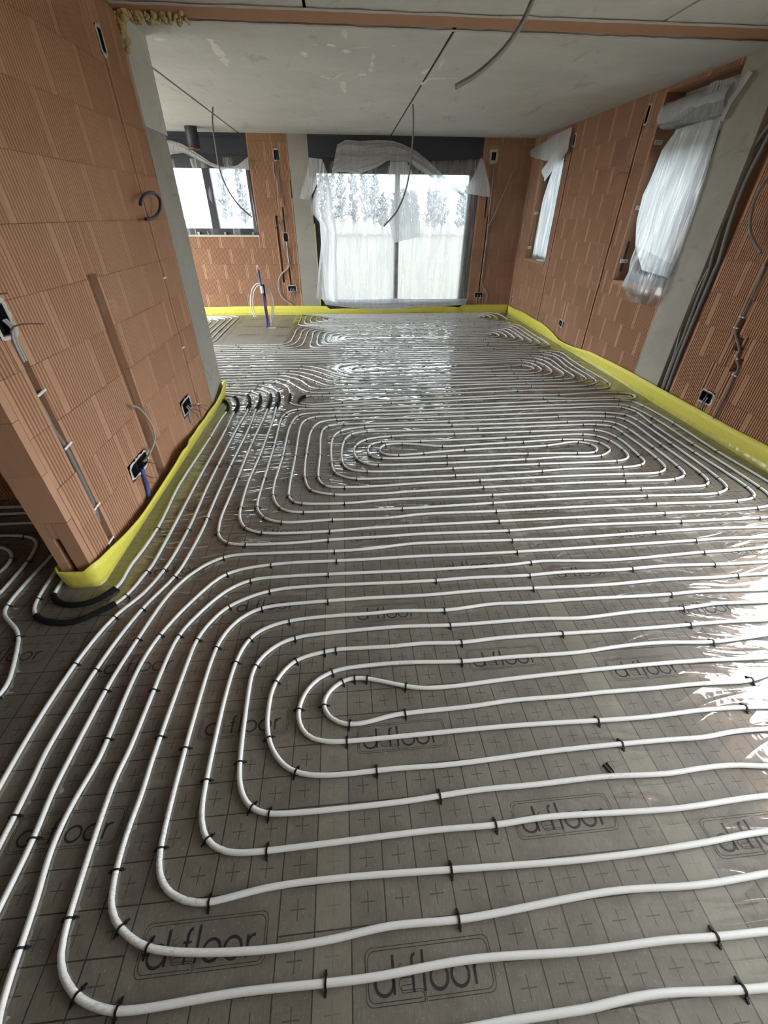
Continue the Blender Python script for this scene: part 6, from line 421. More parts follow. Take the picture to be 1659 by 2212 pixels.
M = dict(
 brick=brick_material('hollow_clay_brick'), core=brick_material('brick_core', .8),
 concrete=concrete_material('cast_concrete', (.29,.272,.232), (.41,.39,.34), 0, .4),
 slab=concrete_material('slab_concrete', (.52,.52,.49), (.66,.66,.62), .5, .35),
 mortar=plain('mortar', (.50,.48,.44), .9, bump=.6, scale=50), dark=plain('recess_shade', (.018,.017,.018), .8),  # dark: near-black colour standing in for shade inside recesses
 foil=foil_floor_material(), ink=ink_material(), pipe=pipe_material(),
 clip=plain('black_plastic', (.006,.006,.007), .5, spec=.3), sleeve=plain('black_foam_sleeve', (.006,.006,.007), .9, spec=.2, bump=.5, scale=120),
 yellow=foam_strip_material(), skirt=film_material('clear_skirt', .95, (.97,.97,.96), .04, .16, .12, 3, .3, .5, .12),
 film=film_material('clear_polythene', .74, (.92,.94,.95), .06, .2, .5, 4.5, .25, .42, .5, .12), milky=film_material('milky_polythene', .30, (.90,.91,.92), .06, .35, .6, 6, .45, .8, .5, .25), wfilm=film_material('window_bag_polythene', .42, (.90,.93,.96), .08, .2, .7, 5, .35, .62, .9, .14),
 glass=glass_material(), frame=plain('anthracite_frame', (.030,.032,.036), .42), shutter=plain('anthracite_shutter_box', (.024,.030,.042), .5),
 conduit=plain('grey_conduit', (.165,.16,.15), .55), cable=plain('grey_cable', (.34,.33,.31), .5), darkcable=plain('dark_cable', (.10,.085,.075), .6),
 smear=plain('pale_plaster_smear', (.74,.73,.68), .9, bump=.6, scale=40, vary=.3), plaster=plain('white_plaster', (.52,.50,.46), .9, bump=.9, scale=70), box=plain('black_box_plastic', (.012,.012,.013), .45),
 blue=plain('blue_pipe', (.045,.075,.26), .45), rim=plain('rust_rim', (.16,.05,.04), .5), red=plain('red_pipe', (.45,.05,.05), .45), purple=plain('purple_pipe', (.10,.05,.20), .45),
 white=plain('white_plastic', (.72,.72,.70), .4), copper=plain('brass_end', (.55,.42,.30), .3, .8), foam=plain('expanding_foam', (.50,.42,.22), .8, bump=.9, scale=35),
 navy=plain('dark_blue_conduit', (.014,.016,.05), .5), wire=plain('copper_brown_wire', (.11,.06,.045), .5),
 grass=grass_material(), hazy_bark=plain('hazed_trees', (.36,.365,.375), .9, scale=3), render=plain('bounce_plaster', (.62,.60,.56), .9), bounce_ground=plain('bounce_gravel', (.58,.55,.48), .95, scale=30),
 tag=plain('white_tag', (.75,.75,.74), .6), tagink=plain('tag_print', (.05,.05,.05), .7),
)
# ------------------------------------------------------------------ walls of hollow bricks
RIB = .0208
_bm = {}
def brick_mesh(w, h, ribbed):
    k = (round(w,3), round(h,3), ribbed)
    if k in _bm: return _bm[k]
    w, h, _ = k; mb = MB(); prof = [(0,0)]; D = .042
    if ribbed:
        x = .026 if w > .12 else .004
        while x+RIB*.9 < w-.004:
            prof += [(x,0),(x+.002,.009),(x+.0085,.009),(x+.0105,0)]; x += RIB
    prof.append((w,0)); n = len(prof)
    mb.add([(x,y,0) for x, y in prof]+[(x,y,h) for x, y in prof], [(i,i+1,n+i+1,n+i) for i in range(n-1)])
    mb.add([(0,0,0),(w,0,0),(w,D,0),(0,D,0),(0,0,h),(w,0,h),(w,D,h),(0,D,h)], [(0,3,2,1),(4,5,6,7),(1,2,6,5),(0,4,7,3)])
    me = mb.mesh('brick'); me.materials.append(M['brick']); _bm[k] = me; return me
def cut(rects, hole):
    out = []; hx0,hz0,hx1,hz1 = hole
    for x0,z0,x1,z1 in rects:
        if hx0 >= x1 or hx1 <= x0 or hz0 >= z1 or hz1 <= z0: out.append((x0,z0,x1,z1)); continue
        if hx0 > x0: out.append((x0,z0,hx0,z1))
        if hx1 < x1: out.append((hx1,z0,x1,z1))
        a, b = max(x0,hx0), min(x1,hx1)
        if hz0 > z0: out.append((a,z0,b,hz0))
        if hz1 < z1: out.append((a,hz1,b,z1))
    return [r for r in out if r[2]-r[0] > .012 and r[3]-r[1] > .012]
def wall_frame(side):
    """matrix that maps (along, out of the room, up) of a wall to the room"""
    if side == 'left': return Matrix.Translation((XL,0,0)) @ Matrix.Rotation(PI/2,4,'Z'), 1
    if side == 'right': return Matrix.Translation((XR,0,0)) @ Matrix.Rotation(-PI/2,4,'Z'), -1
    if side == 'back': return Matrix.Translation((0,YB,0)), 1
def bricks(parent, side, u0, u1, zs, holes, ribbed=True, L=.3745, seed=0, ztop=None, base=None):
    r = random.Random(seed); mw, sg = base if base else wall_frame(side)
    for k, (z0, z1) in enumerate(zip(zs, zs[1:])):
        x = u0-L*(.5 if k % 2 else 0)-r.uniform(0,.12)
        while x < u1:
            a, b = max(u0,x), min(u1,x+L); x += L
            if b-a < .015: continue
            for (p,q,s,t) in (lambda R: R)(__import__('functools').reduce(cut, holes, [(a,z0,b,z1)])):
                w, h = s-p-.0022, t-q-.0018
                if w < .012 or h < .012: continue
                me = brick_mesh(w, h, ribbed)
                o = link('brick', me, parent)
                lx = p+.001 if sg > 0 else -(s-.001)
                o.matrix_local = mw @ Matrix.Translation((lx, r.uniform(-.0015,.0015), q+.001))
def core_boxes(side, u0, u1, z0, z1, holes, d0, d1, base=None):
    """backing wall with real openings"""
    us = sorted({u0,u1,*[min(max(h[0],u0),u1) for h in holes],*[min(max(h[2],u0),u1) for h in holes]})
    mw, sg = base if base else wall_frame(side); mb = MB()
    for a, b in zip(us, us[1:]):
        segs = [(a,z0,b,z1)]
        for h in holes: segs = cut(segs, h)
        for (p,q,s,t) in segs:
            tmp = MB().box((p*sg,d0,q),(s*sg,d1,t)); tmp.v = [tuple(mw @ Vector(v)) for v in tmp.v]; mb.add(tmp.v, tmp.f)
    return mb
ZS = [-.02]+[.07+.2485*k for k in range(0,10)]+[HC]
ZSB = [-.02]+[.126+.2395*k for k in range(0,11)]+[HC]
Y0W, YCL0, YCL1 = 1.668, 4.02, 4.455
TW = .155
# left partition wall
LH = [(3.645,.10,3.672,2.36),(3.625,2.35,3.70,2.47),(2.605,.10,2.71,1.331),(1.875,.10,1.915,1.33),(2.29,.245,2.56,.355),(3.29,.235,3.52,.375),(1.83,1.19,1.93,1.32)]
wl_ = core_boxes('left', Y0W+.043, YCL0, -.02, HC+.05, LH, .046, .132); w_ = core_boxes('left', Y0W+.043, YCL0, -.02, HC+.05, [], .132, TW-.004); wl_.add(w_.v, w_.f)
wall_left = structure(wl_.build('wall_left', M['core']))
bricks(wall_left, 'left', Y0W+.0425, YCL0, ZS, LH, seed=3)
endbase = (Matrix.Translation((0,Y0W,0)), 1)
bricks(wall_left, 'end', XL-TW, XL, [-.02,.155,.41,.66,.91,1.16,1.41,1.66,1.91,2.16,2.41,HC], [(-1.472,.03,-1.440,.315)], ribbed=False, L=1.5, seed=5, base=endbase)

# right wall
W3 = (4.455,.955,5.425,HC-.04); W2 = (7.515,.955,8.43,HC-.03); W4 = (-1.6,.25,2.35,2.25)
RH = [W2,W3,W4,(3.843,-.1,4.455,HC+.1),(5.69,.10,5.722,2.42),(5.625,2.36,5.69,2.53),(7.335,.10,7.365,2.38),(7.30,2.36,7.37,2.50),(8.765,.15,8.79,2.35),(3.395,.92,3.425,HC),(3.31,.22,3.46,.34),
      (3.20,.05,3.226,.56),(3.26,.54,3.29,.74),(3.20,.55,3.25,.66),(3.29,.70,3.35,.80),(3.36,.78,3.41,.93),(6.40,.235,6.56,.32)]
wl_ = core_boxes('right', YBACK, YB+.4, -.3, HC+.3, RH, .046, .085); w_ = core_boxes('right', YBACK, YB+.4, -.3, HC+.3, [W2,W3,W4,(3.843,-.1,4.03,HC+.1)], .085, XOUT); wl_.add(w_.v, w_.f)
wall_right = structure(wl_.build('wall_right', M['core']))
core_boxes('right', 3.80, 4.06, -.1, HC+.1, [], .13, .2).build('chase_back', M['core'], wall_right)
bricks(wall_right, 'right', 2.35, YB, ZS, RH, seed=11)
bricks(wall_right, 'right', YBACK, 2.35, ZS, RH, ribbed=False, seed=12)
# back wall
W1 = (-2.95,1.262,-1.50,HC); D1 = (-.535,-.1,2.33,HC)
BH = [W1,D1,(-.86,-.1,-.535,HC+.1),(-1.095,2.28,-1.00,2.43),(-1.085,1.18,-1.0,1.32),(-1.11,.40,-.955,.50),(-1.055,.50,-1.03,1.68),(-1.185,.55,-1.15,1.56),(2.475,2.33,2.555,2.44),(2.47,.275,2.635,.37),(2.535,.37,2.56,1.62),(2.47,1.55,2.505,1.86)]
wl_ = core_boxes('back', XWEST-.3, XR+.05, -.3, HC+.3, BH, .046, .08); w_ = core_boxes('back', XWEST-.3, XR+.05, -.3, HC+.3, [W1,D1], .08, XOUT); wl_.add(w_.v, w_.f)
wall_back = structure(wl_.build('wall_back', M['core']))
bricks(wall_back, 'back', XWEST, XR, ZSB, BH, seed=17)
# unseen shell of the side room and the wall behind the camera
wall_west = structure(MB().box((XWEST-.3,YBACK,-.3),(XWEST,4.2,HC+.3)).box((XWEST-.3,4.2,HC-.15),(XWEST,8.5,HC+.3)).box((XWEST-.3,4.2,-.3),(XWEST,8.5,.08)).box((XWEST-.3,8.5,-.3),(XWEST,YB+.3,HC+.3)).build('wall_west', M['render']))  # opening and pale finish of this unseen wall added to light the interior
wall_near = structure(MB().box((XWEST,YBACK-.3,-.3),(XR+XOUT,YBACK,HC+.3)).build('wall_near', M['core']))
wall_inner = structure(MB().box((XWEST,2.58,-.1),(XL-TW,2.70,HC+.02)).build('wall_inner', M['core']))
bricks(wall_inner, 'in', XWEST, XL-TW, ZS, [], ribbed=True, seed=23, base=(Matrix.Translation((0,2.538,0)),1))
# concrete columns in the walls
def column(name, label, x0, x1, y0, y1, z1, amp, cap=None):
    root = thing(name, label, 'column', None, ((x0+x1)/2,(y0+y1)/2,0))
    mb = MB(); nz, nu = 26, 6
    def face(P, Q, nrm, seed):
        rows = []
        for i in range(nz+1):
            z = z1*i/nz; row = []
            for j in range(nu+1):
                t = j/nu; q = Vector(P).lerp(Vector(Q), t); e = vnoise(z*3.1, t*2+seed, seed)*amp; d = vnoise(z*7+seed, t*3, seed+3)*amp*.4
                along = (Vector(Q)-Vector(P)).normalized()
                edge = (abs(t-.5)*2)**4
                q = q+along*e*edge*(1 if t > .5 else -1)*.0+Vector(nrm)*(d-.002*edge); row.append((q.x-root.location.x, q.y-root.location.y, z))
            rows.append(row)
        mb.grid(rows)
    face((x0,y0),(x1,y0),(0,-1,),1) if False else None
    for P, Q, n_, s_ in (((x0,y0,0),(x1,y0,0),(0,-1,0),1),((x1,y0,0),(x1,y1,0),(1,0,0),2),((x1,y1,0),(x0,y1,0),(0,1,0),3),((x0,y1,0),(x0,y0,0),(-1,0,0),4)): face(P,Q,n_,s_)
    mb.build('shaft', M['concrete'], root)
    if cap: MB().box((x0-.003-root.location.x,y0-.003-root.location.y,cap),(x1+.012-root.location.x,y1+.006-root.location.y,z1)).build('upper_lift', M['slab'], root)
    return root
cl_ = column('concrete_column', 'grey concrete column ending the ribbed brick partition on the left', XL-TW-.01, XL+.004, YCL0, YCL1, HC, .006, 2.085)
cr_ = column('concrete_column', 'wide concrete column in the right wall beside the bundle of grey conduits', XR-.006, XR+.2, 4.03, 4.452, HC, .006)
cb_ = column('concrete_column', 'narrow concrete column in the back wall left of the patio door', -.858, -.537, YB-.006, YB+.3, HC, .006)
mb = MB()
def blob(x, y, z, r, s):
    mb.lathe([(0,-r),(r*.6*(.8+.4*hashn(s,1)),-r*.75),(r,-.1*r),(r*.75*(.8+.4*hashn(s,2)),r*.6),(0,r)], (x,y,z), 7)
for i in range(130):
    t = hashn(i,1)**1.3; x = XL-.03+.44*t; r = (.008+.020*hashn(i,2)**2)*(1-.35*t); y = 3.97+.09*hashn(i,3)+.12*t*hashn(i,5); z = HC-.004-.050*hashn(i,4)**1.6*(1-.8*t)
    blob(x, y, z, r, i)
for i in range(34): blob(XL+.012+.012*hashn(i,6), 4.01+.06*hashn(i,8), HC-.02-.15*hashn(i,9)**1.4, .007+.014*hashn(i,7), i+.5)
tag(mb.build('foam_bead', M['foam']), 'lumpy yellow foam squeezed out at the top of the left concrete column', 'foam')
# ------------------------------------------------------------------ floor and ceiling
# the foil swells a few millimetres between the pipes; the clips hold it down along them
import numpy as np
GX_, GY_ = .03, .02; FX0, FY0 = XWEST, 2.6; NXF, NYF = int((XR+.04-FX0)/GX_)+1, int((YB+.04-FY0)/GY_)+1
dist = np.full((NYF+1, NXF+1), .3)
samp = []
for k, P_ in RUNS.items():
    for a, b in zip(P_, P_[1:]):
        n = max(1, int(math.hypot(b[0]-a[0], b[1]-a[1])/.012))
        samp += [(a[0]+(b[0]-a[0])*i/n, a[1]+(b[1]-a[1])*i/n) for i in range(n)]
samp = np.array(samp); samp = samp[samp[:,1] > FY0-.2]
ci = np.round((samp[:,0]-FX0)/GX_).astype(int); ri = np.round((samp[:,1]-FY0)/GY_).astype(int)
for dy in range(-7,8):
    for dx in range(-5,6):
        c, r = ci+dx, ri+dy; ok = (c >= 0) & (c <= NXF) & (r >= 0) & (r <= NYF)
        d = np.hypot(FX0+c*GX_-samp[:,0], FY0+r*GY_-samp[:,1]); np.minimum.at(dist, (r[ok],c[ok]), d[ok])
xs_ = FX0+np.arange(NXF+1)*GX_; ys_ = FY0+np.arange(NYF+1)*GY_
ss = lambda e0, e1, v: (lambda t: t*t*(3-2*t))(np.clip((v-e0)/(e1-e0),0,1))
amp = .0075*ss(2.9,4.4,ys_)[:,None]
hgt = amp*ss(.008,.046,dist)*(1-ss(.075,.13,dist))
rg = np.random.default_rng(5); hgt = hgt*(1+.35*rg.standard_normal(hgt.shape)*ss(.02,.05,dist)); hgt[0] = 0
xx, yy = np.meshgrid(xs_, ys_)
vs_ = np.stack([xx, yy, hgt], -1).reshape(-1,3)
ii = (np.arange(NYF)[:,None]*(NXF+1)+np.arange(NXF)[None]).ravel(); nv = len(vs_)
fs_ = np.stack([ii, ii+1, ii+NXF+2, ii+NXF+1], 1)
me = bpy.data.meshes.new('floor')
extra = [(XWEST,YBACK,0),(xs_[-1],YBACK,0),(xs_[-1],FY0,0),(XWEST,FY0,0),(XWEST,YBACK,-.2),(xs_[-1],YBACK,-.2),(xs_[-1],ys_[-1],-.2),(XWEST,ys_[-1],-.2)]
vs_ = np.concatenate([vs_, np.array(extra)]); ef = [(nv,nv+1,nv+2,nv+3),(nv+4,nv+7,nv+6,nv+5)]
me.from_pydata(vs_.tolist(), [], fs_.tolist()+ef); me.polygons.foreach_set('use_smooth', [True]*len(fs_)+[False]*2); me.materials.append(M['foil']); me.update()
floor = structure(link('floor', me))
def ribbon(mb, P, w):
    P = [Vector((*p,0)) for p in P]; n = len(P); vs = []
    for i, p in enumerate(P):
        t = (P[min(i+1,n-1)]-P[max(i-1,0)]).normalized(); s = Vector((-t.y,t.x,0))*w/2; vs += [p+s,p-s]
    mb.add(vs, [(2*i,2*i+1,2*i+3,2*i+2) for i in range(n-1)])
def logo_mesh():
    mb = MB(); W_, H_ = .335, .104
    def rrect(i):
        r = .017; out = []; x0,x1,y0,y1 = i,W_-i,i,H_-i
        for cx,cy,a0 in ((x1-r,y0+r,-PI/2),(x1-r,y1-r,0),(x0+r,y1-r,PI/2),(x0+r,y0+r,PI)):
            out += [(cx+r*math.cos(a0+k*PI/8),cy+r*math.sin(a0+k*PI/8)) for k in range(5)]
        return out
    U = lambda x,y: (x*W_, y*H_)
    for i, g0, g1 in ((0,.44,.465),(.0065,.425,.465)):
        R_ = rrect(i); R_ = [(g1*W_,R_[0][1])]+R_+[(g0*W_,R_[0][1])]; ribbon(mb, R_, .0014)
    ell = lambda cx,cy,rx,ry,a,b,n: [U(cx+rx*math.cos(a+(b-a)*k/n), cy+ry*math.sin(a+(b-a)*k/n)) for k in range(n+1)]
    T_ = .0066
    ribbon(mb, ell(.143,.365,.070,.205,0,2*PI,18), T_)                 # d
    ribbon(mb, [U(.215,.84),U(.215,.16)], T_)
    ribbon(mb, [U(.365,.16),U(.365,.70)]+ell(.397,.70,.032,.11,PI,PI*.52,6), T_)   # f
    ribbon(mb, [U(.335,.56),U(.40,.56)], T_*.7)
    ribbon(mb, [U(.452,.87),U(.452,.16)], T_)                                  # l
    for cx in (.57,.735): ribbon(mb, ell(cx,.365,.068,.205,0,2*PI,20), T_)
    ribbon(mb, [U(.85,.16),U(.85,.57)], T_); ribbon(mb, ell(.905,.40,.055,.165,PI*.98,PI*.48,6), T_)
    # pipe coil between the letters
    def coil(d):
        """hairpin pipe between the letters; d shifts it sideways to draw the second line"""
        q = [U(.44,.0),(.44*W_,.10*H_)]; x0, x1 = .285*W_, .345*W_; y, st, r = .17*H_, .125*H_, .0625*H_
        q = [(.4425*W_+d,-.001+.0),(.4425*W_+d,.075*H_)]+[(.4425*W_-.010+(.010+d)*math.cos(k*PI/8), .075*H_+(.010+d)*math.sin(k*PI/8)) for k in range(1,5)]
        y = q[-1][1]; sgn = 1
        for k in range(3):
            cx = x0 if k % 2 == 0 else x1; rr = r+(d if k % 2 == 0 else -d); cy = y+rr
            q += [(cx+(-1 if k % 2 == 0 else 1)*rr*math.sin(a*PI/6), cy-rr*math.cos(a*PI/6)) for a in range(7)]; y += 2*rr
        q.append(((.335 if 3 % 2 else .29)*W_-.02,y)); return q
    ribbon(mb, coil(0), .0013); ribbon(mb, coil(.0042), .0013)
    me = mb.mesh('printed_logo'); me.materials.append(M['ink']); return me
LOGO = logo_mesh()
SHIFT = {-2:2,-1:4,0:0,1:2,2:3}
for s in range(-3,3):
    for c0, ro in ((0,1),(5,4)):
        for k in range(-3,14):
            c, r = 11*s+c0, ro+SHIFT.get(s,1)+6*k
            x, y = grid_to_world(c-.14, r+.02)
            if y < -.3 or y > YB-.15 or x < -3.4 or x+.36 > XR-.02: continue
            if x < XL+.02 and x+.36 > XL-.24 and 1.5 < y < 4.5: continue
            if x < XL-.1 and y > 2.4 and not (y > 6.6): continue
            o = link('printed_logo', LOGO, floor); o.location = (x,y,.0006 if y < 3.0 else .0006+.004*min(1,(y-3.0)/1.4)); o.rotation_euler = (0,0,GY)
ceiling = structure(MB().box((XWEST,YBACK,HC+.09),(XR+XOUT,YB+.3,HC+.3)).build('ceiling', M['slab']))
ys_ = (4.16, YB+.02)
for a, b in ((XWEST,-1.615),(-1.590,.788),(.812,XR+.02)):
    MB().box((a,ys_[0],HC),(b,ys_[1],HC+.09)).build('panel', M['slab'], ceiling)
for a, b in ((-1.618,-1.587),(.785,.815)):
    MB().box((a,ys_[0],HC+.012),(b,ys_[1],HC+.06)).build('joint_shade', M['dark'], ceiling)  # near-black strip paints the shade in the open joint
for a, b in ((XWEST,-.2),(-.18,2.1),(2.12,XR+.02)):
    MB().box((a,YBACK,HC+.005),(b,3.90,HC+.09)).build('panel', M['slab'], ceiling)
def smear(P, w, seed):
    P = [Vector(p) for p in P]; n = 14; rows = []
    for i in range(n+1):
        t = i/n; p = lin(P,t); d = (P[-1]-P[0]).normalized(); s = Vector((-d.y,d.x,0)); k = w*(.25+.75*math.sin(PI*min(1,t+.08)))*(.7+.5*vnoise(i*.9,seed,2))
        rows.append([tuple(p+s*(-k+.3*w*vnoise(i*1.3,seed,4))), tuple(p+Vector((0,0,-.0012))), tuple(p+s*(k+.3*w*vnoise(i*1.1,seed,6)))])
    MB().grid(rows).build('plaster_smear', M['smear'], ceiling)
for i, (P, w) in enumerate(SMEARS): smear([(x,y,HC-.0006) for x, y in P], w, i)
# ceramic lintel soffit across the opening, with a rough dark gap behind it
mb = MB()
rows = []
for i in range(61):
    x = XL-.1+(XR-XL+.15)*i/60; rows.append([(x,3.885,HC+.004),(x,3.90+.01*vnoise(i*.9,0,1),HC+.000),(x,4.10+.01*vnoise(i*.7,2,3),HC+.000),(x,4.12,HC+.03)])
mb.grid(rows, sm=False); lin_ = structure(mb.build('trim_1', M['brick']))
MB().box((XL-.1,4.10,HC+.035),(XR+.05,4.17,HC+.08)).build('gap', M['dark'], lin_)  # near-black box paints the shade inside the gap
mb = MB(); rows = []
for i in range(91):
    x = XL+.02+(XR-XL-.04)*i/90; rows.append([(x,4.13+.018*max(0,vnoise(i*.8,4,2)),HC-.001),(x,4.165,HC-.002)])
mb.grid(rows); mb.build('ragged_edge', M['mortar'], lin_)
mb = MB(); rows = []
for i in range(91):
    x = XL+.02+(XR-XL-.04)*i/90; rows.append([(x,3.86+.01*vnoise(i*.6,4,7),HC-.001),(x,3.892+.006*vnoise(i*1.1,1,9),HC-.004)])
mb.grid(rows); mb.build('plaster_edge', M['plaster'], lin_)
# ------------------------------------------------------------------ windows and the patio door
def framebox(mb, a, b): mb.box(a, b)
def win_back(name, x0, x1, z0, z1, zb, bars, mull, yb, rail, jr, kind):
    """frame set in the back wall: outline, mullion, panes, shutter box"""
    root = structure(empty(name, ((x0+x1)/2, YB+.1, z0))); L_ = root.location
    def P(n, a, b, m): return MB().box(tuple(Vector(a)-L_), tuple(Vector(b)-L_)).build(n, m, root)
    d0, d1 = yb, yb+.075
    P('bottom_rail', (x0,d0,z0),(x1,d1,z0+rail), M['frame']); P('top_rail', (x0,d0,zb),(x1,d1,z1), M['frame'])
    P('jamb', (x0,d0,z0+rail),(x0+jr[0],d1,zb), M['frame']); P('jamb', (x1-jr[1],d0,z0+rail),(x1,d1,zb), M['frame'])
    P('mullion', (mull[0],d0-.01,z0+rail),(mull[1],d1,zb), M['frame'])
    for a, b in ((x0+jr[0],mull[0]),(mull[1],x1-jr[1])): P('pane', (a,d0+.03,z0+rail),(b,d0+.036,zb), M['glass'])
    P('shutter_box', (x0-.01,YB+.006,z1-.005),(x1+.01,YB+.30,HC+.01), M['shutter'])
    sh = P('shutter_box_lid', (x0,YB-.004,z1+.02),(x1,YB+.006,HC-.06), M['shutter'])
    return root, P
w1, P = win_back('window_1', -2.95, -1.50, 1.285, 2.36, 2.185, None, (-2.285,-2.165), YB+.07, .09, (.09,.085), 'window')
P('sill', (-2.95,YB+.0,1.255),(-1.50,YB+.30,1.284), M['mortar'])
for x in (-2.55,-2.10,-1.62): P('wedge', (x,YB+.02,1.284),(x+.035,YB+.07,1.325), M['copper'])
d1, P = win_back('door_1', -.535, 2.33, .16, 2.335, 2.14, None, (.888,.965), YB+.06, .09, (.10,.17), 'door')
P('threshold', (-.535,YB+.03,-.05),(2.33,YB+.30,.159), M['frame']); P('foam_edge', (-.537,YB-.004,.16),(-.515,YB+.06,1.45), M['foam'])
P('lock_box', (1.25,YB+.05,.20),(1.36,YB+.06,.245), M['box'])
def win_right(name, y0, y1, z0, z1, zb, x, fr):
    root = structure(empty(name, (XR+.1,(y0+y1)/2,z0))); L_ = root.location
    def P(n, a, b, m): return MB().box(tuple(Vector(a)-L_), tuple(Vector(b)-L_)).build(n, m, root)
    P('bottom_rail', (x,y0,z0),(x+.07,y1,z0+fr), M['frame']); P('top_rail', (x,y0,zb),(x+.07,y1,z1), M['frame'])
    P('jamb', (x,y0,z0+fr),(x+.07,y0+fr,zb), M['frame']); P('jamb', (x,y1-fr,z0+fr),(x+.07,y1,zb), M['frame'])
    P('pane', (x+.03,y0+fr,z0+fr),(x+.036,y1-fr,zb), M['glass']); return root, P
w2, P = win_right('window_2', W2[0], W2[2], W2[1]+.02, 2.36, 2.28, XR+.15, .07)
P('shutter_box', (XR+.03,W2[0],2.36),(XR+.34,W2[2],HC), M['concrete']); P('sill', (XR-.01,W2[0]+.01,W2[1]-.02),(XR+.2,W2[2]-.01,W2[1]+.02), M['brick'])
P('white_sill_strip', (XR+.02,W2[0]+.12,W2[1]+.02),(XR+.12,W2[0]+.42,W2[1]+.035), M['white'])
w3, P = win_right('window_3', W3[0], W3[2], W3[1]+.02, 2.22, 2.12, XR+.17, .07)
P('shutter_box', (XR+.20,W3[0],2.22),(XR+.34,W3[2],HC), M['concrete']); P('sill', (XR+.0,W3[0]+.01,W3[1]-.02),(XR+.2,W3[2]-.01,W3[1]+.02), M['brick'])

# brick reveal of the big window, seen as smooth clay with the shade of a slot painted on
rv = MB().box((XR+.001,W3[2]-.001,W3[1]+.02),(XR+.17,W3[2]+.03,HC-.03)).build('reveal', M['brick'], wall_right)
MB().box((XR-.02,W4[0]+.004,W4[1]-.012),(XR+XOUT+.02,W4[2]-.004,W4[1]+.004)).build('sill_board', M['mortar'], wall_right)
MB().box((XR+.05,W3[2]-.004,1.06),(XR+.075,W3[2]+.0,1.36)).build('slot_shade', M['dark'], wall_right)  # flat near-black strip stands for a shaded slot
# roll of the shutter, wrapped in grey film
t_ = thing('shutter_roll', 'thick grey rolled shutter wrapped in film above the tall right window', 'shutter', None, (XR+.06,4.93,2.40))
rows = []
for i in range(25):
    y = -.44+.90*i/24; row = []
    for k in range(19):
        a = 2*PI*k/18; r = .105+.006*vnoise(y*6, k*.7, 3)+.004*vnoise(y*15,k*1.5,5); row.append((r*math.cos(a), y, r*math.sin(a)))
    rows.append(row)
MB().grid(rows).build('wrapped_roll', M['milky'], t_)
mb = MB(); mb.lathe([(0,-.43),(.09,-.43),(.09,.44),(0,.44)], (0,0,0), 18, axis='y'); mb.build('roll_core', M['conduit'], t_)
# ------------------------------------------------------------------ polythene sheets
def sheet(name, key, label, mat, nrm, amp, nu=22, nv=26, fold=7.0, group=None, belly=0.0, seed=0, edge_lock=True, thick=None):
    A, B_ = FILM[key]; mb = MB(); rows = []; nrm = Vector(nrm)
    c = lin(A,.5).lerp(lin(B_,.5),.5); c = Vector((c.x,c.y,min(p[2] for p in list(A)+list(B_))))
    for i in range(nv+1):
        a, b = lin(A,i/nv), lin(B_,i/nv); row = []
        for j in range(nu+1):
            s = j/nu; p = a.lerp(b,s); tt = i/nv
            h = math.sin(s*fold*2+2.2*vnoise(s*3,tt*1.5,seed))*.45+vnoise(s*fold,tt*2.2,seed+1)*.7+vnoise(s*fold*2.3,tt*3.1,seed+2)*.35
            w = min(1.0, 4*min(s,1-s)+.35)
            p = p+nrm*(amp*h*w+belly*math.sin(PI*s)*math.sin(PI*tt)); row.append(tuple(p-c))
        rows.append(row)
    mb.grid(rows); o = mb.build(name, mat); o.location = c
    return tag(o, label, 'plastic sheet', group)
IN_B, IN_R = (0,-1,0), (-1,0,0)
sheet('plastic_sheet','patio_main','clear wrinkled plastic sheet stretched over the whole patio door glass', M['film'], IN_B, .012, 40, 30, 16, seed=1)
sheet('plastic_sheet','patio_left','milky plastic sheet hanging to the floor at the left edge of the patio door', M['milky'], IN_B, .045, 18, 34, 4, seed=2)
sheet('plastic_sheet','patio_flap','folded flap of milky plastic hanging over the narrow concrete column in the back wall', M['milky'], IN_B, .02, 8, 14, 2, seed=3)
sheet('plastic_sheet','patio_top','crumpled milky plastic sheet bunched across the black shutter box of the patio door', M['milky'], IN_B, .085, 26, 48, 6, seed=4)
sheet('plastic_sheet','patio_corner','torn corner of milky plastic at the top right of the patio door', M['milky'], IN_B, .025, 10, 12, 3, seed=5)
sheet('plastic_sheet','patio_band','flat clear plastic strip taped along the top rail of the patio door', M['film'], IN_B, .012, 6, 30, 3, seed=6)
sheet('plastic_sheet','patio_mid','short milky plastic panel hanging in front of the patio door mullion', M['milky'], IN_B, .02, 16, 22, 3, seed=7)
sheet('plastic_sheet','patio_bottom','crumpled clear plastic bunched along the threshold of the patio door', M['milky'], IN_B, .035, 34, 8, 14, seed=18)
sheet('plastic_sheet','left_valance','sagging milky plastic swag under the shutter box of the far left window', M['milky'], IN_B, .02, 8, 26, 2, seed=8)
sheet('plastic_sheet','left_main','clear plastic sheet covering the two panes of the far left window', M['film'], IN_B, .012, 26, 16, 10, seed=9)
sheet('plastic_sheet','small_main','pleated clear plastic sheet over the glass of the narrow far right window', M['wfilm'], IN_R, .02, 16, 20, 7, seed=10)
sheet('plastic_sheet','small_flap','white plastic triangle sticking out over the top of the narrow far right window', M['milky'], IN_R, .012, 8, 14, 2, seed=11)
sheet('plastic_sheet','small_fold','folded white plastic tail hanging below the triangle at the narrow right window', M['milky'], IN_R, .02, 8, 16, 3, seed=12)
sheet('plastic_sheet','small_strip','thin torn strip of clear plastic along the left reveal of the narrow right window', M['film'], IN_R, .02, 6, 20, 3, seed=13)
sheet('plastic_sheet','big_main','large bulging plastic sheet covering the tall window beside the right column', M['wfilm'], IN_R, .018, 22, 34, 7, belly=.03, seed=14)
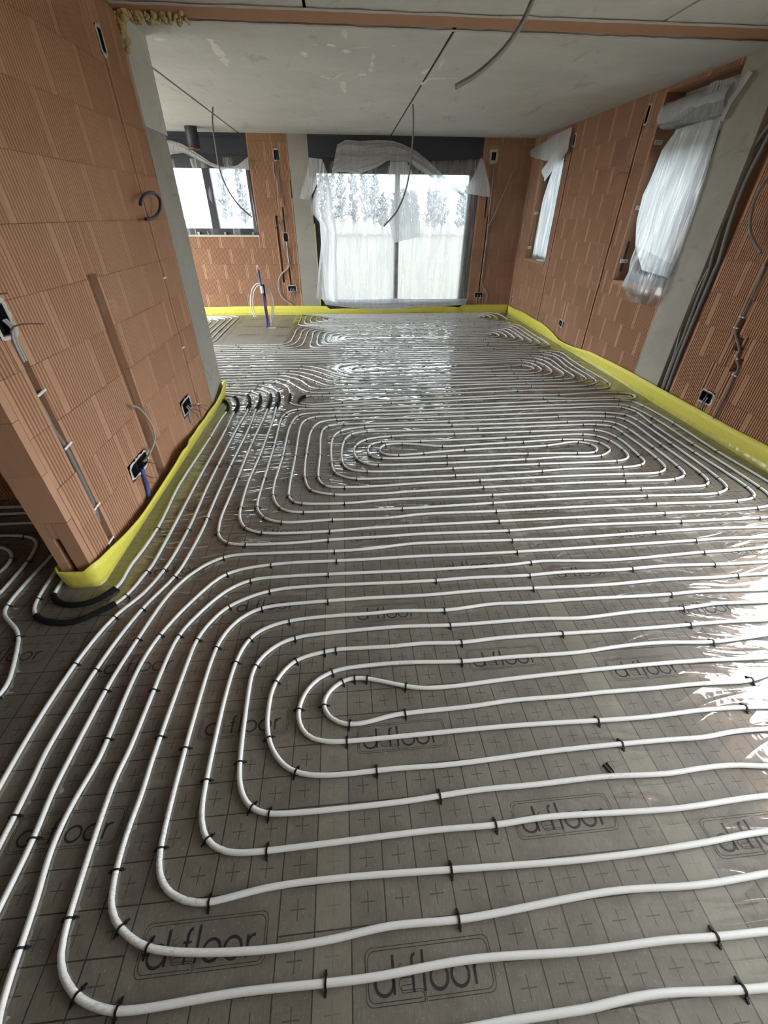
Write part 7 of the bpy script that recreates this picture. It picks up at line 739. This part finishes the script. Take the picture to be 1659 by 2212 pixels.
sheet('plastic_sheet','big_bag','baggy knotted lower end of plastic hanging under the tall right window', M['film'], IN_R, .035, 18, 18, 8, belly=.05, seed=15)
sheet('plastic_sheet','big_top','loose dark plastic fold sagging under the rolled shutter of the tall right window', M['film'], IN_R, .02, 8, 20, 3, seed=16)
sheet('plastic_sheet','big_side','narrow twisted plastic edge hanging down the right column beside the rolled shutter', M['milky'], IN_R, .012, 6, 18, 3, seed=17)
# white anchor tags with black print on the brick reveals
def marker(y, z, x, label, sz):
    t = thing('anchor_tag', label, 'tag', None, (x,y,z))
    MB().box((-.012*sz,-.004,-.018),(.07*sz,0,.018)).build('plate', M['tag'], t)
    mb = MB()
    for k in range(4):
        q = (.002+.014*k)*sz; mb.box((q,-.0052,-.009),(q+.003*sz,-.004,.009)); mb.box((q,-.0052,.006 if k%2 else -.009),(q+.008*sz,-.004,.009 if k%2 else -.006))
    mb.build('print', M['tagink'], t)
marker(W3[2]-.005, 2.21, XR+.03, 'uppermost white printed tag on the brick reveal of the tall right window', 1)
marker(W3[2]-.005, 1.67, XR+.03, 'middle white printed tag on the brick reveal of the tall right window', .9)
marker(W3[2]-.005, 1.165, XR+.03, 'lowest white printed tag on the brick reveal of the tall right window', 1.2)
marker(W2[2]-.005, 1.62, XR+.04, 'upper white tag on the reveal of the narrow right window', .9)
marker(W2[2]-.005, 1.13, XR+.03, 'lower white tag on the reveal of the narrow right window', .8)
# ------------------------------------------------------------------ yellow edge strips with clear skirts
def strip(name, path, top, out, label, group, th=.008, skirt=True, n=None):
    """path: list of (x,y); the room lies to the left of the walking direction; top(i) height, out(i) lean into the room"""
    P = [Vector((*p,0)) for p in path]; N = len(P); root = thing(name, label, 'edge strip', group, P[N//2])
    c = root.location; mb = MB(); rows = []; sk = []
    for i, p in enumerate(P):
        t = (P[min(i+1,N-1)]-P[max(i-1,0)]).normalized(); nn = Vector((-t.y,t.x,0)); h, o = top[i], out[i]; row = []
        prof = [(.010,0),(.012+o*.35,h*.35),(.010+o*.75,h*.7),(.008+o,h),(.008+o-th,h),(.010+o*.75-th,h*.7),(.012+o*.35-th,h*.35),(.010-th,0)]
        row = [tuple(p+nn*a+Vector((0,0,b))-c) for a, b in prof]; rows.append(row)
        w = .075+.02*vnoise(i*.8,0,5)
        sk.append([tuple(p+nn*a+Vector((0,0,b))-c) for a, b in ((.016+o*.4,h*.30),(.022+o*.35,h*.16),(.034,.012),(.05,.005),(w,.0025),(w+.03,.0012))])
    mb.grid(rows); mb.build('foam_strip', M['yellow'], root)
    if skirt: MB().grid(sk).build('clear_skirt', M['skirt'], root)
    return root
def interp(T, x):
    for (a,b),(c,d) in zip(T,T[1:]):
        if a <= x <= c: return b+(d-b)*(x-a)/(c-a)
    return T[0][1] if x < T[0][0] else T[-1][1]
# right wall: walk towards the back wall (+y), the room is on the left
rt = [(2,.175),(3.1,.17),(3.8,.172),(4.5,.168),(4.9,.162),(5.4,.14),(5.9,.085),(6.35,.070),(6.7,.118),(7.1,.16),(7.7,.165),(8.8,.145)]
ys = [YBACK+.02+i*.08 for i in range(int((YB-.03-YBACK)/.08)+1)]
strip('edge_strip', [(XR-.006,y) for y in ys], [interp(rt,y)+.005*vnoise(y*2,0,1) for y in ys], [.012+.010*vnoise(y*1.5,1,2)+.03*math.exp(-((y-6.1)/.35)**2) for y in ys], 'yellow foam strip along the foot of the right brick wall', 'yellow edge strips')
# back wall: walk towards -x
xs = [XR-.03-i*.07 for i in range(int((XR+4.1)/.07))]
def bt(x):
    if -.4 < x < 2.2: return .115+.03*vnoise(x*2.5,0,4)+.03*math.exp(-((x-1.75)/.35)**2)-.035*math.exp(-((x-.9)/.6)**2)
    return .155+.006*vnoise(x*2,0,4)
strip('edge_strip', [(x,YB-.006) for x in xs], [bt(x) for x in xs], [.012+(.03+.03*vnoise(x*3,0,6) if -.4<x<2.2 else 0) for x in xs], 'yellow foam strip along the foot of the far wall below the patio door', 'yellow edge strips')
# left partition: down its far end, along its face, round the near end
pl = [(XL-TW+.01,YCL1+.004),(XL-.10,YCL1+.004),(XL-.03,YCL1+.006)]
ys = [YCL1-.02-i*.06 for i in range(int((YCL1-Y0W-.03)/.06))]
pl += [(XL+.004,y) for y in ys]+[(XL+.004,Y0W+.03),(XL-.004,Y0W-.002),(XL-.03,Y0W-.008),(XL-.07,Y0W-.008),(XL-.11,Y0W-.008),(XL-TW+.01,Y0W-.006),(XL-TW-.006,Y0W+.012),(XL-TW-.006,Y0W+.08),(XL-TW-.006,Y0W+.5)]
lt = [(1.6,.165),(1.75,.145),(1.95,.118),(2.2,.108),(2.5,.112),(2.75,.135),(2.90,.170),(3.05,.150),(3.3,.115),(3.7,.09),(4.0,.095),(4.2,.13),(4.4,.19),(4.5,.15)]
lo = [(1.6,.02),(1.8,.03),(2.1,.055),(2.5,.055),(2.8,.075),(2.95,.10),(3.1,.06),(3.4,.03),(3.8,.02),(4.2,.045),(4.46,.05)]
pl = pl[::-1]; pl = [pl[0]]+[q for p_, q in zip(pl, pl[1:])]
# walking direction must keep the room on the left: from the far end towards the camera the room is on the left of -y
pl = pl[::-1]
strip('edge_strip', pl, [interp(lt,y)*(.8 if x < XL-.02 else 1) for x, y in pl], [(interp(lo,y) if x > XL-.02 else .02) for x, y in pl], 'yellow foam strip curling round the foot of the left brick partition', 'yellow edge strips')
# ------------------------------------------------------------------ heating pipes
PR, PZC = .0088, .0086
def clip_mesh():
    mb = MB(); R_ = PR+.0018; w = .0027; arch = []
    for k in range(9):
        a = PI*k/8; arch.append((R_*math.cos(a), R_*math.sin(a)+PZC))
    arch = [(R_+.014,.0005),(R_+.009,.0045),(R_+.002,.004)]+arch+[(-R_-.002,.004),(-R_-.009,.0045),(-R_-.014,.0005)]
    rows = []
    for s in (-1,1): rows.append([(s*w,y,z) for y, z in arch])
    n = len(arch); inner = [(y*.80,z*.86) for y, z in arch]
    mb.grid(rows); mb.grid([[(w,y,z) for y, z in arch],[(w,y,z) for y, z in inner]], sm=False); mb.grid([[(-w,y,z) for y, z in inner],[(-w,y,z) for y, z in arch]], sm=False)
    for s in (-1,1): mb.box((-w*1.6,s*(R_+.004)-.002,.002),(w*1.6,s*(R_+.004)+.002,.009))
    me = mb.mesh('clip'); me.materials.append(M['clip']); return me
CLIP = clip_mesh()
def heat_pipe(keys, label, sleeves=(), group=None):
    k0 = RUNS[keys[0]]; mid = k0[len(k0)//2]; root = thing('heating_pipe', label, 'heating pipe', group, (mid[0],mid[1],0)); c = root.location
    mb = MB(); dense = {}
    for k in keys:
        D = [Vector((p[0],p[1],PZC)) for p in RUNS[k]]; Q = catmull(D, .022); dense[k] = Q
        mb.tube([q-c for q in Q], PR, 8)
    mb.build('pipe', M['pipe'], root)
    for k in keys:
        for x, y, a in CLIPS[k]:
            o = link('clip', CLIP, root); o.location = (x-c.x, y-c.y, 0); o.rotation_euler = (0,0,a)
    for k, p0, p1 in sleeves:
        Q = dense[k]; i0 = min(range(len(Q)), key=lambda i: (Q[i].x-p0[0])**2+(Q[i].y-p0[1])**2); i1 = min(range(len(Q)), key=lambda i: (Q[i].x-p1[0])**2+(Q[i].y-p1[1])**2)
        i0, i1 = sorted((i0,i1)); seg = [q-c+Vector((0,0,.003)) for q in Q[i0:i1+1]]
        MB().tube(seg, .0145, 10).build('sleeve', M['sleeve'], root)['label'] = 'black foam sleeve'
    return root
SLV = SLEEVES
heat_pipe(['front'], 'white heating pipe coiled in the large oblong spiral nearest the camera', group=None)
heat_pipe(['upper'], 'white heating pipe coiled in the second oblong spiral, beside the right wall', SLV['upper'])
heat_pipe(['mid'], 'white heating pipe spiral in the middle of the room with a wavy left side', SLV['mid'])
heat_pipe(['far_lower'], 'white heating pipe spiral second from the patio door', ())
heat_pipe(['far_upper'], 'white heating pipe spiral farthest away, right below the patio door', ())
heat_pipe(['far_feed'], 'white heating pipe wrapping round the outside of the spiral second from the patio door', ())
heat_pipe(['far_row'], 'single straight white heating pipe crossing the far floor from side to side', ())
heat_pipe(['kitchen'], 'white heating pipe coil on the far left floor under the left window', ())
heat_pipe(['feed1'], 'white pipe closest to the left partition with the inner black sleeve round its end', SLV['feed1'])
heat_pipe(['feed2'], 'second white pipe from the left partition with the outer black sleeve round its end', SLV['feed2'])
heat_pipe(['feed3'], 'third white pipe from the left partition running on to the lower left photo corner', SLV['feed3'])
heat_pipe(['feed4'], 'fourth white pipe from the left partition running on to the lower left photo corner', SLV['feed4'])
heat_pipe(['left_long'], 'white pipe with a kink on the dark side room floor, nearest the partition end', ())
heat_pipe(['left_bend'], 'white pipe making the wider bend on the side room floor at the left photo edge', ())
heat_pipe(['left_inner'], 'white pipe making the tight inner bend on the side room floor at left', ())
# two loose clips on the foil
def loose(x, y, a, label):
    P = [(0,-.012,.004),(0,-.006,.004),(0,.0,.004),(.003,.03,.005),(.012,.048,.006),(.022,.030,.005),(.024,0,.004),(.024,-.012,.004)]
    t = thing('loose_clip', label, 'pipe clip', None, (x,y,0)); t.rotation_euler = (0,0,a); t.scale = (.62,.62,.9)
    MB().tube(catmull(P,.006), .0034, 6).build('bow', M['clip'], t)
    for q in (0,.024): MB().box((q-.004,-.02,.001),(q+.004,-.012,.008)).build('barb', M['clip'], t)
lx_, ly_ = LOOSE
loose(lx_+.01, ly_+.012, PI+.35, 'loose black plastic clip lying on the foil between two pipes at the lower right')
# ------------------------------------------------------------------ cables, conduits and boxes
def cable(name, keys, label, r, mat, cat='cable', group=None, n=8, clips=(), step=.02, corr=0):
    P0 = TUBE[keys[0]]; t = thing(name, label, cat, group, P0[-1]); c = t.location
    for k in keys:
        Q = catmull(TUBE[k], step if not corr else .004)
        rf = (lambda s, L=len(Q): 1+.06*(1 if int(s*L) % 2 else -1)) if corr else None
        MB().tube([q-c for q in Q], r, n, rf=rf).build('conduit' if cat == 'conduit' else 'sheath', mat, t)
    for p, d in clips:
        MB().tube([Vector(p)-c-Vector(d), Vector(p)-c+Vector(d)], .006, 8).build('wall_plug', M['white'], t)
    return t
cable('hanging_conduit', ['hang_left'], 'grey conduit hanging from the ceiling in front of the far left window', .0095, M['conduit'], 'conduit', corr=1)
cable('hanging_conduit', ['hang_mid'], 'grey conduit hanging from the ceiling in front of the patio door', .0095, M['conduit'], 'conduit', corr=1)
TUBE['hang_near'] = [(1.06,3.2,HC+.01)]+TUBE['hang_near']
cable('hanging_conduit', ['hang_near'], 'large grey conduit hanging from the near ceiling, cut off by the top edge', .0125, M['conduit'], 'conduit', corr=1)
cable('wall_conduit', ['chase_a'], 'left thick grey conduit in the tall slot beside the right concrete column', .016, M['conduit'], 'conduit')
cable('wall_conduit', ['chase_b'], 'right thick grey conduit in the tall slot beside the right concrete column', .018, M['conduit'], 'conduit')
cable('wall_cable', ['chase_c'], 'thin grey cable left of the two thick conduits beside the right column', .007, M['cable'])
wv = TUBE['wavy']
cable('wall_cable', ['wavy'], 'bent grey cable in the jagged slot of the near right wall held by white plugs', .009, M['conduit'], clips=[(wv[i],(.004,.026,dz)) for i, dz in ((3,.0),(4,.0),(7,.012),(9,.0),(11,.0))])
cable('wall_conduit', ['loop_conduit'], 'grey conduit end curling off the near right wall at the photo edge', .011, M['conduit'], 'conduit')
cable('wall_cable', ['thin_loop'], 'thin grey wire loop hanging on the right wall between the two windows', .003, M['cable'])
cable('wall_cable', ['thin_arch'], 'thin grey wire arch high on the right wall left of the tall window', .003, M['darkcable'])
cable('wall_cable', ['back_vert'], 'brown cable running down the far right brick pier from the upper box', .008, M['cable'])
cable('wall_cable', ['back_diag'], 'diagonal brown cable crossing the far right brick pier', .008, M['cable'])
cable('wall_cable', ['pier_thin'], 'thin white wire hanging from the upper box on the far left brick pier', .0045, M['cable'])
cable('wall_cable', ['pier_mid'], 'dark cable curving from the upper box to the slot of the far left pier', .007, M['darkcable'])
cable('wall_cable', ['pier_chase'], 'fat grey cable bulging left on the pier between the far windows', .013, M['cable'])
lg = TUBE['left_grey']
cable('wall_cable', ['left_grey'], 'grey cable in the left partition slot at its near end, held by white plugs', .012, M['conduit'], clips=[((XL+.004,y,z),(.004,.028,.006)) for y, z in ((1.895,.955),(1.90,.695),(1.895,.345),(1.875,.13))])
cable('wall_conduit', ['left_blue'], 'blue conduit rising from the foil to the triple box on the left partition', .013, M['blue'], 'conduit')
cable('wall_cable', ['left_arc'], 'grey wire arching out over the triple box on the left partition', .006, M['cable'])
cable('wall_conduit', ['left_ring'], 'dark blue conduit loop sticking out beside the left concrete column', .010, M['navy'], 'conduit')
for y, z, w_ in ((3.658,1.20,'upper'),(3.66,.70,'middle'),(3.655,.22,'lower')):
    pl_ = thing('wall_plug', '%s white plug in the slot beside the left concrete column'%w_, 'wall plug', None, (XL,y,z)); MB().tube([(-.005,-.014,0),(.008,.014,.004)], .007, 8).build('peg', M['white'], pl_)
def wall_box(side, u, z, w, h, label, wires=(), ring=.02, cells=1, tails=()):
    """black flush box in a rough plaster ring"""
    mw, sg = wall_frame(side) if side != 'left' else wall_frame('left'); o = empty('socket_box'); tag(o, label, 'socket box')
    o.matrix_world = mw @ Matrix.Translation((u*sg,0,z)); mb = MB(); r = random.Random(int(u*1000)+int(z*100))
    n = 28; outer = []; inner = []
    for k in range(n+1):
        a = 2*PI*(k % n)/n; ca, sa = math.cos(a), math.sin(a); q = 1/max(abs(ca)/(w/2), abs(sa)/(h/2))
        e = ring*(.15+.8*hashn(k % n,u,z)); outer.append((ca*(q+e),-.004,sa*(q+e))); inner.append((ca*q*.97,-.009,sa*q*.97))
    back = [(x*.98,.035,z_*.98) for x, y, z_ in inner]
    mb.grid([outer,inner,back]); mb.build('plaster_ring', M['plaster'], o)
    b = MB().box((-w/2+.004,.030,-h/2+.004),(w/2-.004,.034,h/2-.004)); 
    cw = (w-.012)/cells
    for k in range(cells):
        x0 = -w/2+.006+k*cw; x1 = x0+cw-.004
        for a_, b_ in (((x0,-.006,-h/2+.006),(x0+.004,.03,h/2-.006)),((x1-.004,-.006,-h/2+.006),(x1,.03,h/2-.006)),((x0,-.006,-h/2+.006),(x1,.03,-h/2+.010)),((x0,-.006,h/2-.010),(x1,.03,h/2-.006))): b.box(a_, b_)
    b.build('box', M['box'], o)
    for k in wires:
        im = o.matrix_world.inverted(); MB().tube([im @ q for q in catmull(TUBE[k],.012)], .0032, 6).build('wire', M['wire'], o)
    for dx in tails: MB().tube(catmull([(dx,-.004,0),(dx+.004,-.018,-.03),(dx-.004,-.012,-h*.6),(dx,-.006,-h*.6-.09)],.012), .0055, 6).build('wire', M['cable'], o)
    return o
wall_box('left', 3.663, 2.41, .065, .11, 'tall empty black box in white plaster high beside the left concrete column', ring=.025)
wall_box('left', 1.88, 1.255, .09, .12, 'black box with loose wires at the left photo edge on the partition', ['left_top_wire','left_tail'], tails=(.0,.015))
wall_box('left', 2.425, .300, .25, .085, 'triple black box low on the left partition above the blue conduit', ['wire_b0','wire_b1','wire_b2','wire_b3'], cells=3)
wall_box('left', 3.405, .305, .20, .10, 'double black box low on the left partition with a fan of brown wires', ['wire_c0','wire_c1','wire_c2','wire_c3'], cells=2, tails=(-.02,.01))
wall_box('right', 3.385, .280, .145, .095, 'double black box low on the near right wall beside the bent cable', cells=2, tails=(.02,-.005), ring=.022)
wall_box('right', 6.48, .278, .11, .085, 'small black box low on the right wall under the two windows', tails=(.0,))
wall_box('right', 5.655, 2.45, .055, .15, 'narrow dark box high on the right wall left of the rolled shutter', ring=.02)
wall_box('right', 7.335, 2.43, .06, .12, 'dark box in white plaster at the top right corner of the narrow window', ring=.025)
wall_box('right', 8.70, 2.39, .07, .06, 'small dark box high in the corner left of the narrow window', ring=.012)
wall_box('right', 8.70, .26, .07, .09, 'small dark box low in the far right corner', tails=(-.01,))
wall_box('back', -1.048, 2.355, .085, .13, 'top black box on the brick pier between the far windows', ring=.018)
wall_box('back', -1.042, 1.25, .08, .13, 'middle black box on the brick pier between the far windows', ring=.016)
wall_box('back', -1.032, .45, .15, .09, 'lowest black box on the brick pier between the far windows', cells=2, tails=(-.03,.0,.03), ring=.016)
wall_box('back', 2.515, 2.385, .08, .11, 'black box in a white plaster patch on the far right brick pier', ring=.06)
wall_box('back', 2.553, .322, .16, .09, 'low double black box on the far right brick pier', cells=2, tails=(-.03,.03), ring=.012)
# vent stub under the ceiling
t = thing('vent_pipe', 'short black vent pipe hanging from the ceiling before the far left window', 'pipe', None, (-2.18,8.36,HC))
mb = MB(); mb.lathe([(.085,0),(.085,-.24),(.073,-.24),(.073,0)], (0,0,0), 20); mb.build('tube', M['shutter'], t)
mb = MB(); mb.lathe([(.088,-.235),(.090,-.255),(.075,-.258),(.073,-.24)], (0,0,0), 20); mb.build('rim', M['rim'], t)
# riser of water pipes
t = thing('riser_pipes', 'upright bundle of blue, red and black pipes with white loops on the far left floor', 'pipes', None, (-1.39,7.75,0)); c = t.location
for k, r, m, nm in (('riser_blue',.013,'blue','blue_pipe'),('riser_purple',.010,'purple','purple_pipe'),('riser_red',.009,'red','red_pipe'),('riser_black',.018,'sleeve','black_pipe'),('riser_loop_a',.009,'pipe','white_loop'),('riser_loop_b',.009,'pipe','white_loop')):
    MB().tube([q-c for q in catmull(TUBE[k],.02)], r, 8).build(nm, M[m], t)['label'] = nm.replace('_',' ')
p = Vector(TUBE['riser_blue'][2])-c; MB().tube([p+Vector((0,-.004,-.04)),p+Vector((0,-.004,.06))], .024, 12).build('white_tape', M['white'], t)
p = Vector(TUBE['riser_blue'][0])-c
for dx in (-.008,.012): MB().tube([p+Vector((dx,0,-.03)),p+Vector((dx,0,.055))], .007, 8).build('brass_tail', M['copper'], t)
MB().box((.02,-.06,.001),(.14,-.03,.012)).build('base_scrap', M['plaster'], t)
# blue scrap at the patio door foot
tag(MB().grid([[(.02*i-.06,.02*j+.004*vnoise(i,j,2),.006+.006*vnoise(i*.9,j*.9,1)) for i in range(7)] for j in range(4)]).build('film_scrap', M['blue'], loc=(.42,8.70,.004)), 'small scrap of blue film on the floor before the patio door', 'scrap')
# ------------------------------------------------------------------ outdoors
gm = MB().grid([[(-160,YB+.6,-.25),(160,YB+.6,-.25)],[(-160,160,-.25),(160,160,-.25)]], sm=False)
gm.grid([[(XR+.6,-80,-.25),(160,-80,-.25)],[(XR+.6,YB+.6,-.25),(160,YB+.6,-.25)]], sm=False); gm.grid([[(-160,-80,-.25),(XWEST-.6,-80,-.25)],[(-160,YB+.6,-.25),(XWEST-.6,YB+.6,-.25)]], sm=False)
structure(gm.build('ground', M['grass']))
structure(MB().box((XWEST-4,YBACK-3,-.35),(XWEST-.3,11,-.23)).box((XWEST-.3,YB+.36,-.35),(XR+4,10.6,-.23)).box((XR+XOUT+.02,YBACK-3,-.35),(XR+4,YB+.36,-.23)).build('path', M['bounce_ground']))  # unseen pale band added around the house to bounce light indoors
def tree(x, y, h, label, seed, group):
    t = thing('bare_tree', label, 'tree', group, (x,y,-.25)); r = random.Random(seed)
    MB().tube([(0,0,0),(.1*r.uniform(-1,1),0,h*.4),(.2*r.uniform(-1,1),0,h*.9)], .16, 7, rf=lambda s: 1-.75*s).build('trunk', M['hazy_bark'], t)
    mb = MB()
    for k in range(60):
        z = h*(.18+.74*k/60); a = r.uniform(0,2*PI); L = .80*(1-.45*k/60)*r.uniform(.7,1.1); e = Vector((math.cos(a)*L, math.sin(a)*L, z+L*.8))
        mid = Vector((math.cos(a)*L*.5, math.sin(a)*L*.5, z+L*.25)); mb.tube([(0,0,z),mid,e], .09, 4, rf=lambda s: 1-.7*s, cap=False)
        for q in range(5):
            b = Vector((0,0,z)).lerp(e, r.uniform(.4,1)); d = Vector((r.uniform(-1,1),r.uniform(-1,1),r.uniform(.1,1)))*L*.45; mb.tube([b,b+d], .06, 3, cap=False)
    mb.build('branches', M['hazy_bark'], t)  # haze of the film painted in: colour paled, branches thickened
rt_ = random.Random(4)
for i in range(24):
    x = -11+i*1.08+rt_.uniform(-.1,.1); tree(x, 50+2.2*(i % 3)+rt_.uniform(-.3,.3), rt_.uniform(3.4,4.6) if x > 4 else rt_.uniform(4.9,6.2), 'bare grey tree beyond the field seen blurred through the patio door film', i, 'bare trees beyond the field')
for i in range(6):
    tree(-16-i*1.9, 47+3*(i % 2), rt_.uniform(4.5,6.), 'bare grey tree seen blurred through the far left window', 40+i, 'bare trees beyond the left window')
